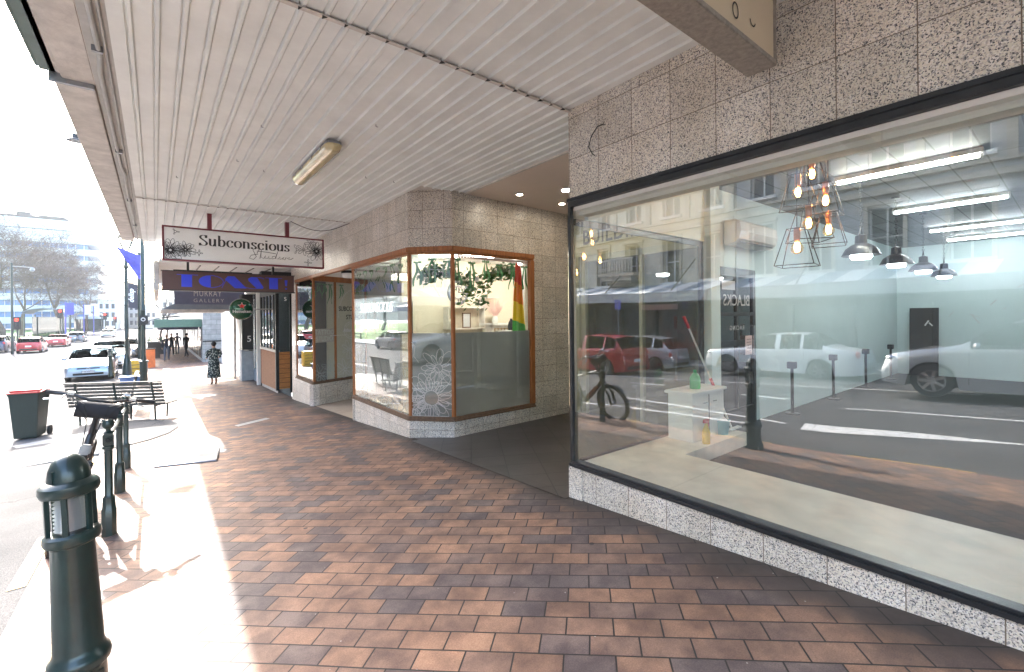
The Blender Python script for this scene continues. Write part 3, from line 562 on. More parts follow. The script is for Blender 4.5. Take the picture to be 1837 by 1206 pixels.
# ================================================================== SHOP WITH THE LARGE WINDOW
shop = thing("corner_shop", "speckled granite shop with one huge black framed window, nearest building on the right", "shop", (3, 0, -1.5))
def rel(root):
    """parts are written in world coordinates; moves them under an Empty that does not stand at the origin"""
    inv = Matrix.Translation(root.location).inverted()
    for o in [x for x in COL.objects if x.parent == root]:
        o.data.transform(inv) if o.data else None
SY0 = -6.0; SY1 = 2.93
b = MB(); b.wall((3, SY0), (3, SY1), 1.08, 2.1, .18, SY0); b.build("granite_fascia", 'granite', shop)
b = MB()
for k in range(10):
    ya = SY0 + (SY1 - SY0) * k / 10; yb = SY0 + (SY1 - SY0) * (k + 1) / 10
    b.wall((3.0, ya), (3.0, yb), lambda x, y: A(y) - .3, -1.376, .18, ya)
b.wall((2.99, SY1 + .03), (5.3, SY1 + .03), -2.1, -1.376, .16, .1)
b.build("granite_plinth", 'granite_base', shop)
fr = MB()
fr.box(2.985, 3.10, SY0, SY1 + .005, 1.0, 1.079); fr.box(2.975, 3.02, SY0, SY1 + .01, 1.045, 1.076)
fr.box(2.97, 3.12, SY0, SY1 + .01, -1.374, -1.345); fr.box(2.985, 3.06, SY0, SY1 + .004, -1.344, -1.325)
fr.box(2.985, 3.021, 2.90, SY1 + .005, -1.324, .999)
fr.box(3.10, 5.3, 2.895, SY1 + .004, -1.374, -1.33); fr.box(3.051, 5.3, 2.90, SY1, .84, .90); fr.box(5.22, 5.3, 2.895, SY1 + .003, -1.33, .84)
fr.build("window_frame", 'black_paint', shop, bevel=.003)
b = MB(); b.box(3.02, 3.09, SY0, 2.89, .965, .998); b.box(3.09, 3.2, SY0, 2.89, .93, .997); b.build("blind_track", 'off_white', shop)
gl = MB(); gl.box(3.022, 3.030, SY0, 2.899, -1.324, .964); gl.build("window_glass", 'glass', shop)
gs = MB(); gs.box(3.06, 5.22, 2.908, 2.914, -1.329, .839); gs.build("side_glass", 'glass_side', shop)
b = MB(); b.box(3.2, 14.5, SY0, 2.90, 1.6, 1.7); b.build("ceiling", 'ceiling_dark', shop)
b = MB()
b.box(3.2, 5.3, 2.88, 2.925, .901, 1.6); b.box(5.3, 5.52, 2.80, 2.93, -1.5, 1.6); b.box(6.62, 14.5, 2.88, 2.93, -1.5, 1.6); b.box(5.52, 6.62, 2.88, 2.93, .62, 1.6)
b.box(3.19, 3.24, SY0, 2.88, 1.0, 1.6)
b.build("partition_wall", 'wall_cool', shop)
b = MB(); b.box(14.5, 14.6, SY0, 3.0, -1.5, 1.6); b.build("back_wall", 'wall_cool', shop)
b = MB(); b.box(3.2, 14.6, SY0 - .1, SY0, -1.9, 1.6); b.build("far_side_wall", 'wall_cool', shop)
b = MB(); b.box(3.18, 14.5, SY0, 2.93, -1.6, -1.5); b.build("shop_floor", 'carpet', shop)
b = MB(); b.box(3.07, 4.0, SY0, 2.89, -1.499, -1.348); b.box(4.0, 4.012, SY0, 2.89, -1.499, -1.35); b.box(4.0, 5.3, 2.40, 2.89, -1.499, -1.349); b.build("display_platform", 'platform', shop)
bd = MB(); bd.box(5.53, 5.60, 2.85, 2.90, -1.5, .61); bd.box(6.53, 6.61, 2.85, 2.90, -1.5, .61); bd.box(5.60, 6.53, 2.85, 2.90, .50, .61); bd.box(5.60, 6.53, 2.85, 2.90, -1.5, -1.25); bd.box(5.60, 6.53, 2.85, 2.90, -.42, -.34); bd.box(5.60, 6.53, 2.85, 2.90, -.02, .03); bd.box(6.05, 6.10, 2.85, 2.90, -1.25, .5)
dr = bd.build("door", 'black_paint', shop, bevel=.004)
b = MB(); b.box(5.60, 6.53, 2.872, 2.878, -1.25, .5); b.build("door_glass", 'car_glass', dr)
b = MB(); b.box(5.65, 6.0, 2.845, 2.849, .32, .44); b.build("door_notice", 'lettering', dr)
b = MB(); b.tube([(6.40, 2.83, -.55), (6.40, 2.78, -.55), (6.40, 2.78, -.15), (6.40, 2.83, -.15)], .014, 8); b.build("handle", 'chrome', dr)
Fd = frame((6.05, 2.846, .18), (-1, 0, 0), (0, 0, 1))
text_obj("BLACKS", .21, "door_lettering", 'lettering', dr, Fd); text_obj("RACING", .085, "door_lettering", 'lettering', dr, frame((6.05, 2.846, -.18), (-1, 0, 0), (0, 0, 1)), spacing=1.4)
# upper facade (above the canopy)
b = MB(); b.box(3.0, 3.4, SY0, 14.0, 2.12, 8.5); b.box(3.4, 15, SY0, 14.0, 8.2, 8.5); b.box(3.4, 15, 2.95, 3.1, 2.12, 8.2)
b.build("upper_storey", 'stone', shop)
b = MB(); b.box(3.18, 15, SY0, 2.93, 2.05, 2.12); b.box(14.6, 14.8, SY0 - .1, 3, -1.9, 2.05); b.build("roof_slab", 'stone_grey', shop)
# odd bits on the granite
b = MB(); b.tube([(2.985, 2.50, 1.62), (2.972, 2.56, 1.615), (2.97, 2.63, 1.55), (2.972, 2.66, 1.47), (2.975, 2.62, 1.40), (2.985, 2.60, 1.38)], .0045, 6)
b.build("cable_stub", 'cord', shop)
b = MB(); b.box(3.065, 3.075, -.05, .17, -1.25, -1.20) if False else b.box(3.035, 3.04, .02, .14, -1.31, -1.28); b.build("window_sticker", 'ink', shop)

# lobby between the two shops
lob = thing("building_lobby", "recessed entry between the granite shopfronts with cream lettered header and downlights", "entrance", (6.1, 4.4, -1.7))
b = MB(); b.box(6.1, 6.3, 2.95, 5.84, 1.08, 1.87); b.build("header_panel", 'wall_cream', lob)
b = MB(); b.box(6.08, 6.2, 5.72, 5.84, -1.85, 1.08); b.box(6.12, 6.2, 5.60, 5.70, -1.85, 1.08); b.box(6.08, 6.2, 2.95, 3.07, -1.85, 1.08); b.box(6.12, 6.2, 4.38, 4.44, -1.85, 1.08); b.box(6.12, 6.2, 3.07, 5.60, .98, 1.079); b.build("door_frame", 'off_white', lob)
b = MB(); b.box(6.15, 6.16, 3.07, 5.60, -1.85, .98); b.build("door_glass", 'glass_side', lob)
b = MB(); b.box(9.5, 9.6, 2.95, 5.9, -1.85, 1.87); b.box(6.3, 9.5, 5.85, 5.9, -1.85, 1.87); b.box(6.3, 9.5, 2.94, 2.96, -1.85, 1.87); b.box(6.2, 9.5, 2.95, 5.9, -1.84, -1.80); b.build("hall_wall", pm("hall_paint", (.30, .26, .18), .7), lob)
b = MB(); b.prism([(3.73, 2.94), (6.1, 2.94), (6.1, 5.95), (3.73, 5.95)], 1.872, 1.93); b.box(6.1, 9.6, 2.94, 5.9, 1.871, 1.93); b.build("soffit", 'soffit', lob)
Ft = lambda y, z: frame((6.094, y, z), (0, -1, 0), (0, 0, 1))
text_obj("BUILDING", .36, "header_lettering", 'ink', lob, Ft(4.86, 1.40), off=.006, spacing=1.12, sx=.86)
text_obj("C", .36, "header_lettering", 'ink', lob, Ft(5.42, 1.70), off=.006, sx=.86)
for i, (x, y, r) in enumerate(((4.79, 4.71, .085), (4.37, 5.31, .045), (5.3, 5.34, .045))):
    t = thing("downlight", ["large glowing round downlight in the plaster soffit", "small downlight in the soffit nearest the window corner", "small downlight in the soffit deepest in the recess"][i], "downlight", (x, y, 1.87), group="downlights in the lobby soffit")
    b = MB(); b.lathe([(r * 1.35, -.001), (r * 1.35, -.012), (r, -.014), (r, -.002)], n=24); b.build("trim_ring", 'chrome' if i else 'white', t, smooth=True)
    b = MB(); b.lathe([(r * .98, -.004), (r * .9, -.012), (1e-3, -.015)], n=24); b.build("lens", 'down', t)

# ================================================================== STUDIO (granite bay with timber windows)
studio = thing("tattoo_studio", "granite clad studio with orange timber bay windows, frosted lower panes and flower decals", "shop", (3, 8.8, -1.95))
PB = [(3, 8.83), (3, 6.32), (3.47, 5.80), (5.12, 5.86)]      # window line of the near bay, walking towards the camera
PIER = (5.98, 5.89)
def segs(pts): return list(zip(pts, pts[1:]))
gr_f = MB(); gr_p = MB(); gr_q = MB(); tf = MB(); 
def zlow(x, y): return A(y) - .3
SILL = -1.55; HEAD = 1.065
# outer faces: walls are listed so that the street is on the left
near = [(PIER, PB[3]), (PB[3], PB[2]), (PB[2], PB[1]), (PB[1], PB[0])]
off = [0, .86, 2.51, 3.21]
for (p, q), u in zip(near, off):
    if u == 0: gr_p.wall(p, q, zlow, SILL, .12, u); gr_f.wall(p, q, SILL + .0, 1.93, .12, u)
    else:
        gr_p.wall(p, q, zlow, SILL, .16, u); gr_f.wall(p, q, HEAD, 1.93, .16, u)
gr_f.wall((3, 8.83), (3, 13.32), HEAD, 1.93, .16, 5.72)
FB = [(3, 13.30), (3, 11.60), (3.62, 11.86), (4.6, 12.25)]
gr_q.wall(FB[2], FB[1], zlow, SILL - .05, .14, 1); gr_q.wall(FB[3], FB[2], zlow, SILL - .05, .14, .3); gr_q.wall(FB[1], FB[0], zlow, SILL - .05, .14, 2)
gr_p.wall((3.0, 8.83), (3.75, 8.72), zlow, SILL, .1, 0)
gr_p.build("granite_plinth", 'granite_studio', studio); gr_q.build("granite_plinth", 'granite_studio', studio); gr_f.build("granite_fascia", 'granite_studio', studio)
b = MB(); b.wall((3.0, 13.30), (3.0, 13.75), zlow, 1.4, .1, 0); b.build("end_pilaster", 'granite_studio', studio)
def slant_box(mb, p, q, z0, z1, w0=-.02, w1=.07):
    d = Vector((q[0] - p[0], q[1] - p[1])); d.normalize(); n_ = Vector((d.y, -d.x))
    mb.prism([(p[0] + n_.x * w0, p[1] + n_.y * w0), (q[0] + n_.x * w0, q[1] + n_.y * w0), (q[0] + n_.x * w1, q[1] + n_.y * w1), (p[0] + n_.x * w1, p[1] + n_.y * w1)], z0, z1)
def shrink(p, q, a, c):
    d = Vector((q[0] - p[0], q[1] - p[1])); L = d.length; d.normalize(); return (p[0] + d.x * a, p[1] + d.y * a), (q[0] - d.x * c, q[1] - d.y * c)
sill = MB(); sill2 = MB()
for (p, q) in near[1:]:
    slant_box(tf, p, q, .99, HEAD - .002, -.022, .07); slant_box(tf, p, q, .955, .99, .0, .06)
    slant_box(sill, p, q, SILL + .002, SILL + .03, -.03, .09); slant_box(sill, p, q, SILL + .03, SILL + .065, -.008, .06)
slant_box(tf, (3, 8.83), (3, 11.6), .99, HEAD - .002, -.022, .07)
for (p, q) in ((FB[2], FB[1]), (FB[1], FB[0]), (FB[3], FB[2])):
    slant_box(tf, p, q, .99 if q[1] > 13 else .93, HEAD - .003, -.021, .07)
    slant_box(sill2, p, q, SILL - .048, SILL - .02, -.03, .09); slant_box(sill2, p, q, SILL - .02, SILL + .015, -.008, .06)
def post(mb, x, y, w_=.05, z0=SILL + .066, z1=.955): mb.boxc((x, y, (z0 + z1) / 2), (w_, w_, z1 - z0), rz=R(20))
for (x, y) in ((3.03, 8.80), (3.03, 6.33), (3.485, 5.83)): post(tf, x, y)
p, q = shrink(PB[3], PB[2], 0, 0); slant_box(tf, PB[3], (PB[3][0] - .09, PB[3][1] - .003), SILL + .066, .955, -.015, .07)
for (x, y) in ((3.035, 13.25), (3.03, 11.63), (3.62, 11.9), (4.55, 12.26)): post(tf, x, y, .05, SILL + .016, .95)
tf.build("timber_frame", 'timber', studio, bevel=.004); sill.build("timber_sill", 'timber_dark', studio, bevel=.004); sill2.build("timber_sill", 'timber_dark', studio, bevel=.004)
def pane(p, q, z0, z1, name, mat, inset=.025, a=.02, c=.02, t=.006, parent=studio):
    p, q = shrink(p, q, a, c); m_ = MB(); slant_box(m_, p, q, z0, z1, inset, inset + t); return m_.build(name, mat, parent)
FZ = -.235
pane(PB[1], PB[0], SILL + .065, .955, "street_pane", 'glass2')
pane(PB[2], PB[1], SILL + .065, .955, "corner_pane", 'glass2'); pane(PB[3], PB[2], SILL + .065, .955, "lobby_pane", 'glass_lobby', a=.09)
pane(PB[2], PB[1], SILL + .066, FZ, "frosted_film", 'frost', .035, t=.002); pane(PB[3], PB[2], SILL + .066, FZ, "frosted_film", 'frost', .035, a=.09, t=.002)
pane(FB[1], FB[0], SILL + .015, .93, "far_street_pane", 'glass2'); pane(FB[2], FB[1], SILL + .015, .93, "far_corner_pane", 'glass2'); pane(FB[3], FB[2], SILL + .015, .93, "door_side_pane", 'glass2')
# flower decals (white line drawing on the film)
dec = MB()
def pane_frame(p, q, z, inset=-.001):
    d = Vector((p[0] - q[0], p[1] - q[1])); d.normalize(); n_ = Vector((-d.y, d.x)) * inset
    return frame((q[0] + n_.x, q[1] + n_.y, z), (d.x, d.y, 0), (0, 0, 1)), math.dist(p, q)
# viewed from the street: left end of each pane is q (farther along the street)
dec2 = MB()
def fframe(left, right, z):
    d = Vector((right[0] - left[0], right[1] - left[1])); L = d.length; d.normalize()
    nn = Vector((d.y, -d.x)) * -.026 * -1
    # outward (towards the viewer) normal of a pane whose left and right ends are given is (d.y,-d.x); the decal sits on the glass
    return frame((left[0] - d.y * .0235, left[1] + d.x * .0235, z), (d.x, d.y, 0), (0, 0, 1)), L
Fc, Lc = fframe(PB[1], PB[2], SILL + .07)
clip = (.03, Lc - .03, .0, 1.25)
flower(dec, Fc, .34, .27, .42, 13, .0065, .27, clip, 2, 3); flower(dec, Fc, .46, .72, .30, 8, .006, .2, clip, 2, 5); flower(dec, Fc, .07, .16, .25, 9, .006, .25, clip, 2, 8)
ribbon(dec, [(.03, 1.12), (.09, 1.05), (.07, .9), (.15, .8)], Fc, .006)
dec.build("flower_decal", 'lettering', studio)
dec = MB(); Fs, Ls = fframe(PB[0], PB[1], SILL + .07); clip = (.03, Ls - .03, 0, 1.3)
for (x, y, r, sd) in ((.5, .1, .3, 1), (1.2, .05, .34, 2), (1.75, .18, .4, 4), (2.3, .3, .42, 5), (2.15, .75, .25, 6)): flower(dec, Fs, x, y, r, 9, .006, .25, clip, 1, sd)
dec.build("flower_decal", pm("faint_decal", (.42, .47, .48), .6), studio)
dec = MB(); F3, L3 = fframe(FB[2], FB[3], SILL + .02); clip = (.02, L3 - .03, 0, 1.4)
for (x, y, r, sd) in ((.3, .2, .28, 1), (.75, .32, .3, 3), (.42, .72, .24, 4), (.85, .85, .26, 7)): flower(dec, F3, x, y, r, 7, .012, .12, clip, 1, sd)
ribbon(dec, arc(.62, 1.55, .52, .75, 0, 180, 24), F3, .012)
ribbon(dec, arc(.5, 1.22, .22, .22, 0, 360, 30), F3, .014); ribbon(dec, arc(.5, 1.22, .17, .17, 20, 160, 20), F3, .01); ribbon(dec, arc(.5, 1.22, .17, .17, 200, 340, 20), F3, .01)
dec.build("flower_decal", 'lettering', studio)
text_obj("SUBCONSCIOUS", .17, "door_side_lettering", 'ink', studio, F3 @ Matrix.Translation((.62, 1.78, .004)), off=.002, sx=.8)
text_obj("STUDIOS", .17, "door_side_lettering", 'ink', studio, F3 @ Matrix.Translation((.62, 1.56, .004)), off=.002, sx=.8)
text_obj("After Ave", .13, "badge_lettering", 'lettering', studio, F3 @ Matrix.Translation((.5, 1.22, .004)), off=.004, shear=.3)
F4, L4 = fframe(FB[1], FB[2], SILL + .02); dec = MB(); clip = (.03, L4 - .03, 0, 1.0)
for (x, y, r, sd) in ((.2, .15, .25, 1), (.5, .25, .25, 3)): flower(dec, F4, x, y, r, 7, .007, .15, clip, 1, sd)
ribbon(dec, [(.33, .95), (.38, 1.02), (.33, 1.1), (.28, 1.02), (.33, .95)], F4, .008)
dec.build("flower_decal", pm("faint_decal_b", (.45, .5, .5), .6), studio)
# rooms behind
b = MB(); b.box(7.9, 8.0, 5.9, 14.0, -1.9, 1.5); b.box(3.9, 7.9, 13.55, 13.65, -2.3, 1.5); b.box(3.95, 7.9, 8.62, 8.72, -1.9, 1.5); b.box(6.15, 7.9, 5.93, 6.0, -1.9, 1.5); b.build("room_wall", 'studio_wall', studio)
b = MB(); b.box(5.45, 5.95, 6.5, 6.6, -1.9, 1.45); b.box(4.9, 5.0, 9.3, 13.5, -2.3, 1.2); b.build("white_partition", 'white', studio)
b = MB(); b.prism([(3.2, 8.65), (3.2, 6.45), (3.55, 6.02), (7.9, 6.02), (7.9, 8.65)], 1.25, 1.3); b.box(3.2, 7.9, 8.72, 13.6, 1.12, 1.2); b.build("room_ceiling", 'white', studio)
b = MB(); b.prism([(3.2, 8.6), (3.2, 6.5), (3.6, 6.02), (7.9, 6.02), (7.9, 8.6)], -1.8, -1.72); b.build("room_floor", 'beige', studio)
b = MB(); b.box(6.1, 8, 5.9, 14, 1.5, 2.1); b.box(3.17, 6.1, 6.1, 14, 1.94, 2.1); b.build("roof_slab", 'stone_grey', studio)
# scalloped trim at the top of the lobby window
b = MB()
for k in range(26): b.boxc((3.62 + k * .056, 5.865 + k * .002, .925), (.05, .006, .045)); 
b.build("scalloped_trim", 'pink', studio)
# door at the back of the recess
b = MB(); b.box(4.85, 4.9, 9.35, 9.43, -2.0, .6); b.box(4.85, 4.9, 10.3, 10.38, -2.0, .6); b.box(4.85, 4.9, 9.43, 10.3, .5, .6); b.box(4.85, 4.9, 9.43, 10.3, -2.0, -1.8); sd = b.build("door", 'timber', studio)
b = MB(); b.box(4.87, 4.876, 9.43, 10.3, -1.8, .5); b.build("door_glass", 'glass_side', sd)
b = MB(); b.tube([(4.84, 9.5, -1.0), (4.80, 9.5, -1.0), (4.80, 9.5, -.7), (4.84, 9.5, -.7)], .012); b.build("handle", 'chrome', sd)
# step mat
o = MB().box(3.6, 4.6, 9.2, 10.6, A(10) + .035, A(10) + .06).build("doormat", 'beige'); tag(o, "pale coir doormat in the recessed studio doorway", "doormat")
# round lamp under the doorway soffit
t = thing("ceiling_lamp", "round white drum lamp above the studio doorway", "ceiling lamp", (3.42, 10.2, 1.06))
MB().lathe([(.17, 0), (.17, -.05), (.165, -.055)], n=28).build("base_ring", 'black', t, smooth=True); MB().lathe([(.158, -.05), (.155, -.13), (.12, -.15), (1e-3, -.155)], n=28).build("shade", 'white', t, smooth=True)
MB().prism([(3.17, 8.83), (4.85, 8.83), (4.85, 12.4), (3.17, 12.4)], 1.065, 1.11).build("doorway_soffit", 'canopy', studio)

# things in the studio window
def ribbon_bow(x, y, z, L, name, label, rz, seed):
    rg = random.Random(seed); t = thing(name, label, "ribbon", (x, y, z), rz, "green ribbon bows along the window tops")
    b = MB()
    for sgn in (-1, 1):
        P = [(0, 0, 0), (sgn * .03, .006, .028), (sgn * .062, .01, .02), (sgn * .06, .006, -.012), (sgn * .02, .002, -.006), (0, 0, 0)]
        for p, q in zip(P, P[1:]): b.box(0, 0, 0, 0, 0, 0) if False else b.quad((p[0], p[1] - .012, p[2]), (q[0], q[1] - .012, q[2]), (q[0], q[1] + .012, q[2]), (p[0], p[1] + .012, p[2]))
        b.quad((sgn * .062, -.01, .02), (0, -.012, .006), (0, -.012, -.008), (sgn * .06, -.01, -.012))
    b.sphere((0, -.008, 0), .013, 8, 6); b.build("bow", 'ribbon', t)
    for sgn in (-1, 1):
        b = MB(); n_ = 9; ln = L * rg.uniform(.75, 1.1); prev = None; ph = rg.uniform(0, 6)
        for i in range(n_ + 1):
            f = i / n_; xx = sgn * (.012 + .05 * f) + .018 * math.sin(f * 6 + ph); yy = .02 * math.sin(f * 8 + ph); zz = -ln * f; tw = .017 + .006 * math.sin(f * 5 + ph)
            cur = ((xx - tw, yy, zz), (xx + tw, yy + .008 * math.cos(f * 7), zz + (.02 if i == n_ else 0)))
            if prev: b.quad(prev[0], prev[1], cur[1], cur[0])
            prev = cur
        b.build("ribbon_tail", 'ribbon', t)
    return t
k = 0
WHERE = [("near bay street window", PB[0], PB[1], 8, .10), ("near bay narrow window", PB[1], PB[2], 3, .08), ("near bay lobby window", PB[2], PB[3], 6, .06), ("far bay street window", FB[0], FB[1], 3, .1), ("far bay narrow window", FB[1], FB[2], 4, .06), ("window beside studio door", FB[2], FB[3], 2, .08)]
ordn = ["first", "second", "third", "fourth", "fifth", "sixth", "seventh", "eighth"]
for (wn_, p, q, cnt, ins) in WHERE:
    for i in range(cnt):
        f = (i + .5) / cnt; d = Vector((q[0] - p[0], q[1] - p[1])); x = p[0] + d.x * f; y = p[1] + d.y * f; nn = Vector((-d.y, d.x)).normalized() * .09
        ribbon_bow(x + nn.x, y + nn.y, .86 + .02 * math.sin(k * 3), .36 + .1 * math.sin(k * 1.7), "ribbon_bow", "green ribbon bow, %s from left in the %s" % (ordn[i], wn_), math.atan2(d.y, d.x), k); k += 1
# leafy garland
gar = thing("leaf_garland", "leafy green garland sagging across the studio window with white baubles", "garland", (4.2, 6.4, .65))
rg = random.Random(11)
def gpath(f): return Vector((-.95 + 1.95 * f, .0 + .1 * math.sin(f * 7), .0 + .06 * math.sin(f * 9) + .12 * f))
MB().tube([gpath(i / 20) for i in range(21)], .008, 5).build("stem", 'bark', gar)
for nm_, mt, cnt in (("dark_leaves", 'leaf', 620), ("pale_leaves", 'leaf_light', 320)):
    b = MB()
    for i in range(cnt):
        f = rg.random(); c = gpath(f) + Vector((rg.gauss(0, .05), rg.gauss(0, .05), rg.gauss(0, .06)))
        if .38 < f < .62: c.z -= rg.random() ** 1.4 * .45; c.x += rg.gauss(0, .04)
        L = rg.uniform(.06, .10); u = Vector((rg.gauss(0, 1), rg.gauss(0, 1), rg.gauss(0, 1))).normalized(); v = u.orthogonal().normalized() * L * .42; u *= L
        b.poly([c - u * .5, c + v - u * .05, c + u * .6, c - v - u * .05])
    b.build(nm_, mt, gar)
b = MB(); 
for f in (.12, .5, .86): b.sphere(gpath(f) + Vector((0, -.09, -.02)), .04, 14, 8)
b.build("baubles", 'white', gar, smooth=True)
# pride flag, hanging to a point
t = thing("rainbow_flag", "rainbow striped flag hanging folded beside the lobby window", "flag", (5.12, 6.28, 0))
cols = [(.75, .07, .04), (.90, .27, .02), (.92, .70, .03), (.10, .52, .12), (.03, .32, .65), (.22, .06, .32)]
MB().tube([(0, .03, .98), (0, .03, -1.3)], .012, 8).build("pole", 'white', t)
for i, c in enumerate(cols):
    b = MB(); z1 = .92 - i * .34; z0 = z1 - .34; n_ = 12
    for k in range(n_):
        def W(z, f): 
            hw = .02 + .125 * (.92 - z) / 1.2 if z > -.3 else .15
            return (-.01 + (f - .5) * 2 * hw + .06 * (f - .5), -.02 + .025 * math.sin(f * 14 + z * 2), z - .10 * f + .05)
        f0, f1 = k / n_, (k + 1) / n_; b.quad(W(z0, f0), W(z0, f1), W(z1, f1), W(z1, f0))
    b.build("stripe", pm("flag_stripe_%d" % i, c, .8, var=.1), t, smooth=60)
# neon script on the street window
t = thing("neon_sign", "white neon lettering reading SUBCONSCIOUS STUDIOS inside the studio street window", "neon sign", (3.22, 8.2, 0))
text_obj("SUBCONSCIOUS", .27, "neon_letters", 'neon', t, frame((0, 0, .19), (0, -1, 0), (0, 0, 1)), ext=.004, shear=.25, off=-.006, sx=.82, spacing=.95); text_obj("STUDIOS", .27, "neon_letters", 'neon', t, frame((0, .35, -.12), (0, -1, 0), (0, 0, 1)), ext=.004, shear=.25, off=-.006, sx=.82, spacing=.95)
b = MB(); b.box(.02, .026, -.95, 1.05, -.3, .36); b.build("backing", 'lamp_glass', t)
# dark hung cloth behind the neon
b = MB()
for k in range(12): b.quad((3.45 + .02 * math.sin(k), 7.1 + k * .13, -.28), (3.45 + .02 * math.sin(k + 1), 7.23 + k * .13, -.28), (3.45, 7.23 + k * .13, .28), (3.45, 7.1 + k * .13, .28))
tag(b.build("hung_cloth", 'banner_black'), "dark cloth hung behind the neon lettering", "cloth")

t = thing("tube_light", "added tube light brightening the studio from the ceiling above the garland", "tube light", (4.6, 7.5, 1.25), R(60)); MB().box(-.05, .05, -.75, .75, -.05, 0).build("batten", 'white', t); MB().lathe([(.001, -.72), (.022, -.72), (.022, .72), (.001, .72)], (0, 0, -.07), 12, Matrix.Rotation(PI / 2, 4, 'X')).build("tube", 'tube', t, smooth=True)  # added lamp, lifts the dim studio interior
t = thing("tube_light", "added tube light brightening the back of the studio", "tube light", (6.4, 7.2, 1.25), R(0)); MB().box(-.05, .05, -.75, .75, -.05, 0).build("batten", 'white', t); MB().lathe([(.001, -.72), (.022, -.72), (.022, .72), (.001, .72)], (0, 0, -.07), 12, Matrix.Rotation(PI / 2, 4, 'X')).build("tube", 'tube', t, smooth=True)  # second added lamp, brightens the room behind the first
# wall clock, shelves, cabinet, vases
t = thing("wall_clock", "round grey station clock on the cream studio wall", "clock", (5.28, 8.60, .55))
MB().torus((0, 0, 0), .25, .03, 'y', 36, 8).build("rim", 'steel', t, smooth=True)
MB().torus((0, 0, 0), .135, .01, 'y', 30, 6).build("inner_ring", 'steel', t, smooth=True)
b = MB()
for k in range(12):
    a = k * PI / 6; b.boxc((.19 * math.cos(a), 0, .19 * math.sin(a)), (.075, .014, .022), ry=-a)
b.build("numerals", 'steel', t)
b = MB(); b.boxc((.0, -.02, .05), (.012, .008, .12)); b.boxc((.05, -.02, 0), (.12, .008, .012)); b.build("hands", 'ink', t)
t = thing("wall_shelf", "pale step shaped wall shelf under the station clock", "shelf", (5.3, 8.5, 0))
b = MB(); b.box(-.4, .55, -.12, .1, .20, .225); b.build("upper_board", 'shelf', t); b = MB(); b.box(-.4, .55, -.12, .1, -.26, -.235); b.build("lower_board", 'shelf', t)
b = MB(); b.box(.53, .55, -.12, .1, -.235, .45); b.box(-.4, -.38, -.12, .1, -.235, .2); b.build("side_panel", 'shelf', t); b = MB(); b.box(.55, .95, -.1, .1, .02, .04); b.box(.55, .95, -.1, .1, .43, .45); b.build("side_shelf", 'shelf', t)
t = thing("picture_frame", "small black picture frame with pale mount standing on the wall shelf", "picture frame", (5.38, 8.42, -.235))
b = MB(); b.box(-.11, .11, 0, .015, 0, .025); b.box(-.11, .11, 0, .015, .31, .335); b.box(-.11, -.085, 0, .015, .025, .31); b.box(.085, .11, 0, .015, .025, .31); b.build("frame", 'timber_dark', t); MB().box(-.085, .085, .004, .01, .025, .31).build("print", 'lettering', t)
t = thing("shoji_cabinet", "low cabinet with gold lattice doors and a white top in the studio", "cabinet", (6.4, 8.3, -1.7))
b = MB(); b.box(-.55, .75, -.2, .2, 0, 1.52); b.build("carcass", 'shelf', t); b = MB(); b.box(-.6, .8, -.25, .25, 1.52, 1.56); b.build("top", 'white', t)
b = MB()
for k in range(9): b.box(-.5 + k * .09, -.488 + k * .09, -.215, -.2, .1, 1.45)
for k in range(8): b.box(-.5, .23, -.214, -.2, .1 + k * .19, .112 + k * .19)
b.build("lattice", pm("gold_lattice", (.42, .25, .08), .5), t)
t = MB().lathe([(.001, 0), (.07, .0), (.085, .08), (.06, .18), (.025, .24), (.03, .26)], (6.22, 7.9, -.30), 18).build("dark_vase", 'black', smooth=True); tag(t, "small black bulbous vase beside the lattice cabinet", "vase")
t = MB().lathe([(.001, 0), (.055, .0), (.06, .12), (.06, .14)], (6.42, 7.9, -.30), 18).build("flower_pot", 'pink', smooth=True); tag(t, "small pinkish pot with a white arch behind it", "pot")
t = MB().box(5.95, 6.7, 7.75, 8.05, -.34, -.30).box(6.0, 6.05, 7.8, 8.0, -1.72, -.34).box(6.6, 6.65, 7.8, 8.0, -1.72, -.34).build("side_table", 'white'); tag(t, "narrow white side table carrying the black vase", "table")
# dried grass plume
t = thing("pampas_bunch", "bunch of dried pinkish pampas grass in the studio", "dried flowers", (5.85, 8.0, .02)); b = MB(); rg = random.Random(4)
for i in range(120):
    a = rg.uniform(-.9, .9); L = rg.uniform(.2, .48); p = Vector((0, 0, -.05)); q = Vector((math.sin(a) * L, rg.uniform(-.06, .06), math.cos(a) * L)); b.tube([p, q * .6, q], [.003, .003, .001], 3)
b.build("plumes", 'pink', t); MB().lathe([(.05, -.2), (.07, -.1), (.05, 0)], n=14).build("vase", 'white', t, smooth=True)
t = MB().box(3.30, 3.32, 10.9, 12.2, -.58, -.24).build("notice_board", 'pink'); t.location = (0, 0, 0)
bpy.data.objects.remove(t)
t = thing("studio_notice", "pink notice reading TATTOO STUDIO in the far bay window", "sign", (3.33, 11.80, -.42)); Fn = frame((0, 0, 0), (.9, .42, 0), (0, 0, 1))
b = MB(); b.box(-.33, .33, -.17, .17, -.008, 0, Fn); b.build("panel", pm("blush_panel", (.60, .50, .50), .6), t)
text_obj("TATTOO", .17, "notice_lettering", 'white', t, Fn @ Matrix.Translation((0, .075, .004)), sx=.85); text_obj("STUDIO", .17, "notice_lettering", 'white', t, Fn @ Matrix.Translation((0, -.085, .004)), sx=.85)
MB().box(.0, .5, -.006, .0, .19, .215, Fn).build("holder", 'white', t)

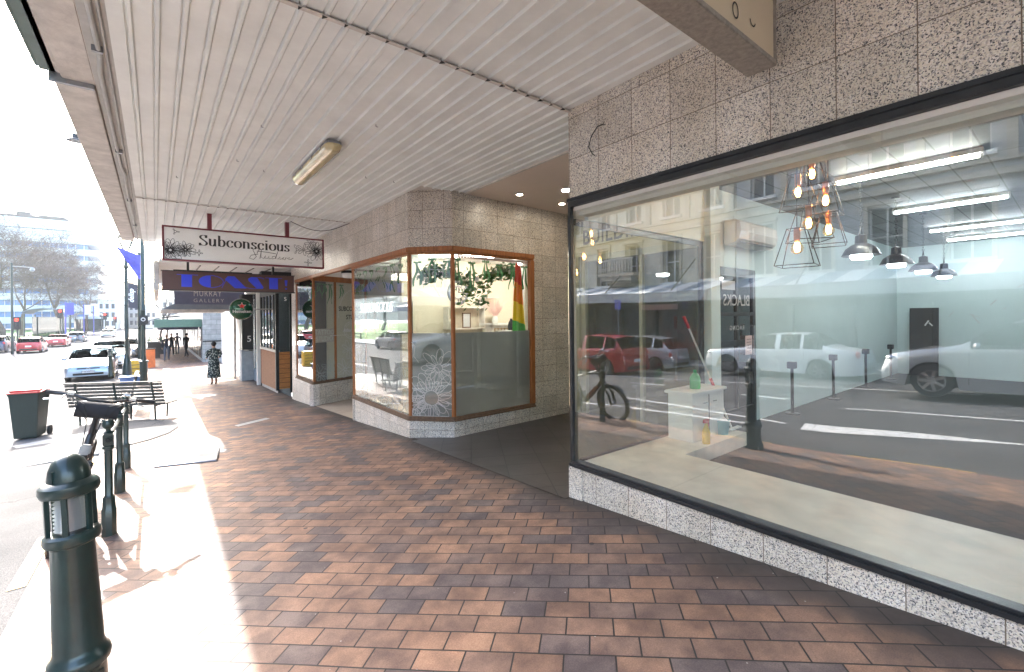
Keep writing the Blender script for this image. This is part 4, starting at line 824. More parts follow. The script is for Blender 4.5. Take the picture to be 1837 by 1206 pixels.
# ================================================================== CANOPIES
can = thing("street_canopy", "long ribbed white verandah ceiling covering the near footpath", "canopy", (0, 5, 1.89))
def ribbed(x0, x1, y0, y1, z, pitch=.1375, first=None):
    mb = MB(); x = x0; prof = [(x0, 0)]
    xr = first if first is not None else x0 + pitch / 2
    while xr + .048 < x1:
        prof += [(xr, 0), (xr + .002, .016), (xr + .008, .016), (xr + .016, -.014), (xr + .036, -.014), (xr + .045, .004), (xr + .047, 0)]
        xr += pitch
    prof.append((x1, 0))
    for (xa, za), (xb, zb) in zip(prof, prof[1:]):
        mb.quad((xa, y1, z + za), (xb, y1, z + zb), (xb, y0, z + zb), (xa, y0, z + za))
    return mb
first = .687 - .1375 * 6
for i, (y0, y1, zz) in enumerate(((-5, -3.1, 1.895), (-3.09, 2.905, 1.892), (2.915, 8.9, 1.888), (8.91, 13.62, 1.884))):
    ribbed(-.22, 2.998, y0, y1, zz, first=first).build("ribbed_panel", 'canopy', can)
ribbed(3.0, 3.72, 2.96, 5.86, 1.888, first=first + .1375 * 23).build("ribbed_panel", 'canopy', can)
b = MB()
for yy in (-3.1, 2.9, 8.9): b.box(-.22, 2.998 if yy < 5 else 2.998, yy - .012, yy + .022, 1.868, 1.874)
b.box(2.975, 3.0, 2.94, 5.85, 1.84, 1.86) if False else None
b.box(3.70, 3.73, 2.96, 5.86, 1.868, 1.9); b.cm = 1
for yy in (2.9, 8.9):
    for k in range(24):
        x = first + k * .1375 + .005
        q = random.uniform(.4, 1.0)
        if x < 2.95: b.prism([(x - .008, yy - .02 * q), (x + .034 * q, yy - .008), (x - .002, yy + .024)], 1.8640, 1.8675)  # dark prisms put in for the shade in the rib-end notches
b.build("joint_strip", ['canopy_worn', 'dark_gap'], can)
b = MB(); b.box(-.22, 3.74, -5, 13.62, 1.915, 1.99); b.box(-.22, 3.0, 13.62, 14.9, 1.93, 1.99); b.box(-.62, -.2, -5, 13.62, 1.93, 1.99); b.build("roof_deck", 'canopy_worn', can)  # stretch past the ribbed end is added to block a sun streak
b = MB(); b.box(-.36, -.22, -5, 13.62, 1.90, 1.925); b.build("shadow_gap", 'conduit', can)
b = MB(); b.box(-.60, -.37, 4.95, 13.85, 1.872, 2.10); b.box(-.56, -.36, -5, 4.95, 1.90, 2.14); b.build("fascia_board", 'canopy_worn', can, bevel=.006)
b = MB(); b.box(-.68, -.585, -5, 4.93, 1.93, 2.05); b.box(-.70, -.68, -5, 4.9, 1.935, 2.08); b.build("gutter", 'gutter', can, bevel=.004)
b = MB(); b.box(-.63, -.37, 4.92, 4.95, 1.86, 1.95); b.build("end_flashing", 'steel', can)
b = MB(); b.tube([(-.30, -5, 1.885), (-.30, 3.5, 1.885), (-.29, 4.3, 1.875), (-.31, 4.6, 1.88), (-.31, 7.2, 1.88), (-.285, 7.6, 1.872), (-.30, 8.2, 1.88), (-.31, 13.6, 1.88)], .016, 8); b.tube([(-.255, -5, 1.888), (-.255, 5, 1.888), (-.27, 13.6, 1.888)], .010, 6); b.build("conduit", 'conduit', can, smooth=True)
b = MB()
for y in (2, 4.2, 6.6, 9.2, 11.5): b.box(-.33, -.27, y, y + .03, 1.858, 1.90)
b.build("conduit_clip", 'steel', can)
b = MB(); rg = random.Random(3)
for i in range(7): x = rg.uniform(.2, 2.6); y = rg.uniform(4, 8); b.tube([(x, y, 1.888), (x, y, 1.868), (x + .02, y, 1.866)], .004, 5)
b.build("old_hook", 'steel', can)
# loose cable near the hanging sign
b = MB(); P = [(2.05, 9.4, 1.87)]
for i in range(1, 12): f = i / 12; P.append((2.05 + .95 * f, 9.4 - .5 * f, 1.87 - .17 * math.sin(PI * f)))
b.tube(P + [(3.0, 8.9, 1.86)], .006, 5); b.build("hanging_cable", 'cord', can)
# fluorescent fitting
t = thing("batten_light", "old weatherproof fluorescent fitting with a yellowed cover under the verandah", "light fitting", (1.49, 5.62, 1.88))
MB().box(-.075, .075, -.76, .76, -.055, 0).build("base_tray", 'steel', t, bevel=.012)
b = MB(); n_ = 10; ends = [(-.80, .35), (-.77, .85), (-.70, 1), (.70, 1), (.77, .85), (.80, .35)]
ring = []
for (y, s_) in ends: ring.append([(.088 * s_ * math.cos(PI + PI * k / n_), y, -.05 + .085 * s_ * math.sin(PI + PI * k / n_)) for k in range(n_ + 1)])
for r0, r1 in zip(ring, ring[1:]):
    for k in range(n_): b.quad(r0[k], r0[k + 1], r1[k + 1], r1[k])
b.poly(ring[0][::-1]); b.poly(ring[-1]); b.build("diffuser", 'diffuser', t, smooth=50)
b = MB()
for y in (-.55, -.2, .2, .55):
    for sx in (-1, 1): b.boxc((sx * .088, y, -.05), (.012, .04, .04))
b.build("clip", 'chrome', t)

# ------------------------------------------------------------------ near overhead box sign
t = thing("box_sign", "large cream box sign hanging overhead beside the granite shopfront", "sign", (1.9, 1.2, 1.47))
b = MB(); b.box(-1.05, 1.0, -.085, .085, 0, .03); b.box(-1.05, 1.0, -.085, .085, .38, .41); b.box(.975, 1.0, -.085, .085, .03, .38); b.box(-1.05, -1.02, -.085, .085, .03, .38); b.build("sign_frame", pm("weathered_alloy", (.34, .31, .27), .6, .2, var=.3, scale=30), t, bevel=.004)
b = MB(); b.box(-1.02, .975, -.076, .076, .03, .38); b.build("sign_face", pm("cream_sign_face", (.62, .53, .38), .55, var=.05, scale=2), t)
text_obj("Cargill", .26, "sign_lettering", 'ink', t, frame((.0, -.079, .26), (1, 0, 0), (0, 0, 1))) if False else None
t2 = MB(); F = frame((0, -.0765, 0), (1, 0, 0), (0, 0, 1)); ribbon(t2, arc(.50, .125, .030, .040, 150, -210, 20), F, .010); ribbon(t2, arc(.70, .15, .03, .03, 180, 350, 12), F, .009); t2.build("sign_lettering", 'ink', t)

# ------------------------------------------------------------------ hanging signs
def nib_word(mb, F, x, y, size, word, thin=.03, thick=.16, gap=.10):
    """round high-contrast serif letters; unit = x height"""
    g = {}
    def st(*p): return list(p)
    g['S'] = (.95, [arc(.48, 1.08, .34, .27, 40, 180, 12) + arc(.48, .62, .0, .0, 0, 0, 1)[:0] + [(.22, .92), (.5, .72), (.74, .52)] + arc(.48, .32, .36, .28, 30, -140, 14), [(.76, 1.02), (.78, 1.38)], [(.12, .0), (.10, .34)]])
    g['u'] = (.92, [[(.18, .95), (.18, .35)] + arc(.42, .3, .24, .26, 180, 300, 10) + [(.70, .3)], [(.72, .96), (.72, .03)], [(.02, .95), (.2, .95)], [(.56, .95), (.74, .95)], [(.7, .03), (.86, .03)]])
    g['b'] = (.92, [[(.2, 1.45), (.2, .06)], [(.04, 1.45), (.22, 1.45)], arc(.48, .48, .32, .44, 140, -140, 20)])
    g['c'] = (.82, [arc(.46, .48, .34, .44, 35, 325, 22), [(.70, .78), (.70, .62)]])
    g['o'] = (.90, [arc(.46, .48, .36, .44, 0, 360, 30)])
    g['n'] = (.96, [[(.2, .95), (.2, .03)], [(.02, .95), (.22, .95)], [(.06, .03), (.34, .03)], arc(.46, .62, .27, .30, 160, 0, 12) + [(.73, .3), (.73, .03)], [(.6, .03), (.88, .03)]])
    g['s'] = (.72, [arc(.36, .74, .22, .19, 40, 180, 10) + [(.2, .60), (.38, .49), (.52, .38)] + arc(.34, .25, .24, .20, 30, -150, 12), [(.56, .72), (.57, .93)], [(.10, .05), (.09, .26)]])
    g['i'] = (.46, [[(.22, .95), (.22, .03)], [(.04, .95), (.24, .95)], [(.06, .03), (.38, .03)], arc(.22, 1.26, .05, .05, 0, 360, 8)])
    for ch in word:
        adv, strokes = g[ch]
        for s_ in strokes: ribbon(mb, [(x + p[0] * size, y + p[1] * size) for p in s_], F, thin * size, thick * size)
        x += (adv + gap) * size
    return x
t = thing("hanging_sign", "white hanging sign with maroon frame reading Subconscious Studios between ink flowers", "sign", (1.40, 9.63, 1.31))
Wd, Hd = 1.30, .295
b = MB(); b.box(-Wd, Wd, -.07, .07, Hd - .028, Hd); b.box(-Wd, Wd, -.07, .07, -Hd, -Hd + .028); b.box(-Wd, -Wd + .028, -.07, .07, -Hd + .028, Hd - .028); b.box(Wd - .028, Wd, -.07, .07, -Hd + .028, Hd - .028); b.build("sign_frame", 'maroon', t, bevel=.003)
MB().box(-Wd + .028, Wd - .028, -.058, .058, -Hd + .028, Hd - .028).build("sign_panel", 'sign_white', t)
F = frame((0, -.0585, 0), (1, 0, 0), (0, 0, 1)); b = MB(); nib_word(b, F, -.79, -.005, .135, "Subconscious", .05, .26, .07); b.build("sign_lettering", 'ink', t)
b = MB(); sc = []
scr = [[(-.02, -.02), (.02, .06), (-.03, .10), (-.09, .05), (-.06, -.02), (-.03, -.08), (-.08, -.14), (-.15, -.12), (-.12, -.06), (0, -.03)], [(.03, -.12), (.06, .06), (.05, -.09), (.10, -.11), (.13, -.05), (.12, -.10), (.17, -.10), (.19, -.05), (.19, -.11), (.24, -.10)], [(-.02, .03), (.15, .02), (.32, .0)],
       [(.30, -.05), (.25, -.06), (.25, -.11), (.30, -.09), (.36, .07), (.31, -.10), (.36, -.10), (.39, -.05), (.39, -.11), (.43, -.09), (.47, -.05), (.44, -.10), (.48, -.11), (.50, -.06), (.53, -.08), (.57, -.05), (.55, -.10), (.60, -.09), (.64, -.06)]]
for s_ in scr: ribbon(b, [(p[0] * .95 + .12, p[1] * .95 - .06) for p in s_], F, .009)
b.build("script_lettering", 'ink', t)
b = MB(); cl = (-Wd + .035, -.72, -Hd + .035, Hd - .04)
flower(b, F, -1.19, -.12, .20, 14, .006, .12, cl, 3, 2); flower(b, F, -.98, -.10, .14, 11, .006, .12, cl, 2, 5); flower(b, F, -.79, -.14, .06, 4, .006, .3, cl, 1, 7); flower(b, F, -1.12, .20, .06, 3, .006, .3, cl, 1, 9)
cl = (.72, Wd - .035, -Hd + .035, Hd - .04); flower(b, F, 1.16, .05, .19, 13, .006, .12, cl, 3, 12); flower(b, F, .92, .06, .13, 5, .006, .1, cl, 1, 14); flower(b, F, 1.05, .20, .13, 6, .006, .1, cl, 1, 15); flower(b, F, 1.0, -.19, .07, 4, .006, .2, cl, 1, 16); flower(b, F, .80, .05, .10, 3, .006, .2, cl, 1, 17)
b.build("flower_drawing", 'ink', t)
for x in (-.63, .63): MB().box(x - .033, x + .033, -.04, .04, Hd, .574).build("hanger", 'maroon', t)
t = thing("hanging_sign", "brown hanging sign reading TOAST! in bright blue art deco letters", "sign", (1.41, 12.18, .86))
MB().box(-1.29, 1.29, -.08, .08, -.20, .20).build("sign_box", 'toast_brown', t, bevel=.003)
b = MB(); b.box(-1.31, 1.31, -.085, .085, -.222, -.20); b.box(-1.31, 1.31, -.085, .085, .20, .212); b.build("sign_trim", 'chrome', t) if False else b.build("sign_trim", 'black', t)
b = MB(); F = frame((0, -.0815, 0), (1, 0, 0), (0, 0, 1))
def fp_(pts): b.poly([F @ Vector((p[0], p[1], .001)) for p in pts])
H = .135
fp_([(-.96, -H), (-.77, -H), (-.77, H), (-.96, H)]); ribbon(b, [(-1.04, H - .005), (-.66, H - .005)], F, .010)
fp_([(-.43, -H)] + [(-.43, H)] + [(x, y) for x, y in arc(-.43, 0, .22, H, 90, 270, 16)]); ribbon(b, arc(-.43, 0, .24, H, 90, -90, 18), F, .010)
fp_([(-.10, H), (.03, H), (.27, -H), (.03, -H), (-.16, .06)]); ribbon(b, [(-.10, H), (-.22, -H)], F, .010)
fp_([(.36, H), (.48, H), (.62, -.10), (.60, -H), (.48, -H), (.31, .04), (.30, .09)]); ribbon(b, arc(.42, -.08, .20, .055, 200, 330, 10), F, .010); ribbon(b, arc(.52, .08, .12, .05, 150, 20, 10), F, .010)
fp_([(.74, -H), (.93, -H), (.93, H), (.74, H)]); ribbon(b, [(.66, H - .005), (1.02, H - .005)], F, .010)
fp_([(1.09, -.05), (1.13, -.05), (1.14, .09), (1.08, .09)]); fp_([(1.09, -H), (1.13, -H), (1.13, -.1), (1.09, -.1)])
b.build("sign_lettering", 'toast_blue', t)
for x in (-.84, .84): MB().box(x - .022, x + .022, -.03, .03, .212, 1.0).build("hanger", 'black', t)

# ------------------------------------------------------------------ café beyond the studio
cafe = thing("toast_cafe", "narrow cafe with black framed window over orange timber boards", "shop", (3, 16.5, -2.3))
b = MB(); zb = -1.02
b.wall((2.93, 15.45), (2.93, 18.1), lambda x, y: A(y) + .10, zb, .08, 0); b.build("timber_front", 'timber_sun', cafe)
b = MB(); b.wall((3.32, 15.42), (2.99, 15.42), lambda x, y: -2.16, zb, .06, 0); b.build("timber_side", 'timber_panel', cafe)
b = MB(); 
for k in range(8): b.box(2.985, 3.33, 15.414, 15.42, -2.12 + k * .145, -2.112 + k * .145)
b.build("board_groove", 'dark_gap', cafe)
b = MB(); b.wall((2.95, 15.44), (2.95, 18.1), zlow, -2.18, .1, 0); b.wall((3.33, 15.44), (2.96, 15.44), -2.6, -2.165, .1, 0); b.build("base", 'concrete', cafe)
b = MB(); b.box(2.90, 2.99, 15.39, 15.50, -2.2, 1.02); b.box(2.92, 2.99, 18.05, 18.15, -2.4, 1.02); b.box(2.92, 2.99, 15.5, 18.05, .78, 1.02); b.box(3.30, 3.36, 15.36, 15.5, -2.3, .98); b.box(2.99, 3.30, 15.39, 15.46, .80, 1.0)
for y in (15.95, 16.5, 17.05, 17.6): b.box(2.93, 2.98, y - .05, y + .05, -.99, .78)
b.build("window_frame", 'black_paint', cafe, bevel=.004)
b = MB(); b.box(2.88, 3.0, 15.40, 18.1, zb, zb + .06); b.build("window_sill", 'off_white', cafe)
MB().box(2.955, 2.961, 15.5, 18.05, -.96, .78).build("window_glass", 'glass2', cafe); MB().box(2.99, 3.30, 15.42, 15.426, -1.0, .80).build("side_glass", 'glass2', cafe)
MB().box(3.355, 3.385, 15.34, 15.40, -2.35, 1.0).build("door_jamb", 'timber', cafe); b = MB(); b.box(3.40, 4.2, 15.5, 15.56, -2.3, .95); b.build("door", 'dark_glassy', cafe)
b = MB(); b.box(4.2, 4.3, 13.75, 25, -2.5, 1.3); b.box(3.1, 4.2, 13.74, 13.80, -2.3, 1.3); b.build("inner_wall", 'dark_glassy', cafe)
b = MB(); b.box(2.87, 3.05, 18.45, 18.62, -2.5, 1.1); b.build("white_post", 'white', cafe)
b = MB(); b.box(2.99, 3.1, 15.4, 31, 1.02, 1.42); b.build("fascia", 'off_white', cafe)
text_obj("5", .17, "door_number", 'white', cafe, frame((3.18, 15.385, .62), (1, 0, 0), (0, 0, 1)))
# neighbour with tiled stall riser
nb = thing("tiled_shop", "shop with pale blue tiled stall riser and dark pillar numbered 5", "shop", (3, 21, -2.4))
b = MB(); b.wall((3.05, 18.8), (3.05, 20.4), zlow, -1.95, .2, 0); b.wall((3.4, 18.78), (3.06, 18.78), -2.6, -1.95, .1, 0); b.build("stall_riser", 'blue_tile', nb)
b = MB(); b.wall((2.66, 20.55), (2.66, 21.2), zlow, -1.25, .5, 0); b.wall((3.2, 20.54), (2.67, 20.54), -2.6, -1.25, .1, 0); b.box(2.64, 2.72, 20.5, 21.25, -1.25, -1.2); b.build("pillar_base", pm("pale_blue_render", (.34, .38, .41), .7), nb)
b = MB(); b.box(2.68, 3.2, 20.56, 21.2, -1.2, 1.0); b.build("pillar", 'black', nb); text_obj("5", .34, "pillar_number", 'white', nb, frame((2.92, 20.55, -.78), (1, 0, 0), (0, 0, 1)))
b = MB(); b.box(3.06, 3.12, 18.8, 20.5, .8, 1.0); b.box(3.05, 3.12, 20.44, 20.52, -1.95, 1); b.box(3.04, 3.1, 18.74, 18.8, -1.95, 1.0); b.build("window_frame", 'chrome', nb)
MB().box(3.08, 3.085, 18.8, 20.44, -1.95, .8).build("window_glass", 'glass2', nb)
b = MB(); b.box(3.0, 3.4, 21.2, 31, -2.8, 3.0); b.box(3.4, 9, 14.2, 31.0, 2.9, 3.0); b.box(3.05, 3.4, 14.0, 21.2, 1.45, 3.0); b.build("rendered_wall", 'far_wall', nb)
# second canopy with white fascia
c2 = thing("cafe_canopy", "shorter flat white verandah behind the hanging signs with deep plain fascia", "canopy", (1.4, 17, 1.3))
b = MB(); b.box(-.02, .08, 14.0, 21.6, .74, 1.46); b.build("fascia", 'canopy_worn', c2, bevel=.01)
b = MB(); b.box(.08, 3.0, 13.6, 22.2, 1.40, 1.47); b.build("ceiling_panel", 'canopy', c2)
b = MB()
for k in range(5): b.box(.9 + k * .40, .93 + k * .40, 14.0, 20.6, 1.385, 1.40)
b.box(.4, 2.3, 15.5, 15.56, 1.34, 1.399); b.build("ceiling_batten", 'black', c2)
b = MB(); b.box(2.3, 3.2, 14.0, 14.3, .95, 1.33); b.build("services_box", 'black', c2)
b = MB(); b.box(.0, 2.9, 20.5, 20.62, .62, .74); b.build("end_beam", 'black', c2) if False else None
# grey blue awning of the gallery
aw = thing("gallery_awning", "slate blue awning with a lettered front reading MURRAY GALLERY", "awning", (1.6, 23, .4))
b = MB(); b.box(.58, 2.95, 21.80, 21.86, .62, 1.22); b.build("lettered_panel", 'slate_blue', aw)
b = MB(); b.quad((.18, 21.75, .42), (2.60, 21.75, .42), (2.95, 21.81, .64), (.58, 21.81, .64)); b.quad((.18, 21.75, .42), (.58, 21.81, .64), (.58, 25.6, .64), (.18, 25.6, .42)); b.quad((.58, 21.81, .66), (2.95, 21.81, .66), (2.95, 25.6, .66), (.58, 25.6, .66)); b.build("canvas", 'awning_grey', aw)
b = MB(); b.box(.16, 2.62, 21.72, 21.80, .34, .42); b.box(.16, .24, 21.8, 25.6, .34, .42); b.box(2.54, 2.62, 21.72, 21.80, -2.5, .34); b.box(.16, 2.62, 26.4, 25.6, .34, .42); b.build("awning_rail", 'canopy_worn', aw)
Fg = lambda x, z: frame((x, 21.795, z), (1, 0, 0), (0, 0, 1))
text_obj("MURRAY", .34, "awning_lettering", 'lettering', aw, Fg(1.66, 1.05), spacing=1.2, sx=.62); text_obj("GALLERY", .20, "awning_lettering", 'lettering', aw, Fg(1.70, .77), spacing=1.35)
# ball shaped beer sign
bs = thing("beer_sign", "round green globe sign with a red star and white lettering on the cafe front", "sign", (2.02, 15.6, .31))
b = MB(); b.sphere((0, 0, 0), .31, 32, 18, (1, .44, 1)); b.build("globe", pm("green_enamel", (.02, .12, .055), .12, .3, coat=1), bs, smooth=True)
b = MB(); b.torus((0, 0, 0), .305, .012, 'y', 36, 6); b.tube([(.31, 0, 0), (.98, 0, 0)], .014, 8); b.build("rim_bracket", 'chrome', bs, smooth=True)
Fb = frame((0, -.133, .09), (1, 0, 0), (0, 0, 1)); b = MB()
P = []
for k in range(10): rr = .10 if k % 2 == 0 else .04; a = PI / 2 + k * PI / 5; P.append((rr * math.cos(a), rr * math.sin(a)))
for k in range(10): q, s_ = P[k], P[(k + 1) % 10]; b.poly([Fb @ Vector((0, 0, .004)), Fb @ Vector((q[0], q[1], .0)), Fb @ Vector((s_[0], s_[1], .0))])
b.build("star", pm("sign_red", (.75, .03, .02), .4), bs)
b = MB(); 
for k in range(10): q, s_ = P[k], P[(k + 1) % 10]; ribbon(b, [(q[0] * 1.12, q[1] * 1.12), (s_[0] * 1.12, s_[1] * 1.12)], Fb, .010, lift=-.003)
b.build("star_outline", 'white', bs)
text_obj("Heineken", .125, "globe_lettering", 'white', bs, frame((0, -.139, -.07), (1, 0, 0), (0, 0, 1)), off=.002)
# projecting block wall and green awning beyond the sunny gap
bw = thing("block_building", "grey concrete block side wall facing the sunny gap", "building", (3, 33, -2.6))
b = MB(); b.box(2.28, 8, 33.5, 60, -2.9, 2.6); b.build("wall", 'block', bw)
b = MB(); b.box(2.27, 3.7, 33.44, 33.50, -1.35, -1.27); b.build("dark_band", 'black', bw)
b = MB()
for k in range(6): b.box(2.25, 2.28, 34.5 + k * 3, 36.8 + k * 3, -2.4, -.4)
b.build("shop_window", 'win_dark', bw)
ga = thing("green_awning", "plain dark green verandah over the far shaded footpath", "awning", (1, 40, 0))
b = MB(); b.box(-.06, 2.27, 33.9, 34.0, -.42, .06); b.box(-.06, .0, 34, 62, -.42, .06); b.build("valance", 'awning_green', ga)
b = MB(); b.box(0, 2.27, 34, 62, -.02, .04); b.build("roof", 'dark_cloth', ga)
b = MB(); b.box(.1, 2.2, 36.5, 36.6, -.62, -.42); b.build("under_sign", 'slate_blue', ga)
fa = thing("far_verandah", "curved grey verandah roof farthest along the shaded footpath", "awning", (-.4, 50, .3))
b = MB()
for k in range(8):
    a0, a1 = k * PI / 16, (k + 1) * PI / 16
    b.quad((1.6 - 2.4 * math.cos(a0) , 33.9 + 1, -.45 + .75 * math.sin(a0)), (1.6 - 2.4 * math.cos(a1), 34.9, -.45 + .75 * math.sin(a1)), (1.6 - 2.4 * math.cos(a1), 62, -.45 + .75 * math.sin(a1)), (1.6 - 2.4 * math.cos(a0), 62, -.45 + .75 * math.sin(a0)))
b.build("curved_roof", 'awning_grey', fa)
rb = thing("far_shop_row", "row of pale two storey shops continuing beyond the green verandah", "building", (5, 80, -2.5))
b = MB(); b.box(2.4, 12, 60, 140, -3, 2.8); b.build("wall", 'far_wall', rb)
b = MB()
for k in range(14): b.box(2.37, 2.4, 61 + k * 5, 64.4 + k * 5, .9, 2.2)
b.build("window_row", 'win_dark', rb)
# ================================================================== STREET FURNITURE
def bollard(loc, label, group=None):
    t = thing("lit_bollard", label, "bollard", loc, R(20), group)
    MB().lathe([(.150, -.05), (.150, .06), (.142, .085), (.128, .10), (.120, .13), (.118, .27), (.120, .272), (.137, .285), (.143, .305), (.137, .325), (.122, .338), (.113, .36), (.098, .78), (.100, .79), (.122, .80), (.129, .815), (.126, .835), (.112, .845)], n=40).build("shaft", 'green', t, smooth=35)
    b = MB()
    for k in range(6):
        a = k * PI / 3; b.boxc((.103 * math.cos(a), .103 * math.sin(a), .92), (.022, .024, .16), rz=a)
    b.build("lantern_bar", 'green', t, bevel=.002)
    MB().lathe([(.085, .842), (.085, 1.0)], n=30).build("lens", 'lamp_glass', t, smooth=True)
    b = MB()
    for k in range(9): b.lathe([(.03, .85 + k * .016), (.078, .855 + k * .016), (.03, .862 + k * .016)], n=24)
    b.build("louvre", 'lettering', t, smooth=True)
    b = MB(); b.lathe([(.110, .995), (.128, 1.0), (.136, 1.018), (.132, 1.04), (.116, 1.052), (.096, 1.058), (.094, 1.075), (.088, 1.105), (.068, 1.138), (.036, 1.158), (.001, 1.163)], n=40); b.boxc((0, 0, 1.06), (.003, .20, .10)) ; b.build("dome_cap", 'green', t, smooth=35)
    t.scale = (.76, .76, 1.055)
    M4 = Matrix.Rotation(R(-12), 4, 'Z'); b = MB(); b.box(.108, .122, -.04, .04, .06, .255, M4); b.build("access_door", 'green', t, bevel=.003)
    b = MB(); b.box(.05, .17, -.012, .012, .01, .025, M4); b.tube([M4 @ Vector((.15, 0, .0)), M4 @ Vector((.15, 0, .05))], .010, 6); b.build("anchor_bolt", 'steel', t)
    return t
bl = bollard((-.30, 2.79, G(-.3, 2.79) ), "dark green lantern bollard with domed cap, nearest object at bottom left")
bl.location = (-.262, 2.755, G(-.26, 2.76) - .01); bl.rotation_euler = (0, R(-2.8), R(-38))
dup(bl, (-1.56, 27.0, G(-1.56, 27) + .25), None, "distant lantern bollard between the silver hatchback and the long bench")
dup(bl, (-.30, -4.2, G(-.3, -4.2)), None, "lantern bollard behind the viewer at the kerb")
def rail_post(x, y):
    t = thing("hitching_post", "", "rail post", (x, y, G(x, y)), 0, "ball topped posts of the cycle rail"); t.scale = (1, 1, 1.17)
    MB().lathe([(.056, -.04), (.056, .20), (.050, .21), (.046, .29), (.036, .30), (.031, .31), (.032, .66), (.044, .665), (.044, .685), (.036, .69)], n=8, ph=PI / 8).build("post", 'green', t, smooth=30)
    b = MB(); b.boxc((0, 0, .735), (.075, .075, .09)); b.torus((0, -.04, .735), .022, .007, 'y', 18, 6); b.build("rail_socket", 'green', t, bevel=.006)
    MB().lathe([(.030, .78), (.046, .785), (.030, .795), (.018, .80), (.018, .815), (.035, .825), (.044, .845), (.044, .862), (.034, .885), (.001, .895)], n=24).build("ball_finial", 'green', t, smooth=True)
    b = MB(); b.lathe([(.016, 0), (.016, .01)], (0, -.046, .735), 14, Matrix.Rotation(PI / 2, 4, 'X')); b.build("socket_hole", 'dark_gap', t)
    return t
p0 = rail_post(-.34, 5.45); p0['label'] = "nearest ball topped green post of the cycle rail"
for y, lb in ((7.0, "middle ball topped green post of the cycle rail"), (8.45, "farthest ball topped green post of the cycle rail")): dup(p0, (-.34, y, G(-.34, y)), 0, lb)
b = MB(); b.tube([(-.34, 5.48, G(-.34, 5.45) + .86), (-.34, 7.0, G(-.34, 7.0) + .86), (-.34, 8.45, G(-.34, 8.45) + .86)], .017, 8)
tag(b.build("cycle_rail", 'green', smooth=True), "thin horizontal rail joining the ball topped posts", "rail")

# wheelie bin
t = thing("wheelie_bin", "dark green wheelie bin with bright red lid standing on the build-out", "bin", (-2.08, 13.75, G(-2.08, 13.75) + .01), R(-12)); t.scale = (.84, .84, 1)
b = MB(); lo = [(-.21, -.25), (.21, -.25), (.21, .22), (-.21, .22)]; hi = [(-.27, -.33), (.27, -.33), (.27, .30), (-.27, .30)]
for i in range(4):
    j = (i + 1) % 4; b.quad((*lo[i], .03), (*lo[j], .03), (*hi[j], .93), (*hi[i], .93))
b.poly([(*p, .03) for p in reversed(lo)]); b.box(-.29, .29, -.35, .32, .92, .96); b.box(-.25, .25, .30, .38, .88, .95); b.build("bin_body", 'bin_green', t, bevel=.012)
b = MB(); b.quad((-.30, -.38, .965), (.30, -.38, .965), (.29, .30, 1.04), (-.29, .30, 1.04)); b.box(-.30, .30, -.38, .36, .962, .985); b.prism([(-.27, -.3), (.27, -.3), (.24, .3), (-.24, .3)], .985, 1.03); b.build("lid", 'red', t, bevel=.01)
b = MB(); b.tube([(-.24, .40, .97), (.24, .40, .97)], .016, 8); b.build("handle", 'red', t)
for sx in (-1, 1):
    m4 = Matrix.Translation((sx * .27, .25, .10)) @ Matrix.Rotation(PI / 2, 4, 'Y'); b = MB(); b.lathe([(.03, -.03), (.095, -.03), (.10, -.015), (.10, .015), (.095, .03), (.03, .03)], n=28, M4=m4); b.build("wheel", 'rubber', t, smooth=35)
MB().tube([(-.26, .25, .10), (.26, .25, .10)], .012, 8).build("axle", 'steel', t)

# benches
def bench(loc, rz, label, L=2.05):
    t = thing("park_bench", label, "bench", loc, rz, "slatted benches on the build-out")
    b = MB()
    for k in range(7):
        z = .42 + k * .080; y = -.02 - k * .018; b.box(-L / 2, L / 2, y - .014, y + .014, z, z + .062)
    b.box(-L / 2, L / 2, -.18, -.09, .975, 1.0); b.build("backrest", 'slat', t, bevel=.004)
    b = MB()
    for k in range(6): b.box(-L / 2, L / 2, .06 + k * .072, .115 + k * .072, .42, .445)
    b.build("seat", 'slat', t, bevel=.004)
    for x in (-L / 2 + .22, 0, L / 2 - .22):
        b = MB(); b.tube([(x, -.15, .97), (x, -.03, .44), (x, .0, .0)], .024, 6); b.tube([(x, -.0, .40), (x, .45, .40), (x, .42, 0)], .022, 6); b.build("leg_frame", 'bench_green', t)
    return t
bench((-.70, 14.1, G(-.7, 14.1) + .012), R(-31), "long slatted timber bench with its back to the shops, nearest bench")
bench((-.55, 16.1, G(-.5, 16.1) + .01), R(90), "second slatted bench turned along the kerb, hidden behind the nearest one", 1.7)

# concrete service cover and small plaque
t = thing("service_cover", "pale concrete service cover in a metal rim set in the brick paving", "manhole cover", (0, 0, 0)); b = MB()
q = [(-.02, 8.05), (.66, 7.62), (.80, 8.72), (.05, 9.2)]
b.poly([(x, y, G(x, y) + .014) for x, y in q]); 
for i in range(4):
    a_, c_ = q[i], q[(i + 1) % 4]; b.quad((*a_, G(*a_) - .02), (*c_, G(*c_) - .02), (*c_, G(*c_) + .014), (*a_, G(*a_) + .014))
b.build("cover_slab", 'lid', t)
b = MB()
for i in range(4): a_, c_ = q[i], q[(i + 1) % 4]; b.tube([(a_[0], a_[1], G(*a_) + .012), (c_[0], c_[1], G(*c_) + .012)], .014, 6)
b.build("rim", 'steel', t)
t = thing("ground_plaque", "small pale lettered plaque laid flat in the brick paving", "plaque", (0, 0, 0)); b = MB()
q = [(1.28, 10.45), (1.90, 10.75), (1.86, 10.98), (1.24, 10.68)]; b.poly([(x, y, G(x, y) + .008) for x, y in q]); b.build("plate", 'conduit', t)
b = MB()
for k in range(16):
    f = .08 + .84 * k / 15
    if k in (5, 10): continue
    x = 1.27 + .6 * f; y = 10.56 + .29 * f; b.boxc((x, y, G(x, y) + .010), (.018, .06, .002), rz=R(26))
b.build("raised_letters", 'steel', t)

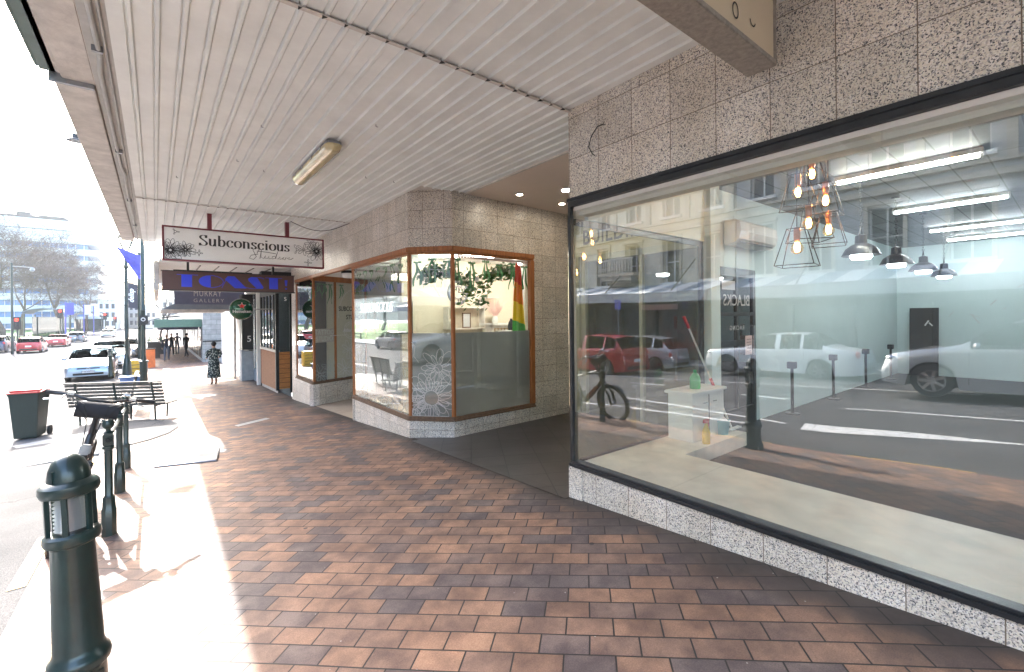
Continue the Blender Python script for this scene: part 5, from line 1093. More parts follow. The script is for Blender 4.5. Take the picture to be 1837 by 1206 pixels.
# heritage street lamp
t = thing("street_lamp", "green heritage street lamp with a four sided glass lantern", "street lamp", (-.97, 25.6, G(-.97, 25.6)))
MB().lathe([(.20, 0), (.20, .25), (.16, .35), (.17, .40), (.13, .95), (.11, 1.0), (.075, 1.1), (.07, 1.9), (.085, 1.93), (.07, 1.97), (.062, 3.3), (.08, 3.33), (.062, 3.38), (.055, 4.9), (.085, 4.95), (.085, 5.05), (.055, 5.1), (.05, 5.3), (.08, 5.35), (.05, 5.42), (.04, 5.6)], n=14).build("post", 'green', t, smooth=30)
b = MB(); b.lathe([(.36, 6.26), (.30, 6.32), (.12, 6.42), (.001, 6.46)], n=4, ph=PI / 4)
for k in range(4):
    a = PI / 4 + k * PI / 2; b.tube([(.12 * math.cos(a), .12 * math.sin(a), 5.72), (.36 * math.cos(a), .36 * math.sin(a), 6.26)], .030, 5)
    b.tube([(.02 * math.cos(a), .02 * math.sin(a), 5.55), (.12 * math.cos(a), .12 * math.sin(a), 5.72)], .028, 5)
b.build("lantern_frame", 'green', t)
MB().lathe([(.11, 5.73), (.345, 6.25)], n=4, ph=PI / 4).build("lantern_glass", 'lamp_glass', t)
# tall flag pole with sign box
t = thing("banner_pole", "tall dark green pole with square sign box, purple banner and black banner", "pole", (-.38, 23.5, G(-.38, 23.5)))
MB().lathe([(.13, 0), (.13, .9), (.16, .92), (.16, .98), (.10, 1.0), (.09, 1.1), (.075, 1.2), (.070, 3), (.085, 3.02), (.070, 3.05), (.06, 7.2)], n=12).build("pole_shaft", 'green', t, smooth=30)
MB().box(-.14, .15, -.15, -.09, 2.42, 2.80).build("sign_box", 'black', t, bevel=.02); MB().torus((0, -.16, 2.64), .06, .016, 'y', 20, 6).build("round_badge", 'white', t)
b = MB()
for k in range(8):
    f0, f1 = k / 8, (k + 1) / 8
    b.quad((-.12 - .75 * (1 - f0), 1.0 - .05 * math.sin(f0 * 9), 5.65 - 1.35 * f0), (-.05, 1.0, 5.3 - .9 * f0), (-.05, 1.0, 5.3 - .9 * f1), (-.12 - .75 * (1 - f1), 1.0 - .05 * math.sin(f1 * 9), 5.65 - 1.35 * f1))
b.build("purple_banner", 'banner_blue', t); b = MB(); b.tube([(0, 0, 5.7), (-.95, 1.0, 5.75)], .02, 6); b.tube([(0, 0, 4.5), (-.12, 1.0, 4.5)], .02, 6); b.build("banner_arm", 'green', t)
t = thing("second_pole", "slimmer green pole behind the tall one carrying a black lettered banner", "pole", (-.75, 36, G(-.75, 36)))
MB().lathe([(.12, 0), (.10, 1), (.08, 7)], n=10).build("pole_shaft", 'green', t, smooth=True)
b = MB(); b.quad((-.72, 0, 5.15), (-.09, 0, 5.0), (-.09, 0, 3.5), (-.62, 0, 3.6)); b.quad((-.62, .02, 3.6), (-.09, .02, 3.5), (-.09, .02, 5.0), (-.72, .02, 5.15)); b.build("black_banner", 'banner_black', t)
text_obj("delisp", .36, "banner_lettering", 'white', t, frame((-.38, -.02, 4.3), (0, 0, 1), (-1, 0, 0)), shear=.3, off=.01)
# kerb-side clutter
def simple_box(name, label, cat, x0, x1, y0, y1, z0, z1, mat, extra=None):
    t = thing(name, label, cat, ((x0 + x1) / 2, (y0 + y1) / 2, z0)); b = MB(); hx, hy = (x1 - x0) / 2, (y1 - y0) / 2; b.box(-hx, hx, -hy, hy, 0, z1 - z0); b.build("box_body", mat, t, bevel=.02)
    if extra: extra(t, hx, hy, z1 - z0)
    return t
def lid_of(mat): return lambda t, hx, hy, h: MB().box(-hx * 1.12, hx * 1.12, -hy * 1.12, hy * 1.12, h, h + .05).build("lid", mat, t, bevel=.01)
simple_box("blue_crate", "low blue crate on the footpath behind the bench", "crate", -1.15, -.35, 24.4, 25.1, G(-.7, 24.5), G(-.7, 24.5) + .28, 'box_blue', lid_of('box_blue'))
def slots(t, hx, hy, h):
    b = MB()
    for k in range(4): b.box(-hx * .8, hx * .8, -hy - .006, -hy, .12 + k * .17, .15 + k * .17)
    b.build("slot", 'timber_dark', t)
simple_box("yellow_crate", "yellow slotted crate between the lamp and the banner pole", "crate", -1.05, -.45, 27.0, 27.6, G(-.7, 27), G(-.7, 27) + .85, 'yellow', slots)
simple_box("orange_barrel", "bright orange bin beside the banner pole", "bin", -.62, -.02, 33, 33.6, G(-.3, 33), G(-.3, 33) + 1.05, 'orange', lid_of('black'))
simple_box("litter_bin", "dark grey litter bin in front of the planter box", "bin", -.45, .25, 42, 42.7, G(0, 42), G(0, 42) + 1.15, 'planter_soil', lid_of('steel'))
def plants(t, hx, hy, h):
    b = MB(); rg = random.Random(9)
    for i in range(160):
        c = Vector((rg.uniform(-hx, hx), rg.uniform(-hy, hy), h + rg.uniform(0, .45))); u = Vector((rg.gauss(0, 1), rg.gauss(0, 1), rg.gauss(0, 1))).normalized() * .09; v = u.orthogonal().normalized() * .04; b.poly([c - u, c + v, c + u, c - v])
    b.build("plant", 'leaf', t)
simple_box("planter", "dark square planter with low shrubs beside the sunny footpath", "planter", -.5, .7, 47, 48.2, G(0, 47), G(0, 47) + .9, 'planter_soil', plants)

# ================================================================== BICYCLE
t = thing("mountain_bike", "black electric mountain bike with orange accents and a handlebar bag leaning on the rail", "bicycle", (-.71, 5.45, G(KX - .1, 5.45) - .02), R(-90), rx=R(-14))
WR = .365
def bwheel(x, nm_):
    w_ = MB(); w_.torus((x, 0, WR), WR - .033, .035, 'y', 44, 10); o = w_.build(nm_, 'tyre_tan', t, smooth=True)
    k = MB()
    for i in range(66): 
        a = 2 * PI * i / 66
        for sy in (-1, 1): k.boxc((x + (WR + .001) * math.cos(a), sy * .013, WR + (WR + .001) * math.sin(a)), (.008, .016, .018), ry=-a)
    k.build("tread", 'rubber', o)
    r_ = MB(); r_.torus((x, 0, WR), WR - .068, .011, 'y', 44, 6); r_.build("rim", 'carbon', o, smooth=True)
    s_ = MB()
    for i in range(28):
        a = 2 * PI * i / 28; s_.tube([(x + .025 * math.cos(a + .5), .02 * (-1) ** i, WR + .025 * math.sin(a + .5)), (x + (WR - .07) * math.cos(a), 0, WR + (WR - .07) * math.sin(a))], .0012, 3)
    s_.build("spokes", 'steel', o)
    h = MB(); h.tube([(x, -.06, WR), (x, .06, WR)], .028, 10); h.torus((x, .045, WR), .085, .006, 'y', 24, 4); h.build("hub_disc", 'steel', o, smooth=True)
    return o
bwheel(0.0, "wheel"); bwheel(-1.18, "wheel")
BB = Vector((-.72, 0, .34)); HT = Vector((-.24, 0, .97)); HB = Vector((-.17, 0, .76)); STp = Vector((-.86, 0, .90)); RA = Vector((-1.18, 0, WR)); FA = Vector((0, 0, WR))
b = MB(); b.tube([HT, HB], .028, 10); b.tube([HB - Vector((.01, 0, -.02)), (-.45, 0, .52), BB + Vector((.03, 0, 0))], [.038, .05, .055], 10); b.tube([HT, STp - Vector((0, 0, .12))], .024, 8); b.tube([BB, STp], .02, 8)
for sy in (-1, 1): b.tube([BB + Vector((0, sy * .03, .02)), RA + Vector((0, sy * .06, 0))], .014, 7); b.tube([STp - Vector((0, 0, .1)), RA + Vector((0, sy * .06, 0))], .011, 7)
b.build("bike_frame", 'carbon', t, smooth=True)
b = MB(); b.boxc((-.44, 0, .545), (.42, .105, .06), ry=R(-42)); b.build("battery_panel", 'bike_orange', t, bevel=.01)
b = MB()
for sy in (-1, 1): b.tube([HB + Vector((.02, sy * .065, -.02)), FA + Vector((-.02, sy * .06, .18))], .019, 8); b.tube([FA + Vector((-.02, sy * .06, .2)), FA + Vector((0, sy * .06, 0))], .024, 8)
b.tube([HB + Vector((.02, -.07, -.02)), HB + Vector((.02, .07, -.02))], .022, 8); b.tube([HB, HT + Vector((-.04, 0, .10))], .018, 8); b.build("fork", 'carbon', t, smooth=True)
b = MB(); 
for k in range(10):
    a0 = R(40 + k * 9); a1 = R(49 + k * 9); rr = WR + .025; b.quad((rr * math.cos(a0), -.035, WR + rr * math.sin(a0)), (rr * math.cos(a1), -.035, WR + rr * math.sin(a1)), (rr * math.cos(a1), .035, WR + rr * math.sin(a1)), (rr * math.cos(a0), .035, WR + rr * math.sin(a0)))
b.build("mudguard", 'black', t)
SM = HT + Vector((.02, 0, .31)); b = MB(); b.tube([HT, SM], .022, 8)
b.tube([SM + Vector((-.06, -.38, .03)), SM + Vector((-.02, -.2, .035)), SM + Vector((0, -.08, 0)), SM + Vector((0, .08, 0)), SM + Vector((-.02, .2, .035)), SM + Vector((-.06, .38, .03))], .014, 8); b.build("handlebar", 'carbon', t, smooth=True)
for sy in (-1, 1):
    MB().tube([SM + Vector((-.045, sy * .26, .034)), SM + Vector((-.062, sy * .39, .03))], .019, 10).build("grip", 'rubber', t, smooth=True)
    b = MB(); b.tube([SM + Vector((-.03, sy * .25, .03)), SM + Vector((.04, sy * .27, .0)), SM + Vector((.04, sy * .38, -.02))], .008, 6); b.boxc(SM + Vector((-.02, sy * .22, .045)), (.05, .05, .025)); b.build("brake_lever", 'chrome', t)
MB().boxc(SM + Vector((-.01, .17, .075)), (.07, .05, .02), ry=R(-15)).build("display", 'chrome', t, bevel=.004)
b = MB(); b.tube([SM + Vector((.07, -.15, -.075)), SM + Vector((.07, .15, -.075))], [.072, .072], 20); b.build("handlebar_bag", 'dark_cloth', t, smooth=40)
b = MB()
for k, sy in enumerate((-1, 1, -1, 1)): b.tube([SM + Vector((.0, sy * .24, .03)), SM + Vector((.16, sy * (.16 - .03 * k), -.02)), SM + Vector((.15, sy * .05, -.16)), HB + Vector((.03, sy * .02, .05))], .004, 5)
b.build("cable", 'cord', t)
b = MB(); b.boxc(HB + Vector((.055, 0, .10)), (.05, .08, .09)); b.build("headlight", 'concrete', t, bevel=.012)
b = MB(); b.tube([STp, STp + Vector((-.03, 0, .17))], .014, 8); b.build("seat_post", 'steel', t); b = MB(); b.sphere(STp + Vector((-.06, 0, .20)), .09, 16, 8, (1.0, .85, .35)); b.sphere(STp + Vector((.07, 0, .195)), .07, 14, 8, (1.3, .4, .33)); b.build("saddle", 'rubber', t, smooth=True)
b = MB(); b.torus(BB + Vector((0, .06, 0)), .075, .008, 'y', 24, 5); b.tube([BB + Vector((0, .08, 0)), BB + Vector((.10, .09, -.13))], .012, 6); b.tube([BB + Vector((0, -.08, 0)), BB + Vector((-.10, -.09, .13))], .012, 6); b.build("crankset", 'steel', t)
for sg in (1, -1): MB().boxc(BB + Vector((sg * .10, sg * .14, -sg * .13)), (.09, .10, .02)).build("pedal", 'black', t)

# ================================================================== VEHICLES
def lerp_pts(P, x):
    if x <= P[0][0]: return P[0][1]
    for (a, za), (c, zc) in zip(P, P[1:]):
        if x <= c:
            t = (x - a) / (c - a); return za + (zc - za) * t
    return P[-1][1]
KINDS = dict(
    hatch=dict(L=4.1, W=1.70, top=[(0, .52), (.012, .66), (.05, .76), (.13, .86), (.24, .96), (.27, 1.0), (.40, 1.36), (.48, 1.47), (.62, 1.50), (.80, 1.46), (.88, 1.40), (.965, 1.02), (.985, .95), (1, .60)], belt=[(0, .50), (.05, .70), (.24, .90), (.5, .97), (.9, 1.03), (.97, .98), (1, .58)], ws=(.265, .455), rw=(.875, .965), side=(.31, .90), pil=(.56, .79), wx=(.19, .82), wr=.31),
    sedan=dict(L=4.75, W=1.74, top=[(0, .55), (.008, .72), (.03, .80), (.25, .92), (.30, .95), (.42, 1.36), (.47, 1.41), (.66, 1.43), (.71, 1.40), (.82, 1.05), (.85, 1.02), (.985, .96), (.992, .90), (1, .60)], belt=[(0, .52), (.03, .76), (.3, .90), (.8, .95), (.98, .92), (1, .58)], ws=(.30, .42), rw=(.71, .82), side=(.335, .80), pil=(.53, .68), wx=(.18, .78), wr=.31),
    suv=dict(L=4.6, W=1.84, top=[(0, .58), (.012, .78), (.05, .92), (.14, 1.02), (.25, 1.10), (.28, 1.14), (.39, 1.52), (.46, 1.62), (.60, 1.66), (.80, 1.62), (.90, 1.55), (.965, 1.16), (.985, 1.05), (1, .65)], belt=[(0, .56), (.05, .84), (.25, 1.03), (.5, 1.08), (.9, 1.15), (.97, 1.10), (1, .62)], ws=(.275, .43), rw=(.885, .965), side=(.32, .91), pil=(.55, .77), wx=(.19, .81), wr=.35))
def car(label, loc, rz, kind, paint, plate=None, group=None, emblem=False, name="parked_car", rx=0):
    K = KINDS[kind]; L, W = K['L'], K['W']; t = thing(name, label, "car", loc, rz, group)
    n_ = 64; st = []; wr = K['wr']; arch = wr + .055
    for i in range(n_ + 1):
        f = i / n_; x = L / 2 - f * L; e = abs(2 * f - 1)
        w_ = W / 2 * (1 - .16 * max(0, (e - .72) / .28) ** 2.2); top = lerp_pts(K['top'], f); belt = min(lerp_pts(K['belt'], f), top - .005)
        zb = .20 + .06 * max(0, (e - .8) / .2); za = zb
        for wf in K['wx']:
            dx = abs(f - wf) * L
            if dx < arch: za = max(za, wr + math.sqrt(arch * arch - dx * dx))
        hh = top - belt; w6 = .94 * w_ - .30 * hh * .95
        z3 = max(zb + (belt - zb) * .45, za + .004); z4 = max(belt - .10, za + .02)
        ring = [(0, zb + .0), (.55 * w_, zb), (.62 * w_, za), (.985 * w_, za), (1.0 * w_, z3), (.992 * w_, z4), (.95 * w_, max(belt, z4 + .01)), (w6, max(top - .035 * min(1, hh * 4 + .3), belt)), (w6 * .72, top - .006), (0, top + .012)]
        st.append((x, ring))
    parts = {k: MB() for k in ('car_body', 'windscreen', 'rear_window', 'side_window', 'underbody')}
    for i in range(n_):
        f = (i + .5) / n_; (xa, ra), (xb, rb_) = st[i], st[i + 1]
        for k in range(9):
            key = 'car_body'
            if k in (7, 8) and K['ws'][0] < f < K['ws'][1]: key = 'windscreen'
            elif k in (7, 8) and K['rw'][0] < f < K['rw'][1]: key = 'rear_window'
            elif k == 6 and K['side'][0] < f < K['side'][1] and all(abs(f - p) > .011 for p in K['pil']): key = 'side_window'
            elif k <= 2: key = 'underbody'
            for sg in (1, -1):
                a_ = (xa, sg * ra[k][0], ra[k][1]); b_ = (xa, sg * ra[k + 1][0], ra[k + 1][1]); c_ = (xb, sg * rb_[k + 1][0], rb_[k + 1][1]); d_ = (xb, sg * rb_[k][0], rb_[k][1])
                if sg == 1: parts[key].quad(a_, b_, c_, d_)
                else: parts[key].quad(d_, c_, b_, a_)
    for (x, r_), sgn in ((st[0], 1), (st[-1], -1)):
        pts = [(x, p[0], p[1]) for p in r_] + [(x, -p[0], p[1]) for p in reversed(r_[:-1])]
        parts['car_body'].poly(pts if sgn == -1 else pts[::-1])
    for k, mb in parts.items():
        mt = paint if k == 'car_body' else ('dark_gap' if k == 'underbody' else 'car_glass')
        o = mb.build(k, mt, t)
        bm = bmesh.new(); bm.from_mesh(o.data); bmesh.ops.remove_doubles(bm, verts=bm.verts, dist=1e-4); bm.to_mesh(o.data); bm.free()
        o.data.polygons.foreach_set('use_smooth', [True] * len(o.data.polygons)); o.data.set_sharp_from_angle(angle=R(32))
    # cabin floor / seats seen through the glass
    b = MB()
    for sx, sy in ((.02, .38), (.02, -.38), (-.95, .38), (-.95, -.38)): b.boxc((sx, sy, .78), (.16, .46, .75), ry=R(-12)); b.boxc((sx - .02, sy, 1.18), (.10, .26, .16))
    b.build("seat", 'dark_cloth', t, bevel=.03)
    for wf in K['wx']:
        for sg in (1, -1):
            x = L / 2 - wf * L; m4 = Matrix.Translation((x, sg * (W / 2 - .115), wr)) @ Matrix.Rotation(-sg * PI / 2, 4, 'X')
            w_ = MB().lathe([(wr * .60, -.10), (wr * .93, -.10), (wr, -.07), (wr, .07), (wr * .94, .10), (wr * .66, .105), (wr * .64, .08)], n=30, M4=m4).build("wheel", 'rubber', t, smooth=35)
            r_ = MB(); r_.lathe([(wr * .66, .06), (wr * .66, .10), (wr * .60, .10), (wr * .58, .06)], n=30, M4=m4)
            for j in range(7):
                a = 2 * PI * j / 7; r_.boxc((0, 0, 0), (0, 0, 0)) if False else r_.box(.03, wr * .62, -.028, .028, .075, .098, m4 @ Matrix.Rotation(a, 4, 'Z'))
            r_.lathe([(.06, .07), (.055, .105), (.001, .108)], n=16, M4=m4); r_.build("rim", 'chrome', w_, smooth=35)
    f = lambda q: L / 2 - q * L
    zt = lerp_pts(K['top'], .05); wz = W / 2
    for sg in (1, -1):
        b = MB(); b.sphere((f(.045), sg * wz * .76, zt - .11), .12, 16, 8, (1.25, 1.35, .55)); b.build("headlight", 'chrome', t, smooth=True)
        b = MB(); b.sphere((f(.975), sg * wz * .80, zt + .02), .12, 14, 8, (.55, .9, 1.0)); b.build("tail_light", 'red', t, smooth=True)
        b = MB(); b.sphere((f(K['ws'][0] + .06), sg * (wz + .07), lerp_pts(K['belt'], .33) + .07), .09, 14, 8, (.6, 1.1, .75)); b.build("wing_mirror", paint, t, smooth=True)
        b = MB()
        for q in (K['side'][0] - .01, K['pil'][0], K['pil'][1] + .015):
            x = f(q); zz = lerp_pts(K['belt'], q); b.box(x - .004, x + .004, sg * wz * .993 - .004, sg * wz * .999 + .003, .32 + (.3 if q > .7 else 0), zz - .04)
        b.build("door_gap", 'dark_gap', t)
        b = MB()
        for q in (K['pil'][0] - .04, K['pil'][1] - .03): b.boxc((f(q), sg * (wz + .006), lerp_pts(K['belt'], q) - .12), (.16, .02, .03))
        b.build("door_handle", paint, t)
    b = MB(); b.boxc((f(.004) , 0, .36), (.05, W * .62, .13)); b.build("lower_grille", 'dark_gap', t, bevel=.02)
    b = MB(); b.boxc((f(.010), 0, .60), (.06, W * .46, .075)); b.build("grille", 'black' , t, bevel=.02)
    b = MB()
    for sg in (1, -1): b.boxc((f(.012), sg * W * .38, .37), (.05, .16, .07))
    b.build("fog_lamp", 'steel', t, bevel=.01)
    b = MB(); b.boxc((f(.995), 0, .38), (.06, W * .7, .16)); b.build("rear_bumper", 'black', t, bevel=.02)
    b = MB(); b.boxc((f(-.004), 0, .47), (.012, .40, .13)); b.build("front_plate", 'lettering', t)
    b = MB(); b.boxc((f(1.0) - .012, 0, .66), (.012, .40, .13)); b.build("rear_plate", 'lettering', t)
    if plate: text_obj(plate, .12, "plate_number", 'ink', t, frame((f(-.004) + .008, 0, .47), (0, 1, 0), (0, 0, 1)), sx=.9)
    if emblem:
        b = MB(); x = f(0) + .03; b.boxc((x, .035, .63), (.012, .014, .075)); b.boxc((x, -.035, .63), (.012, .014, .075)); b.boxc((x, 0, .63), (.012, .06, .012)); b.torus((x, 0, .63), .062, .008, 'x', 20, 5); b.build("grille_emblem", 'chrome', t)
    return t
P_silver = car_paint("silver_blue_paint", (.30, .37, .45)); P_red = car_paint("red_paint", (.42, .012, .018), .2); P_white = car_paint("white_car_paint", (.66, .67, .68), .1); P_grey = car_paint("grey_paint", (.16, .17, .18)); P_dark = car_paint("dark_blue_paint", (.03, .035, .07)); P_sil2 = car_paint("silver_paint", (.46, .48, .50)); P_slv3 = car_paint("pale_silver_paint", (.55, .57, .58), .4)
def onroad(x, y, up=0): return (x, y, RD(x, y) + up)
car("silver blue hatchback with a lettered front plate, parked facing the viewer", onroad(-2.38, 29.8), R(-90), 'hatch', P_silver, "PWW930", None, True)
car("white van-like car with a wide windscreen parked behind the silver hatchback", onroad(-2.15, 37.5), R(-90), 'suv', P_slv3)
car("small dark car third in the parked row behind the lamp post", onroad(-1.9, 47.0), R(-90), 'hatch', P_grey)
car("bright red hatchback seen from behind, waiting in the far lane", onroad(-9.25, 62.6), R(90), 'hatch', P_red, name="red_car")
car("second red car, ahead of the red hatchback in the queue", onroad(-9.0, 75.5), R(90), 'sedan', P_red, name="red_car")
car("dark grey car at the head of the queue by the crossing", onroad(-8.6, 88), R(90), 'hatch', P_grey, name="queued_car")
car("dark blue car at the left edge left of the red hatchback", onroad(-12.1, 66), R(90), 'suv', P_dark, name="queued_car")
car("pale blue car cut by the left edge of the picture", onroad(-12.3, 59), R(90), 'hatch', P_silver, name="queued_car")
car("white saloon driving toward the viewer far down the street", onroad(-6.6, 108), R(-90), 'sedan', P_white, name="oncoming_car")
car("white car following the white saloon far down the street", onroad(-7.2, 122), R(-90), 'suv', P_white, name="oncoming_car")
# cars seen in the shop window reflection
car("red sports utility car across the street mirrored in the shop window", onroad(-9.1, 13.4), R(90), 'suv', P_red, name="red_car")
car("silver hatchback parked across the street behind the red one", onroad(-11.35, 12.6), R(90), 'hatch', P_sil2)
car("old white saloon parked across the street mirrored in the shop window", onroad(-10.9, 6.4), R(90), 'sedan', P_white)
car("silver sports utility car passing in the near lane mirrored in the window", onroad(-7.6, .55), R(90), 'suv', P_sil2, name="passing_car")
car("dark car parked across the street by the corner shop", onroad(-11.2, -.2), R(90), 'hatch', P_grey)
for i, (y, pt, kd) in enumerate(((22, P_sil2, 'suv'), (27.5, P_white, 'hatch'), (33, P_red, 'sedan'), (40, P_grey, 'suv'))):
    car(["silver wagon", "white hatchback", "red saloon", "grey wagon"][i] + " parked across the street outside the picture", onroad(-11.3, y), R(90), kd, pt)

# ================================================================== PEOPLE
def person(label, loc, rz, h, shirt, trousers, hair='hair', stride=.0, arms=((.10, .12), (-.10, .12)), shoes='shoe', skin_legs=False, dress=None, group=None):
    t = thing("person", label, "person", loc, rz, group); s = h / 1.75
    V = []; E_ = []; RD_ = []; seg = []
    def add(p, r, par=None, region='shirt'):
        V.append(Vector(p) * s); RD_.append(r * s); i = len(V) - 1
        if par is not None: E_.append((par, i)); seg.append((par, i, region))
        return i
    pel = add((0, 0, .95), .135); wa = add((0, 0, 1.10), .125, pel, 'shirt'); ch = add((0, -.01, 1.30), .150, wa, 'shirt'); up_ = add((0, .0, 1.42), .115, ch, 'shirt'); nk = add((0, .0, 1.50), .055, up_, 'skin'); hd0 = add((0, .01, 1.58), .068, nk, 'skin'); hd1 = add((0, .0, 1.66), .085, hd0, 'skin'); add((0, -.01, 1.73), .06, hd1, 'skin')
    for sg, st_ in ((1, stride), (-1, -stride)):
        hip = add((sg * .085, 0, .90), .098, pel, 'trousers'); kn = add((sg * .09, st_ * .26 + .02, .50 + .02 * abs(st_)), .062, hip, 'trousers'); an = add((sg * .09, st_ * .50 - (.10 if st_ < 0 else 0), .09 + (.06 if st_ < 0 else 0)), .042, kn, 'trousers'); ft = add((sg * .095, st_ * .50 + .06 - (.10 if st_ < 0 else 0), .035 + (.02 if st_ < 0 else 0)), .040, an, 'shoe'); add((sg * .10, st_ * .50 + .15 - (.10 if st_ < 0 else 0), .025), .030, ft, 'shoe')
    for sg, (sw, bend) in ((1, arms[0]), (-1, arms[1])):
        sh = add((sg * .18, 0, 1.40), .062, up_, 'shirt'); el = add((sg * .245, sw * .25, 1.13), .045, sh, 'shirt'); wz = 1.13 - .24 * math.cos(bend); wy = sw * .25 + .24 * math.sin(bend)
        wr = add((sg * .245 - sg * .05 * math.sin(bend), wy, wz), .028, el, 'sleeve'); dd = Vector((0, math.sin(bend), -math.cos(bend)))
        pm_ = add(Vector((sg * .24 - sg * .05 * math.sin(bend), wy, wz)) + dd * .07, .032, wr, 'skin'); base = Vector(V[pm_]) / s
        for k, (off_, ln) in enumerate(((-.027, .062), (-.009, .072), (.009, .068), (.027, .052))):
            a_ = add(base + dd * .035 + Vector((0, off_, off_ * .2)), .0085, pm_, 'skin'); c_ = add(base + dd * (.035 + ln * .5) + Vector((-sg * .006, off_, 0)), .008, a_, 'skin'); add(base + dd * (.032 + ln * .85) + Vector((-sg * .025, off_, 0)), .007, c_, 'skin')
        a_ = add(base - dd * .02 + Vector((-sg * .01, .042, 0)), .010, pm_, 'skin'); add(base + dd * .02 + Vector((-sg * .02, .055, 0)), .008, a_, 'skin')
    me = bpy.data.meshes.new("person_skeleton"); me.from_pydata([tuple(v) for v in V], E_, []); o = bpy.data.objects.new("body", me); COL.objects.link(o)
    md = o.modifiers.new("skin", 'SKIN'); md.use_smooth_shade = True; md.branch_smoothing = .6
    o.modifiers.new("sub", 'SUBSURF').levels = 1
    for i, r in enumerate(RD_): me.skin_vertices[0].data[i].radius = (r, r * (.72 if i in (1, 2, 3) else 1))
    me.skin_vertices[0].data[0].use_root = True
    bpy.context.view_layer.update(); dg = bpy.context.evaluated_depsgraph_get(); ev = bpy.data.meshes.new_from_object(o.evaluated_get(dg)); COL.objects.unlink(o); bpy.data.objects.remove(o)
    bare = skin_legs
    regs = {'shirt': 0, 'trousers': 1, 'skin': 2, 'shoe': 3, 'sleeve': 2 if bare else 0}
    for m_ in (shirt, 'skin' if bare else trousers, 'skin', shoes): ev.materials.append(M[m_] if isinstance(m_, str) else m_)
    for p in ev.polygons:
        c = p.center; best = 9; reg = 0
        for (a_, b2, rg_) in seg:
            A0, B0 = V[a_], V[b2]; ab = B0 - A0; tt = max(0, min(1, (c - A0).dot(ab) / ab.length_squared)); d_ = (c - (A0 + ab * tt)).length - .5 * (RD_[a_] + RD_[b2])
            if d_ < best: best = d_; reg = regs[rg_]
        p.material_index = reg; p.use_smooth = True
    body = bpy.data.objects.new("body", ev); COL.objects.link(body); body.parent = t
    hb = MB(); hb.sphere((0, -.022 * s, 1.672 * s), .098 * s, 18, 12, (.92, 1.05, 1.0)); hb.v = [(x, y, z) if not (y > .035 * s and z < 1.70 * s) else (x * .7, y * .3 - .0, max(z, 1.69 * s)) for x, y, z in hb.v]; hb.build("hair", hair, t, smooth=True)
    fb = MB(); fb.sphere((0, .088 * s, 1.625 * s), .014 * s, 8, 6, (1, 1.2, 1.5)); 
    for sg in (1, -1): fb.sphere((sg * .082 * s, 0, 1.635 * s), .018 * s, 8, 6, (.5, 1, 1.5))
    fb.build("nose_and_ears", 'skin', t, smooth=True) if False else fb.build("face", 'skin', t, smooth=True)
    eb = MB()
    for sg in (1, -1): eb.sphere((sg * .032 * s, .078 * s, 1.645 * s), .009 * s, 8, 6)
    eb.boxc((0, .083 * s, 1.59 * s), (.04 * s, .008 * s, .006 * s)); eb.build("eyes", 'hair', t)
    if dress:
        db = MB(); prof = [(.115, 1.44, .7), (.165, 1.38, .68), (.175, 1.25, .75), (.155, 1.10, .8), (.19, .95, .85), (.215, .75, .95), (.235, .5, 1), (.25, .30, 1.0), (.245, .285, 1.0)]
        n_ = 40; rows_ = []
        for (r, z, fl) in prof: rows_.append([(r * s * math.cos(2 * PI * j / n_) * (1 + .05 * math.sin(j * PI / 2.5) * max(0, 1 - z)), r * fl * s * math.sin(2 * PI * j / n_) * (1 + .05 * math.cos(j * PI / 2.5) * max(0, 1 - z)), z * s) for j in range(n_)])
        for r0, r1 in zip(rows_, rows_[1:]):
            for j in range(n_): db.quad(r1[j], r1[(j + 1) % n_], r0[(j + 1) % n_], r0[j])
        db.poly(rows_[0]); db.build("dress", dress, t, smooth=True)
        for sg in (1, -1): MB().tube([(sg * .15 * s, 0, 1.40 * s), (sg * .205 * s, .0, 1.33 * s), (sg * .245 * s, 0, 1.20 * s)], [.078 * s, .078 * s, .074 * s], 14).build("sleeve", dress, t, smooth=True)
    return t
person("woman in a long floral dress standing with her back to the viewer", (1.74, 20.6, G(1.74, 20.6)), R(10), 1.62, 'floral', 'skin', stride=.05, arms=((.0, 1.35), (.0, 1.35)), skin_legs=True, dress='floral')
person("man in a dark jacket and grey jeans walking toward the viewer", (.58, 38.0, G(.58, 38)), R(175), 1.76, 'navy', 'denim', hair='hair_grey', stride=.35, arms=((.5, .4), (-.4, .3)))
person("person in dark clothes walking behind the man in the dark jacket", (.95, 43.0, G(.95, 43)), R(-170), 1.72, 'dark_cloth', 'dark_cloth', stride=-.3)
person("dark clothed person leaning to the right under the green awning", (1.75, 40.5, G(1.7, 40.5)), R(30), 1.72, 'dark_cloth', 'dark_cloth', stride=.5, arms=((.6, .5), (-.5, .4)))
person("dark clothed walker just left of the leaning one under the awning", (1.35, 44.5, G(1.35, 44.5)), R(-5), 1.7, 'dark_cloth', 'navy', stride=-.4, arms=((.4, .4), (-.4, .3)))
person("pedestrian in dark coat striding across the road", (-8.2, 84.0, RD(-8, 84)), R(90), 1.72, 'dark_cloth', 'denim', stride=.75, arms=((.4, .3), (-.4, .3)))

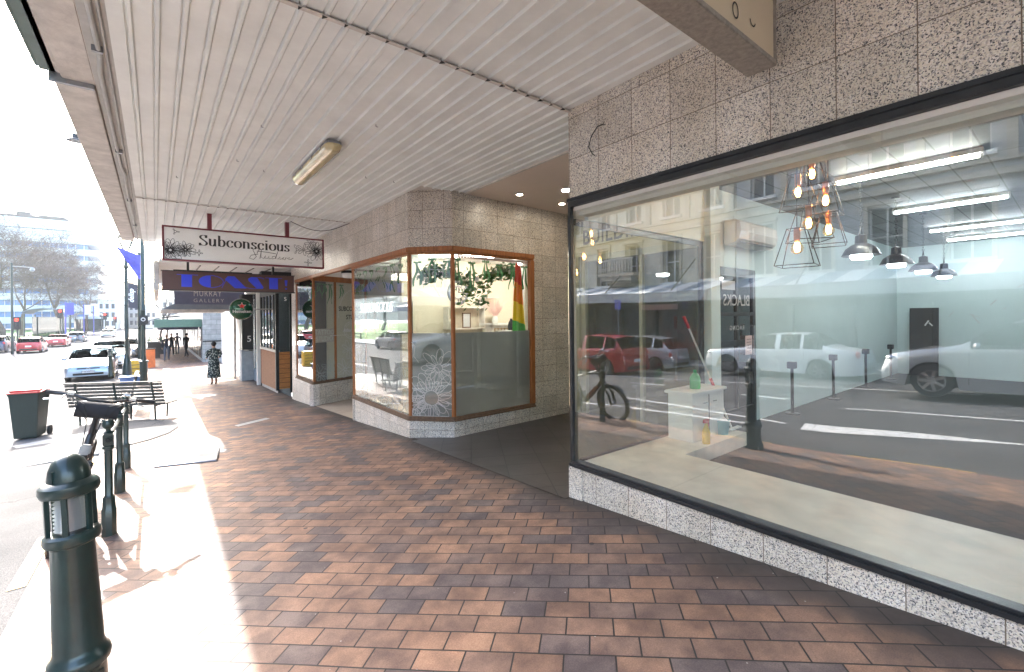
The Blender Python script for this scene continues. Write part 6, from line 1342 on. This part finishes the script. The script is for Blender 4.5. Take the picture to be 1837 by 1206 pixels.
# ================================================================== TREES AND FAR STREET
def tree_mesh(seed, height, spread, levels=6, dens=1.0, r0=.38):
    rg = random.Random(seed); tr = MB(); tw = MB(); cnt = [0]
    def grow(p, d, L, r, lv):
        q = p; pts = [p]; dd = d.copy(); n_ = 3 if lv < 3 else 2
        for i in range(n_):
            dd = (dd + Vector((rg.gauss(0, .16), rg.gauss(0, .16), rg.gauss(0, .10)))).normalized(); q = q + dd * L / n_; pts.append(q)
        rr = [r * (1 - .38 * i / n_) for i in range(n_ + 1)]
        if lv <= 3: (tr if lv < 4 else tw).tube(pts, rr, 6 if lv < 2 else 4, caps=False)
        else: tw.tube(pts, [max(.011, x) for x in rr], 3, caps=False)
        cnt[0] += 1
        if lv >= levels: return
        kids = 3 if lv < 2 else (3 if lv < levels - 2 else rg.choice((3, 4)))
        kids = int(kids * dens + .5)
        for k in range(kids):
            az = 2 * PI * (k + rg.random() * .7) / kids; tilt = rg.uniform(.35, .85) if lv else rg.uniform(.45, .8)
            u = dd.orthogonal().normalized(); v = dd.cross(u); nd = (dd * math.cos(tilt) + (u * math.cos(az) + v * math.sin(az)) * math.sin(tilt)); nd.z += .10; nd.x *= spread; nd.y *= spread; nd.normalize()
            st_ = pts[-1] if k < 2 or lv == 0 else pts[-2]
            grow(st_, nd, L * rg.uniform(.62, .84), rr[-1] * rg.uniform(.55, .78), lv + 1)
    grow(Vector((0, 0, -.2)), Vector((rg.gauss(0, .04), rg.gauss(0, .04), 1)).normalized(), height * .24, r0, 0)
    return tr, tw
def bare_tree(label, loc, seed, height, spread=1.15, levels=6, dens=1.0, r0=.38, rz=0):
    t = thing("bare_tree", label, "tree", loc, rz, "leafless street trees"); a_, b2 = tree_mesh(seed, height, spread, levels, dens, r0)
    a_.build("trunk", 'bark', t, smooth=True); b2.build("crown", 'twig', t); return t
tA = bare_tree("big spreading leafless tree left of centre of the park edge", (-16.5, 92, -2.9), 5, 27, 1.2, 8, 1.0, .42)
dup(tA, (-25, 104, -2.9), R(130), "large leafless tree at the left edge of the picture behind the bus shelter")
tB = bare_tree("smaller leafless tree nearest the office tower", (-12.9, 110, -2.8), 12, 22, 1.2, 8, 1.0, .34)
dup(tB, (-19.5, 122, -2.8), R(70), "leafless tree behind the big spreading one")
dup(tB, (-12.4, 140, -2.7), R(200), "leafless tree farthest along the left side of the road")
dup(tA, (-34, 98, -2.9), R(250), "leafless tree outside the picture on the lawn")
tC = bare_tree("slim leafless tree on the right footpath beyond the green verandah", (.6, 74, -2.7), 21, 14, 1.0, 7, 1.0, .18)
dup(tC, (1.4, 90, -2.7), R(90), "leafless tree on the right footpath farthest from the viewer")
# office tower
t = thing("office_tower", "white office tower with stepped bands and blue ribbon windows above the trees", "building", (-38, 225, -2.6))
b = MB(); g_ = MB()
for k in range(8):
    z = 30.0 - 3.7 * k; b.box(-22, 23, -20, 22, z - 2.0, z); g_.box(-21, 20.5, -18.5, 20, z - 3.7, z - 2.0)
b.box(-22, 17.0, -19.5, 18, 30.0, 32.0); b.box(-22, 16.6, -19.2, 18, 32.3, 35.4); b.build("band", 'tower_white', t); g_.build("ribbon_window", 'tower_glass', t)
b = MB()
for k in range(8):
    z = 30.0 - 3.7 * k
    for j in range(21): b.box(-20.5 + j * 2.0, -20.36 + j * 2.0, -18.62, -18.5, z - 3.7, z - 2.0)
b.build("mullion", 'tower_white', t); b = MB(); b.box(4, 7, -17, -13, 35.4, 37.6); b.box(9, 15, -18, -14, 35.4, 36.8); b.box(-12, 16, -18.8, -18.6, 35.4, 36.3); b.build("roof_plant", 'planter_soil', t)
# bus shelters
def shelter(label, loc, w_, d_, h):
    t = thing("bus_shelter", label, "bus shelter", loc, 0, "curved roof bus shelters by the park"); n_ = 12
    b = MB()
    for k in range(n_):
        a0, a1 = PI * (1 - k / n_), PI * (1 - (k + 1) / n_); p = (w_ / 2 * math.cos(a0), h + .8 * math.sin(a0)); q = (w_ / 2 * math.cos(a1), h + .8 * math.sin(a1))
        b.quad((p[0], 0, p[1]), (q[0], 0, q[1]), (q[0], d_, q[1]), (p[0], d_, p[1])); b.quad((q[0], 0, q[1] + .08), (p[0], 0, p[1] + .08), (p[0], d_, p[1] + .08), (q[0], d_, q[1] + .08)); b.quad((p[0], 0, p[1]), (p[0], 0, p[1] + .08), (q[0], 0, q[1] + .08), (q[0], 0, q[1]))
    b.build("roof", 'awning_grey', t)
    for x in (-w_ / 2 + .2, w_ / 2 - .2):
        for y in (.2, d_ - .2): MB().tube([(x, y, 0), (x, y, h)], .09, 8).build("post", 'bench_green', t)
    b = MB(); b.box(-w_ / 2 + .3, w_ / 2 - .3, d_ * .6, d_ * .6 + .04, .4, h - .4); b.build("glass_panel", 'car_glass', t); b = MB(); b.box(-w_ / 3, w_ / 3, d_ * .4, d_ * .55, .45, .52); b.build("seat", 'slat', t)
shelter("nearer curved roof bus shelter under the big tree", (-12.9, 95, -2.85), 4.4, 8, 4.0)
shelter("farther curved roof bus shelter beside the crossing", (-11.0, 125, -2.7), 5.2, 9, 3.6)
def signal(label, loc, h, heads=1):
    t = thing("traffic_light", label, "traffic light", loc, 0, "traffic lights showing red"); MB().tube([(0, 0, 0), (0, 0, h)], .07, 8).build("pole", 'bench_green', t)
    b = MB(); b.box(-.28, .28, -.2, -.08, h - 1.15, h + .05); b.box(-.18, .18, -.3, -.2, h - 1.0, h - .05); b.build("signal_head", 'black', t, bevel=.02)
    b = MB(); b.sphere((0, -.31, h - .22), .14, 14, 8, (1, .5, 1)); b.build("red_lens", 'red_lamp', t); b = MB(); b.sphere((0, -.31, h - .52), .10, 12, 6, (1, .3, 1)); b.sphere((0, -.31, h - .82), .10, 12, 6, (1, .3, 1)); b.build("unlit_lens", 'dark_glassy', t)
signal("traffic light with a red lamp at the left edge behind the red hatchback", (-10.4, 63.5, -2.93), 3.35)
signal("traffic light with a red lamp in front of the nearer bus shelter", (-9.5, 81, -2.9), 4.45)
signal("small traffic light with a red lamp beside the farther bus shelter", (-7.2, 111, -2.8), 4.2)
signal("farthest red traffic light over the middle of the street", (-6.4, 122, -2.8), 3.6)
t = thing("street_light", "tall dark street light with one long arm at the left edge", "street lamp", (-10.15, 60, -2.95)); MB().tube([(0, 0, 0), (0, 0, 8.3)], [.1, .07], 8).build("pole", 'bench_green', t); MB().tube([(0, 0, 8.0), (1.3, 0, 7.95)], .03, 6).build("arm", 'conduit', t); MB().lathe([(.05, .15), (.17, .0), (.17, -.12), (.10, -.22), (.001, -.25)], (1.3, 0, 7.8), 14).build("lamp_head", 'steel', t, smooth=True)
for i, (x, y, h, lb, mt) in enumerate(((-9.6, 86, 5.4, "blue banner on a pole over the nearer bus shelter", 'banner_blue'), (-9.3, 103, 5.6, "pale floral banner on a pole between the two bus shelters", 'banner_white'), (-9.6, 122, 5.8, "pale banner farthest along the bus shelters", 'banner_white'))):
    t = thing("street_banner", lb, "banner", (x, y, -2.8), 0, "street banners by the bus shelters"); MB().tube([(0, 0, 0), (0, 0, h)], .07, 8).build("pole", 'banner_blue', t); MB().box(.08, .85, -.02, .02, h - 1.7, h - .1).build("cloth", mt, t)
t = thing("park_fence", "low dark rail fence along the park lawn", "fence", (-17, 90, -2.8)); b = MB()
for k in range(20): b.boxc((1.5, -30 + k * 3, .4), (.12, .12, .9))
b.build("post", 'bench_green', t); b = MB(); b.box(1.46, 1.54, -30, 27, .35, .45); b.box(1.46, 1.54, -30, 27, .7, .8); b.build("rail", 'bench_green', t)
t = thing("lamp_over_fascia", "small hanging street lamp showing past the verandah edge", "street lamp", (-.9, 7.2, 2.2)) if False else None
for i, (x, y, z, lb) in enumerate(((-1.47, 15.0, 4.35, "dark bowl street lamp peeping past the near verandah edge"), (-1.96, 34.0, 6.13, "tiny bowl lamp high beside the far end of the verandah edge"))):
    t = thing("bracket_lamp", lb, "lamp", (x, y, z)); MB().lathe([(.001, .16), (.06, .15), (.07, .05), (.16, .0), (.17, -.02), (.001, -.03)], n=18).build("bowl", 'black', t, smooth=True); MB().tube([(0, 0, .12), (.2, 0, .22), (.45, 0, .22)], .012, 6).build("bracket", 'black', t)
# end of the street and hills
for i, (x0, x1, y, h, mt, lb) in enumerate(((-14, -9.5, 190, 6.5, 'far_wall', "pale far building closing the street on the left"), (-9, -4.5, 215, 9, 'stone_grey', "tall grey far building in the gap behind the lamp post"), (-4, 1, 200, 5, 'far_wall', "low pale far building at the end of the street"), (1.5, 9, 170, 6, 'stone', "cream far building beyond the verandahs"))):
    t = thing("far_building", lb, "building", ((x0 + x1) / 2, y, -2.7)); hw = (x1 - x0) / 2; MB().box(-hw, hw, 0, 20, 0, h + 2.7).build("wall", mt, t)
    b = MB()
    for r in range(int(h / 2.6) + 1):
        for c in range(int(hw * 2 / 1.4)): b.box(-hw + .4 + c * 1.4, -hw + 1.15 + c * 1.4, -.05, 0, 1.2 + r * 2.7, 2.7 + r * 2.7)
    b.build("window_row", 'win_dark', t); MB().box(-hw - .15, hw + .15, -.3, 20, h + 2.7, h + 3.0).build("cornice", 'stone_dark', t)
hb = MB(); rg = random.Random(2); cols_ = 60; prev = None
for i in range(cols_ + 1):
    x = -420 + i * 14; hgt = 38 + 26 * math.sin(i * .21) + 12 * math.sin(i * .57 + 1) + rg.uniform(-3, 3)
    cur = [(x, 640, -4), (x, 700, hgt * .55), (x, 800, hgt), (x, 1000, -4)]
    if prev:
        for k in range(3): hb.quad(prev[k], cur[k], cur[k + 1], prev[k + 1])
    prev = cur
struct(hb.build("hills", 'hill', smooth=True))

# ================================================================== BUILDINGS ACROSS THE STREET (mirrored in the windows)
def arched_building(label, y0, y1, top, wallm, balcony=None, awn='slate_blue'):
    t = thing("arcade_building", label, "building", (-15.6, (y0 + y1) / 2, -2.3)); ox, oy, oz = -15.6, (y0 + y1) / 2, -2.3
    T_ = lambda mb: mb
    X = .0; hw = (y1 - y0) / 2; H_ = top + 2.3
    b = MB(); b.box(-12, -.35, -hw, hw, 0, H_)
    nb_ = int(round((y1 - y0) / 2.15)); pw = (y1 - y0) / nb_
    w_ = MB(); wf = MB(); mo = MB(); si = MB()
    for k in range(nb_):
        c = -hw + (k + .5) * pw
        for (za, zb_, ar) in ((4.1, 6.3, False), (7.6, 9.9, True)):
            if zb_ + .8 > H_: continue
            hw2 = .52
            # reveal walls: frame the opening with real depth
            b.box(-.35, -.02, c - pw / 2, c - hw2, za, zb_); b.box(-.35, -.02, c + hw2, c + pw / 2, za, zb_)
            w_.box(-.345, -.33, c - hw2, c + hw2, za, zb_ + (.52 if ar else 0)) if not ar else w_.box(-.345, -.33, c - hw2, c + hw2, za, zb_ + .5)
            wf.box(-.33, -.26, c - .03, c + .03, za, zb_); wf.box(-.33, -.26, c - hw2, c + hw2, (za + zb_) / 2 - .03, (za + zb_) / 2 + .03); wf.box(-.33, -.25, c - hw2, c - hw2 + .06, za, zb_); wf.box(-.33, -.25, c + hw2 - .06, c + hw2, za, zb_)
            si.box(-.02, .14, c - hw2 - .12, c + hw2 + .12, za - .14, za)
            if ar:
                for j in range(10):
                    a0, a1 = PI * j / 10, PI * (j + 1) / 10
                    for rr_, dd_, mbx in ((hw2, .0, b), (hw2 + .14, .09, mo)):
                        if mbx is mo:
                            p = [(c + hw2 * math.cos(a0), zb_ + hw2 * math.sin(a0)), (c + rr_ * math.cos(a0), zb_ + rr_ * math.sin(a0)), (c + rr_ * math.cos(a1), zb_ + rr_ * math.sin(a1)), (c + hw2 * math.cos(a1), zb_ + hw2 * math.sin(a1))]
                            mbx.poly([(.07, y, z) for y, z in p]); mbx.quad((.07, *p[1]), (-.02, *p[1]), (-.02, *p[2]), (.07, *p[2])); mbx.quad((-.3, *p[0]), (.07, *p[0]), (.07, *p[3]), (-.3, *p[3]))
                        else:
                            p = [(c + hw2 * math.cos(a0), zb_ + hw2 * math.sin(a0)), (c + hw2 * math.cos(a1), zb_ + hw2 * math.sin(a1))]
                            mbx.quad((-.02, *p[0]), (-.02, p[0][0], zb_ + .75), (-.02, p[1][0], zb_ + .75), (-.02, *p[1]))
                mo.box(-.02, .12, c - pw / 2 + .02, c - pw / 2 + .26, za - .3, zb_ + .2) 
                b.box(-.34, -.02, c - pw / 2, c - hw2, zb_, zb_ + .75); b.box(-.34, -.02, c + hw2, c + pw / 2, zb_, zb_ + .75)
            else: b.box(-.35, -.02, c - pw / 2, c + pw / 2, zb_, zb_ + .2); mo.box(-.02, .10, c - hw2 - .1, c - hw2 + .02, za, zb_ + .1); mo.box(-.02, .10, c + hw2 - .02, c + hw2 + .1, za, zb_ + .1); mo.box(-.02, .16, c - hw2 - .15, c + hw2 + .15, zb_ + .1, zb_ + .24)
    b.box(-.35, -.02, -hw, hw, 3.2, 4.1); b.box(-.35, -.02, -hw, hw, 6.5, 7.6) if H_ > 7 else None
    b.box(-.35, -.02, -hw, hw, 10.65, H_) if H_ > 10.7 else None
    b.build("wall", wallm, t); w_.build("window_glass", 'win_dark', t); wf.build("window_frame", 'off_white', t)
    mo.box(-.02, .22, -hw, hw, 6.75, 6.95); mo.box(-.02, .16, -hw, hw, 7.2, 7.3); mo.box(-.02, .5, -hw, hw, H_ - .35, H_ - .05); mo.box(-.02, .3, -hw, hw, H_ - .55, H_ - .35); mo.build("moulding", 'stone_dark', t); si.build("window_sill", 'off_white', t)
    # ground floor: shopfronts under a verandah
    s_ = MB(); s_.box(-.35, -.1, -hw, hw, 0, .5); s_.box(-.35, -.1, -hw, hw, 2.7, 3.2)
    for k in range(nb_ + 1): s_.box(-.35, -.05, -hw + k * pw - .12, -hw + k * pw + .12, .5, 2.7)
    s_.build("shopfront", 'planter_soil' if awn != 'white' else 'far_wall', t); MB().box(-.34, -.3, -hw, hw, .5, 2.7).build("shop_glass", 'win_dark', t)
    v = MB(); v.box(-.02, 2.6, -hw, hw, 3.15, 3.3); v.box(2.55, 2.66, -hw, hw, 2.95, 3.4); v.build("verandah", 'stone_grey', t)
    a_ = MB()
    for k in range(int((y1 - y0) / .8)): 
        if k % 2: continue
        ya = -hw + k * .8; a_.quad((.0, ya, 4.0), (2.6, ya, 3.42), (2.6, ya + .8, 3.42), (0, ya + .8, 4.0))
    a_.build("awning_stripe", 'white', t); a_ = MB()
    for k in range(int((y1 - y0) / .8)):
        if k % 2 == 0: continue
        ya = -hw + k * .8; a_.quad((.0, ya, 4.0), (2.6, ya, 3.42), (2.6, ya + .8, 3.42), (0, ya + .8, 4.0))
    a_.build("awning_stripe", 'awning_grey', t)
    b = MB()
    for k in range(int((y1 - y0) / 4)): yy = -hw + 2 + k * 4; b.tube([(.0, yy, 5.2), (2.5, yy, 3.4)], .03, 6)
    b.build("stay_rod", 'black', t)
    if balcony is not None:
        b = MB(); c = balcony - oy; b.box(-.02, 1.0, c - 1.3, c + 1.3, 4.55, 4.75); b.prism([(0, c - 1.1), (.9, c - 1.1), (.9, c + 1.1), (0, c + 1.1)], 4.3, 4.55)
        for zz, dd_ in ((4.15, .6), (4.0, .35)): b.box(-.02, dd_, c - .9, c + .9, zz, zz + .15)
        b.build("balcony_slab", 'stone_dark', t); b = MB(); b.box(.9, 1.0, c - 1.3, c + 1.3, 5.45, 5.55)
        for k in range(14): b.lathe([(.03, 4.75), (.06, 4.9), (.03, 5.1), (.05, 5.3), (.03, 5.45)], (.95, c - 1.2 + k * .185, 0), 8)
        b.build("balustrade", 'stone', t)
    return t
arched_building("cream arcaded building with balcony across the street", 10.2, 24, 9.6, 'stone', balcony=16.6)
arched_building("grey rendered arcaded building across the street opposite the camera", -3.2, 10.15, 9.4, 'stone_grey')
arched_building("cream arcaded corner building across the street behind the viewer", -20, -3.25, 9.0, 'stone')
arched_building("low grey arcaded shop row across the street beyond the cream one", 24.05, 44, 6.6, 'stone_grey')
b = MB(); b.box(-.01, .03, -1.1, 1.1, -.15, .15); t = thing("pink_shop_sign", "pink shop sign under the verandah across the street", "sign", (-15.3, 14.2, .45)); b.build("panel", 'pink', t)
t = thing("street_sign", "round parking sign on a slim pole across the street", "sign", (-12.6, 14.8, -2.3)); MB().tube([(0, 0, 0), (0, 0, 3.0)], .03, 8).build("pole", 'steel', t); MB().box(-.01, .02, -.2, .2, 2.6, 3.1).build("plate", 'banner_blue', t)
# terracotta framed shop whose front is mirrored in the studio windows
t = thing("timber_shop", "orange timber shopfront across the street mirrored in the studio window", "shop", (-15.4, 30, -2.4)); MB().box(0, .35, -3, 3, 0, 3.0).build("wall", 'timber_panel', t)
b = MB()
for k in range(4): b.box(.34, .37, -2.6 + k * 1.4, -1.7 + k * 1.4, .9, 2.5)
b.build("window_glass", 'win_dark', t)

# ================================================================== INSIDE THE CORNER SHOP
for i, (x, s_) in enumerate(((6.33, 'tube'), (8.93, 'tube_cool'), (11.55, 'tube_cool'), (13.3, 'tube_cool'))):
    t = thing("tube_light", ["nearest glowing tube light on the shop ceiling", "second glowing tube light from the window", "third glowing tube light from the window", "deepest glowing tube light in the shop"][i], "tube light", (x, 1.2, 1.6), group="tube lights on the shop ceiling")
    MB().box(-.045, .045, -.61, .61, -.05, 0).build("batten", 'white', t); MB().lathe([(.001, -.58), (.020, -.58), (.020, .58), (.001, .58)], (0, 0, -.068), 12, Matrix.Rotation(PI / 2, 4, 'X')).build("tube", s_, t, smooth=True)
    b = MB(); b.box(-.022, .022, -.61, -.585, -.09, -.05); b.box(-.022, .022, .585, .61, -.09, -.05); b.build("end_cap", 'white', t)
for i, (x, y, z, s_, rz) in enumerate(((5.03, 1.63, 1.36, .9, .2), (4.70, 1.64, 1.13, 1.0, .5), (4.90, 1.48, 1.05, .9, .1), (4.66, 1.54, .82, 1.05, .7), (5.04, 1.50, .80, 1.0, .3), (4.47, 1.57, .59, 1.1, .15))):
    t = thing("cage_pendant", "wire cage pendant with copper socket and warm bulb, " + ["topmost of the cluster", "upper left of the cluster", "upper right beside the topmost", "middle of the cluster", "lower right of the cluster", "lowest of the cluster"][i], "pendant lamp", (x, y, z), rz, "cage pendants in the shop window")
    MB().tube([(0, 0, .17), (0, 0, 1.6 - z)], .004, 5).build("cord", 'cord', t)
    MB().lathe([(.001, .175), (.022, .175), (.026, .165), (.026, .07), (.020, .06), (.001, .06)], n=18).build("socket", 'copper', t, smooth=35)
    MB().lathe([(.018, .06), (.024, .045), (.044, .015), (.050, -.01), (.044, -.035), (.025, -.055), (.001, -.06)], n=18).build("bulb", glass_mat("amber_bulb_glass", .05, 1, (1, .80, .55)) if i == 0 else bpy.data.materials["amber_bulb_glass"], t, smooth=True)
    b = MB()
    for k in range(4): a = k * PI / 2; b.tube([(.012 * math.cos(a), .012 * math.sin(a), .04), (.020 * math.cos(a), .020 * math.sin(a), .0), (.012 * math.cos(a + .5), .012 * math.sin(a + .5), -.04)], .0045, 5)
    b.sphere((0, 0, 0), .014, 8, 6); b.build("filament", 'filament', t)
    b = MB(); r0_, r1_, z0_, z1_ = .06 * s_, .135 * s_, .16, -.15 * s_
    P0 = [(r0_ * sx, r0_ * sy, z0_) for sx, sy in ((1, 1), (-1, 1), (-1, -1), (1, -1))]; P1 = [(r1_ * sx, r1_ * sy, z1_) for sx, sy in ((1, 1), (-1, 1), (-1, -1), (1, -1))]
    for k in range(4): b.tube([P0[k], P0[(k + 1) % 4]], .004, 5); b.tube([P1[k], P1[(k + 1) % 4]], .004, 5); b.tube([P0[k], P1[k]], .004, 5)
    b.build("wire_cage", 'cage', t)
for i, x in enumerate((6.45, 8.05, 9.75, 11.5)):
    t = thing("industrial_pendant", "black dome pendant on a chain, " + ["nearest of four to the window", "second from the window", "third from the window", "deepest in the shop"][i], "pendant lamp", (x, 1.6, .74), group="dome pendants in the shop")
    MB().lathe([(.19, -.07), (.185, -.06), (.15, .01), (.10, .05), (.06, .07), (.055, .16), (.03, .17), (.001, .17)], n=26).build("shade", 'black', t, smooth=35)
    b = MB(); b.lathe([(.10, -.03), (.105, -.08), (.09, -.11), (.001, -.12)], n=18); b.build("bulb", 'pend_bulb', t, smooth=True)
    b = MB(); b.tube([(-.07, 0, .02), (-.06, 0, .17), (0, 0, .25), (.06, 0, .17), (.07, 0, .02)], .006, 6)
    for k in range(14): b.torus((0, 0, .27 + k * .042), .014, .0035, 'y' if k % 2 else 'x', 10, 4)
    b.build("hanger_chain", 'black', t)
    b = MB(); b.lathe([(.05, .835), (.05, .86)], n=14); b.build("ceiling_rose", 'black', t)
t = thing("smoke_alarm", "small white smoke alarm on the shop ceiling", "smoke alarm", (5.0, 1.0, 1.6)); MB().lathe([(.06, 0), (.06, -.025), (.045, -.045), (.001, -.05)], n=20).build("alarm_body", 'plastic_white', t, smooth=35); MB().lathe([(.035, -.045), (.03, -.058), (.001, -.06)], n=16).build("grille", 'white', t)
t = thing("air_conditioner", "white wall air conditioner above the inner shop door", "air conditioner", (6.3, 2.86, 1.05)); b = MB(); P = []
for k in range(9): a = PI * .5 * k / 8; P.append((-.02 - .20 * math.cos(a) ** .8, -.02 - .0 + .15 - .15 * math.sin(a) * 1.0 - .0))
prof = [(0, .16), (-.14, .16), (-.20, .12), (-.215, .0), (-.19, -.09), (-.12, -.14), (0, -.15)]
for (ya, za), (yb, zb_) in zip(prof, prof[1:]): b.quad((-.55, ya, za), (-.55, yb, zb_), (.55, yb, zb_), (.55, ya, za))
b.poly([(-.55, y, z) for y, z in prof]); b.poly([(.55, y, z) for y, z in reversed(prof)]); b.build("casing", 'plastic_white', t, smooth=40); b = MB(); b.boxc((0, -.16, -.118), (.95, .05, .006), rx=R(35)); b.build("louvre", 'steel', t)
t = thing("cleaning_cupboard", "low white cupboard by the inner shop wall", "cupboard", (4.74, 2.70, -1.349)); b = MB(); b.box(-.32, .34, -.15, .14, 0, .50); b.build("carcass", 'plastic_white', t, bevel=.004); MB().box(-.36, .38, -.17, .16, .50, .53).build("top", 'white', t, bevel=.004); b = MB(); b.box(.005, .012, -.156, -.15, .02, .48); b.build("door_gap", 'dark_gap', t); b = MB(); b.tube([(-.05, -.165, .40), (-.13, -.165, .40)], .006); b.tube([(.07, -.165, .40), (.15, -.165, .40)], .006); b.build("handle", 'chrome', t)
t = thing("soap_bottle", "green soap bottle standing on the white cupboard", "bottle", (4.70, 2.68, -.817)); MB().lathe([(.001, 0), (.055, 0), (.058, .02), (.055, .12), (.03, .165), (.017, .175)], n=18).build("bottle_body", 'bottle_green', t, smooth=True); MB().lathe([(.018, .175), (.018, .205), (.001, .207)], n=12).build("cap", 'bottle_green', t)
t = thing("spray_bottle", "yellow spray bottle with a red trigger on the display platform", "bottle", (4.52, 2.46, -1.349)); MB().lathe([(.001, 0), (.04, 0), (.042, .12), (.018, .19), (.015, .21)], n=16).build("bottle_body", 'yellow', t, smooth=True); b = MB(); b.boxc((0, 0, .235), (.08, .03, .035)); b.boxc((.04, 0, .20), (.012, .02, .06)); b.build("trigger", 'red', t)
t = thing("cleaning_bucket", "pale blue bucket with rags beside the spray bottle", "bucket", (5.02, 2.55, -1.349)); MB().lathe([(.07, 0), (.09, .15), (.095, .15), (.095, .16), (.085, .16), (.066, .02)], n=22).build("bucket_body", pm("pale_blue_plastic", (.25, .50, .55), .4), t, smooth=35); b = MB(); b.sphere((0, 0, .15), .07, 12, 8, (1, 1, .5)); b.sphere((.03, .02, .17), .045, 10, 6, (1, 1, .6)); b.build("rags", 'lettering', t, smooth=True)
t = thing("squeegee_pole", "white extension pole with red grips leaning on the partition wall", "broom", (0, 0, 0)); p0_, p1_ = Vector((4.80, 2.84, -.08)), Vector((5.26, 2.55, -1.32)); MB().tube([p0_, p1_], .011, 8).build("pole_shaft", 'plastic_white', t); MB().tube([p0_ + (p1_ - p0_) * -.05, p0_ + (p1_ - p0_) * .06], .018, 8).build("grip", 'red', t); MB().tube([p0_ + (p1_ - p0_) * .53, p0_ + (p1_ - p0_) * .66], .018, 8).build("grip", 'red', t); b = MB(); b.boxc(p1_ + Vector((.02, -.02, -.005)), (.26, .05, .02)); b.build("brush_head", 'lettering', t)
t = thing("pink_note", "pink handwritten note stuck to the inner shop door", "note", (6.36, 2.84, -.42)); MB().box(-.10, .10, -.004, 0, -.13, .13).build("paper", 'pink', t); b = MB()
for k in range(5): b.boxc((0, -.006, .08 - k * .04), (.13, .002, .006))
b.build("handwriting", 'ink', t)
for i, (x, lb) in enumerate(((7.5, "nearest short black stand along the white inner wall"), (9.3, "second short black stand along the white inner wall"), (11.2, "third short black stand along the white inner wall"), (13.1, "deepest short black stand along the white inner wall"))):
    t = thing("display_stand", lb, "stand", (x, 2.72, -1.5), group="black stands along the inner wall"); MB().lathe([(.10, 0), (.10, .012), (.02, .02)], n=18).build("foot", 'black', t); MB().tube([(0, 0, .01), (0, 0, .70)], .022, 8).build("post", 'black', t); b = MB(); b.box(-.06, .06, -.05, .05, .68, .78); b.build("head", 'black', t, bevel=.006)
t = thing("black_board", "tall narrow black board leaning against the back wall", "board", (14.35, 2.36, -1.5)); b = MB(); b.boxc((0, 0, .80), (.03, .52, 1.62), ry=R(4)); b.build("panel", 'black', t); b = MB(); b.boxc((-.025, -.06, 1.25), (.004, .03, .14), rx=R(30)); b.boxc((-.025, -.13, 1.22), (.004, .025, .10), rx=R(-40)); b.build("scuff_mark", 'lettering', t)
b = MB(); rg = random.Random(8)
for i in range(26):
    y = rg.uniform(-2, 2); z = rg.uniform(-.2, .6); b.boxc((14.494, y, z), (.004, rg.uniform(.02, .2), rg.uniform(.01, .02)), rx=rg.uniform(-1, 1))
o = b.build("plaster_scar", 'lettering', shop)
o = MB().box(-.04, .04, 0, .004, 0, .02).build("bottle_top", 'lettering'); bpy.data.objects.remove(o)

# ------------------------------------------------------------------ street air
m, n, l, b_ = nm("street_haze"); n.remove(b_); pv = n.new('ShaderNodeVolumePrincipled'); pv.inputs['Color'].default_value = (.86, .90, .94, 1); pv.inputs['Density'].default_value = .0003; pv.inputs['Anisotropy'].default_value = .3
l.new(pv.outputs[0], n['Material Output'].inputs['Volume'])
hz = MB().box(-460, 460, -62, 1010, -5, 120).build("haze", m); hz['kind'] = 'stuff'
# ------------------------------------------------------------------ put every part's mesh in the frame of its thing
bpy.context.view_layer.update()
WORLD_ROOTS = [shop, lob, studio, can, cafe, nb, c2, aw, bw, ga, fa, rb]
KID = {}
for o in COL.objects:
    if o.parent: KID.setdefault(o.parent, []).append(o)
def shift(o, d):
    if o.data and not o.get('_done'): o.data.transform(Matrix.Translation(d))
    for c in KID.get(o, []): shift(c, d)
for r in WORLD_ROOTS:
    for c in KID.get(r, []): shift(c, -Vector(r.location))
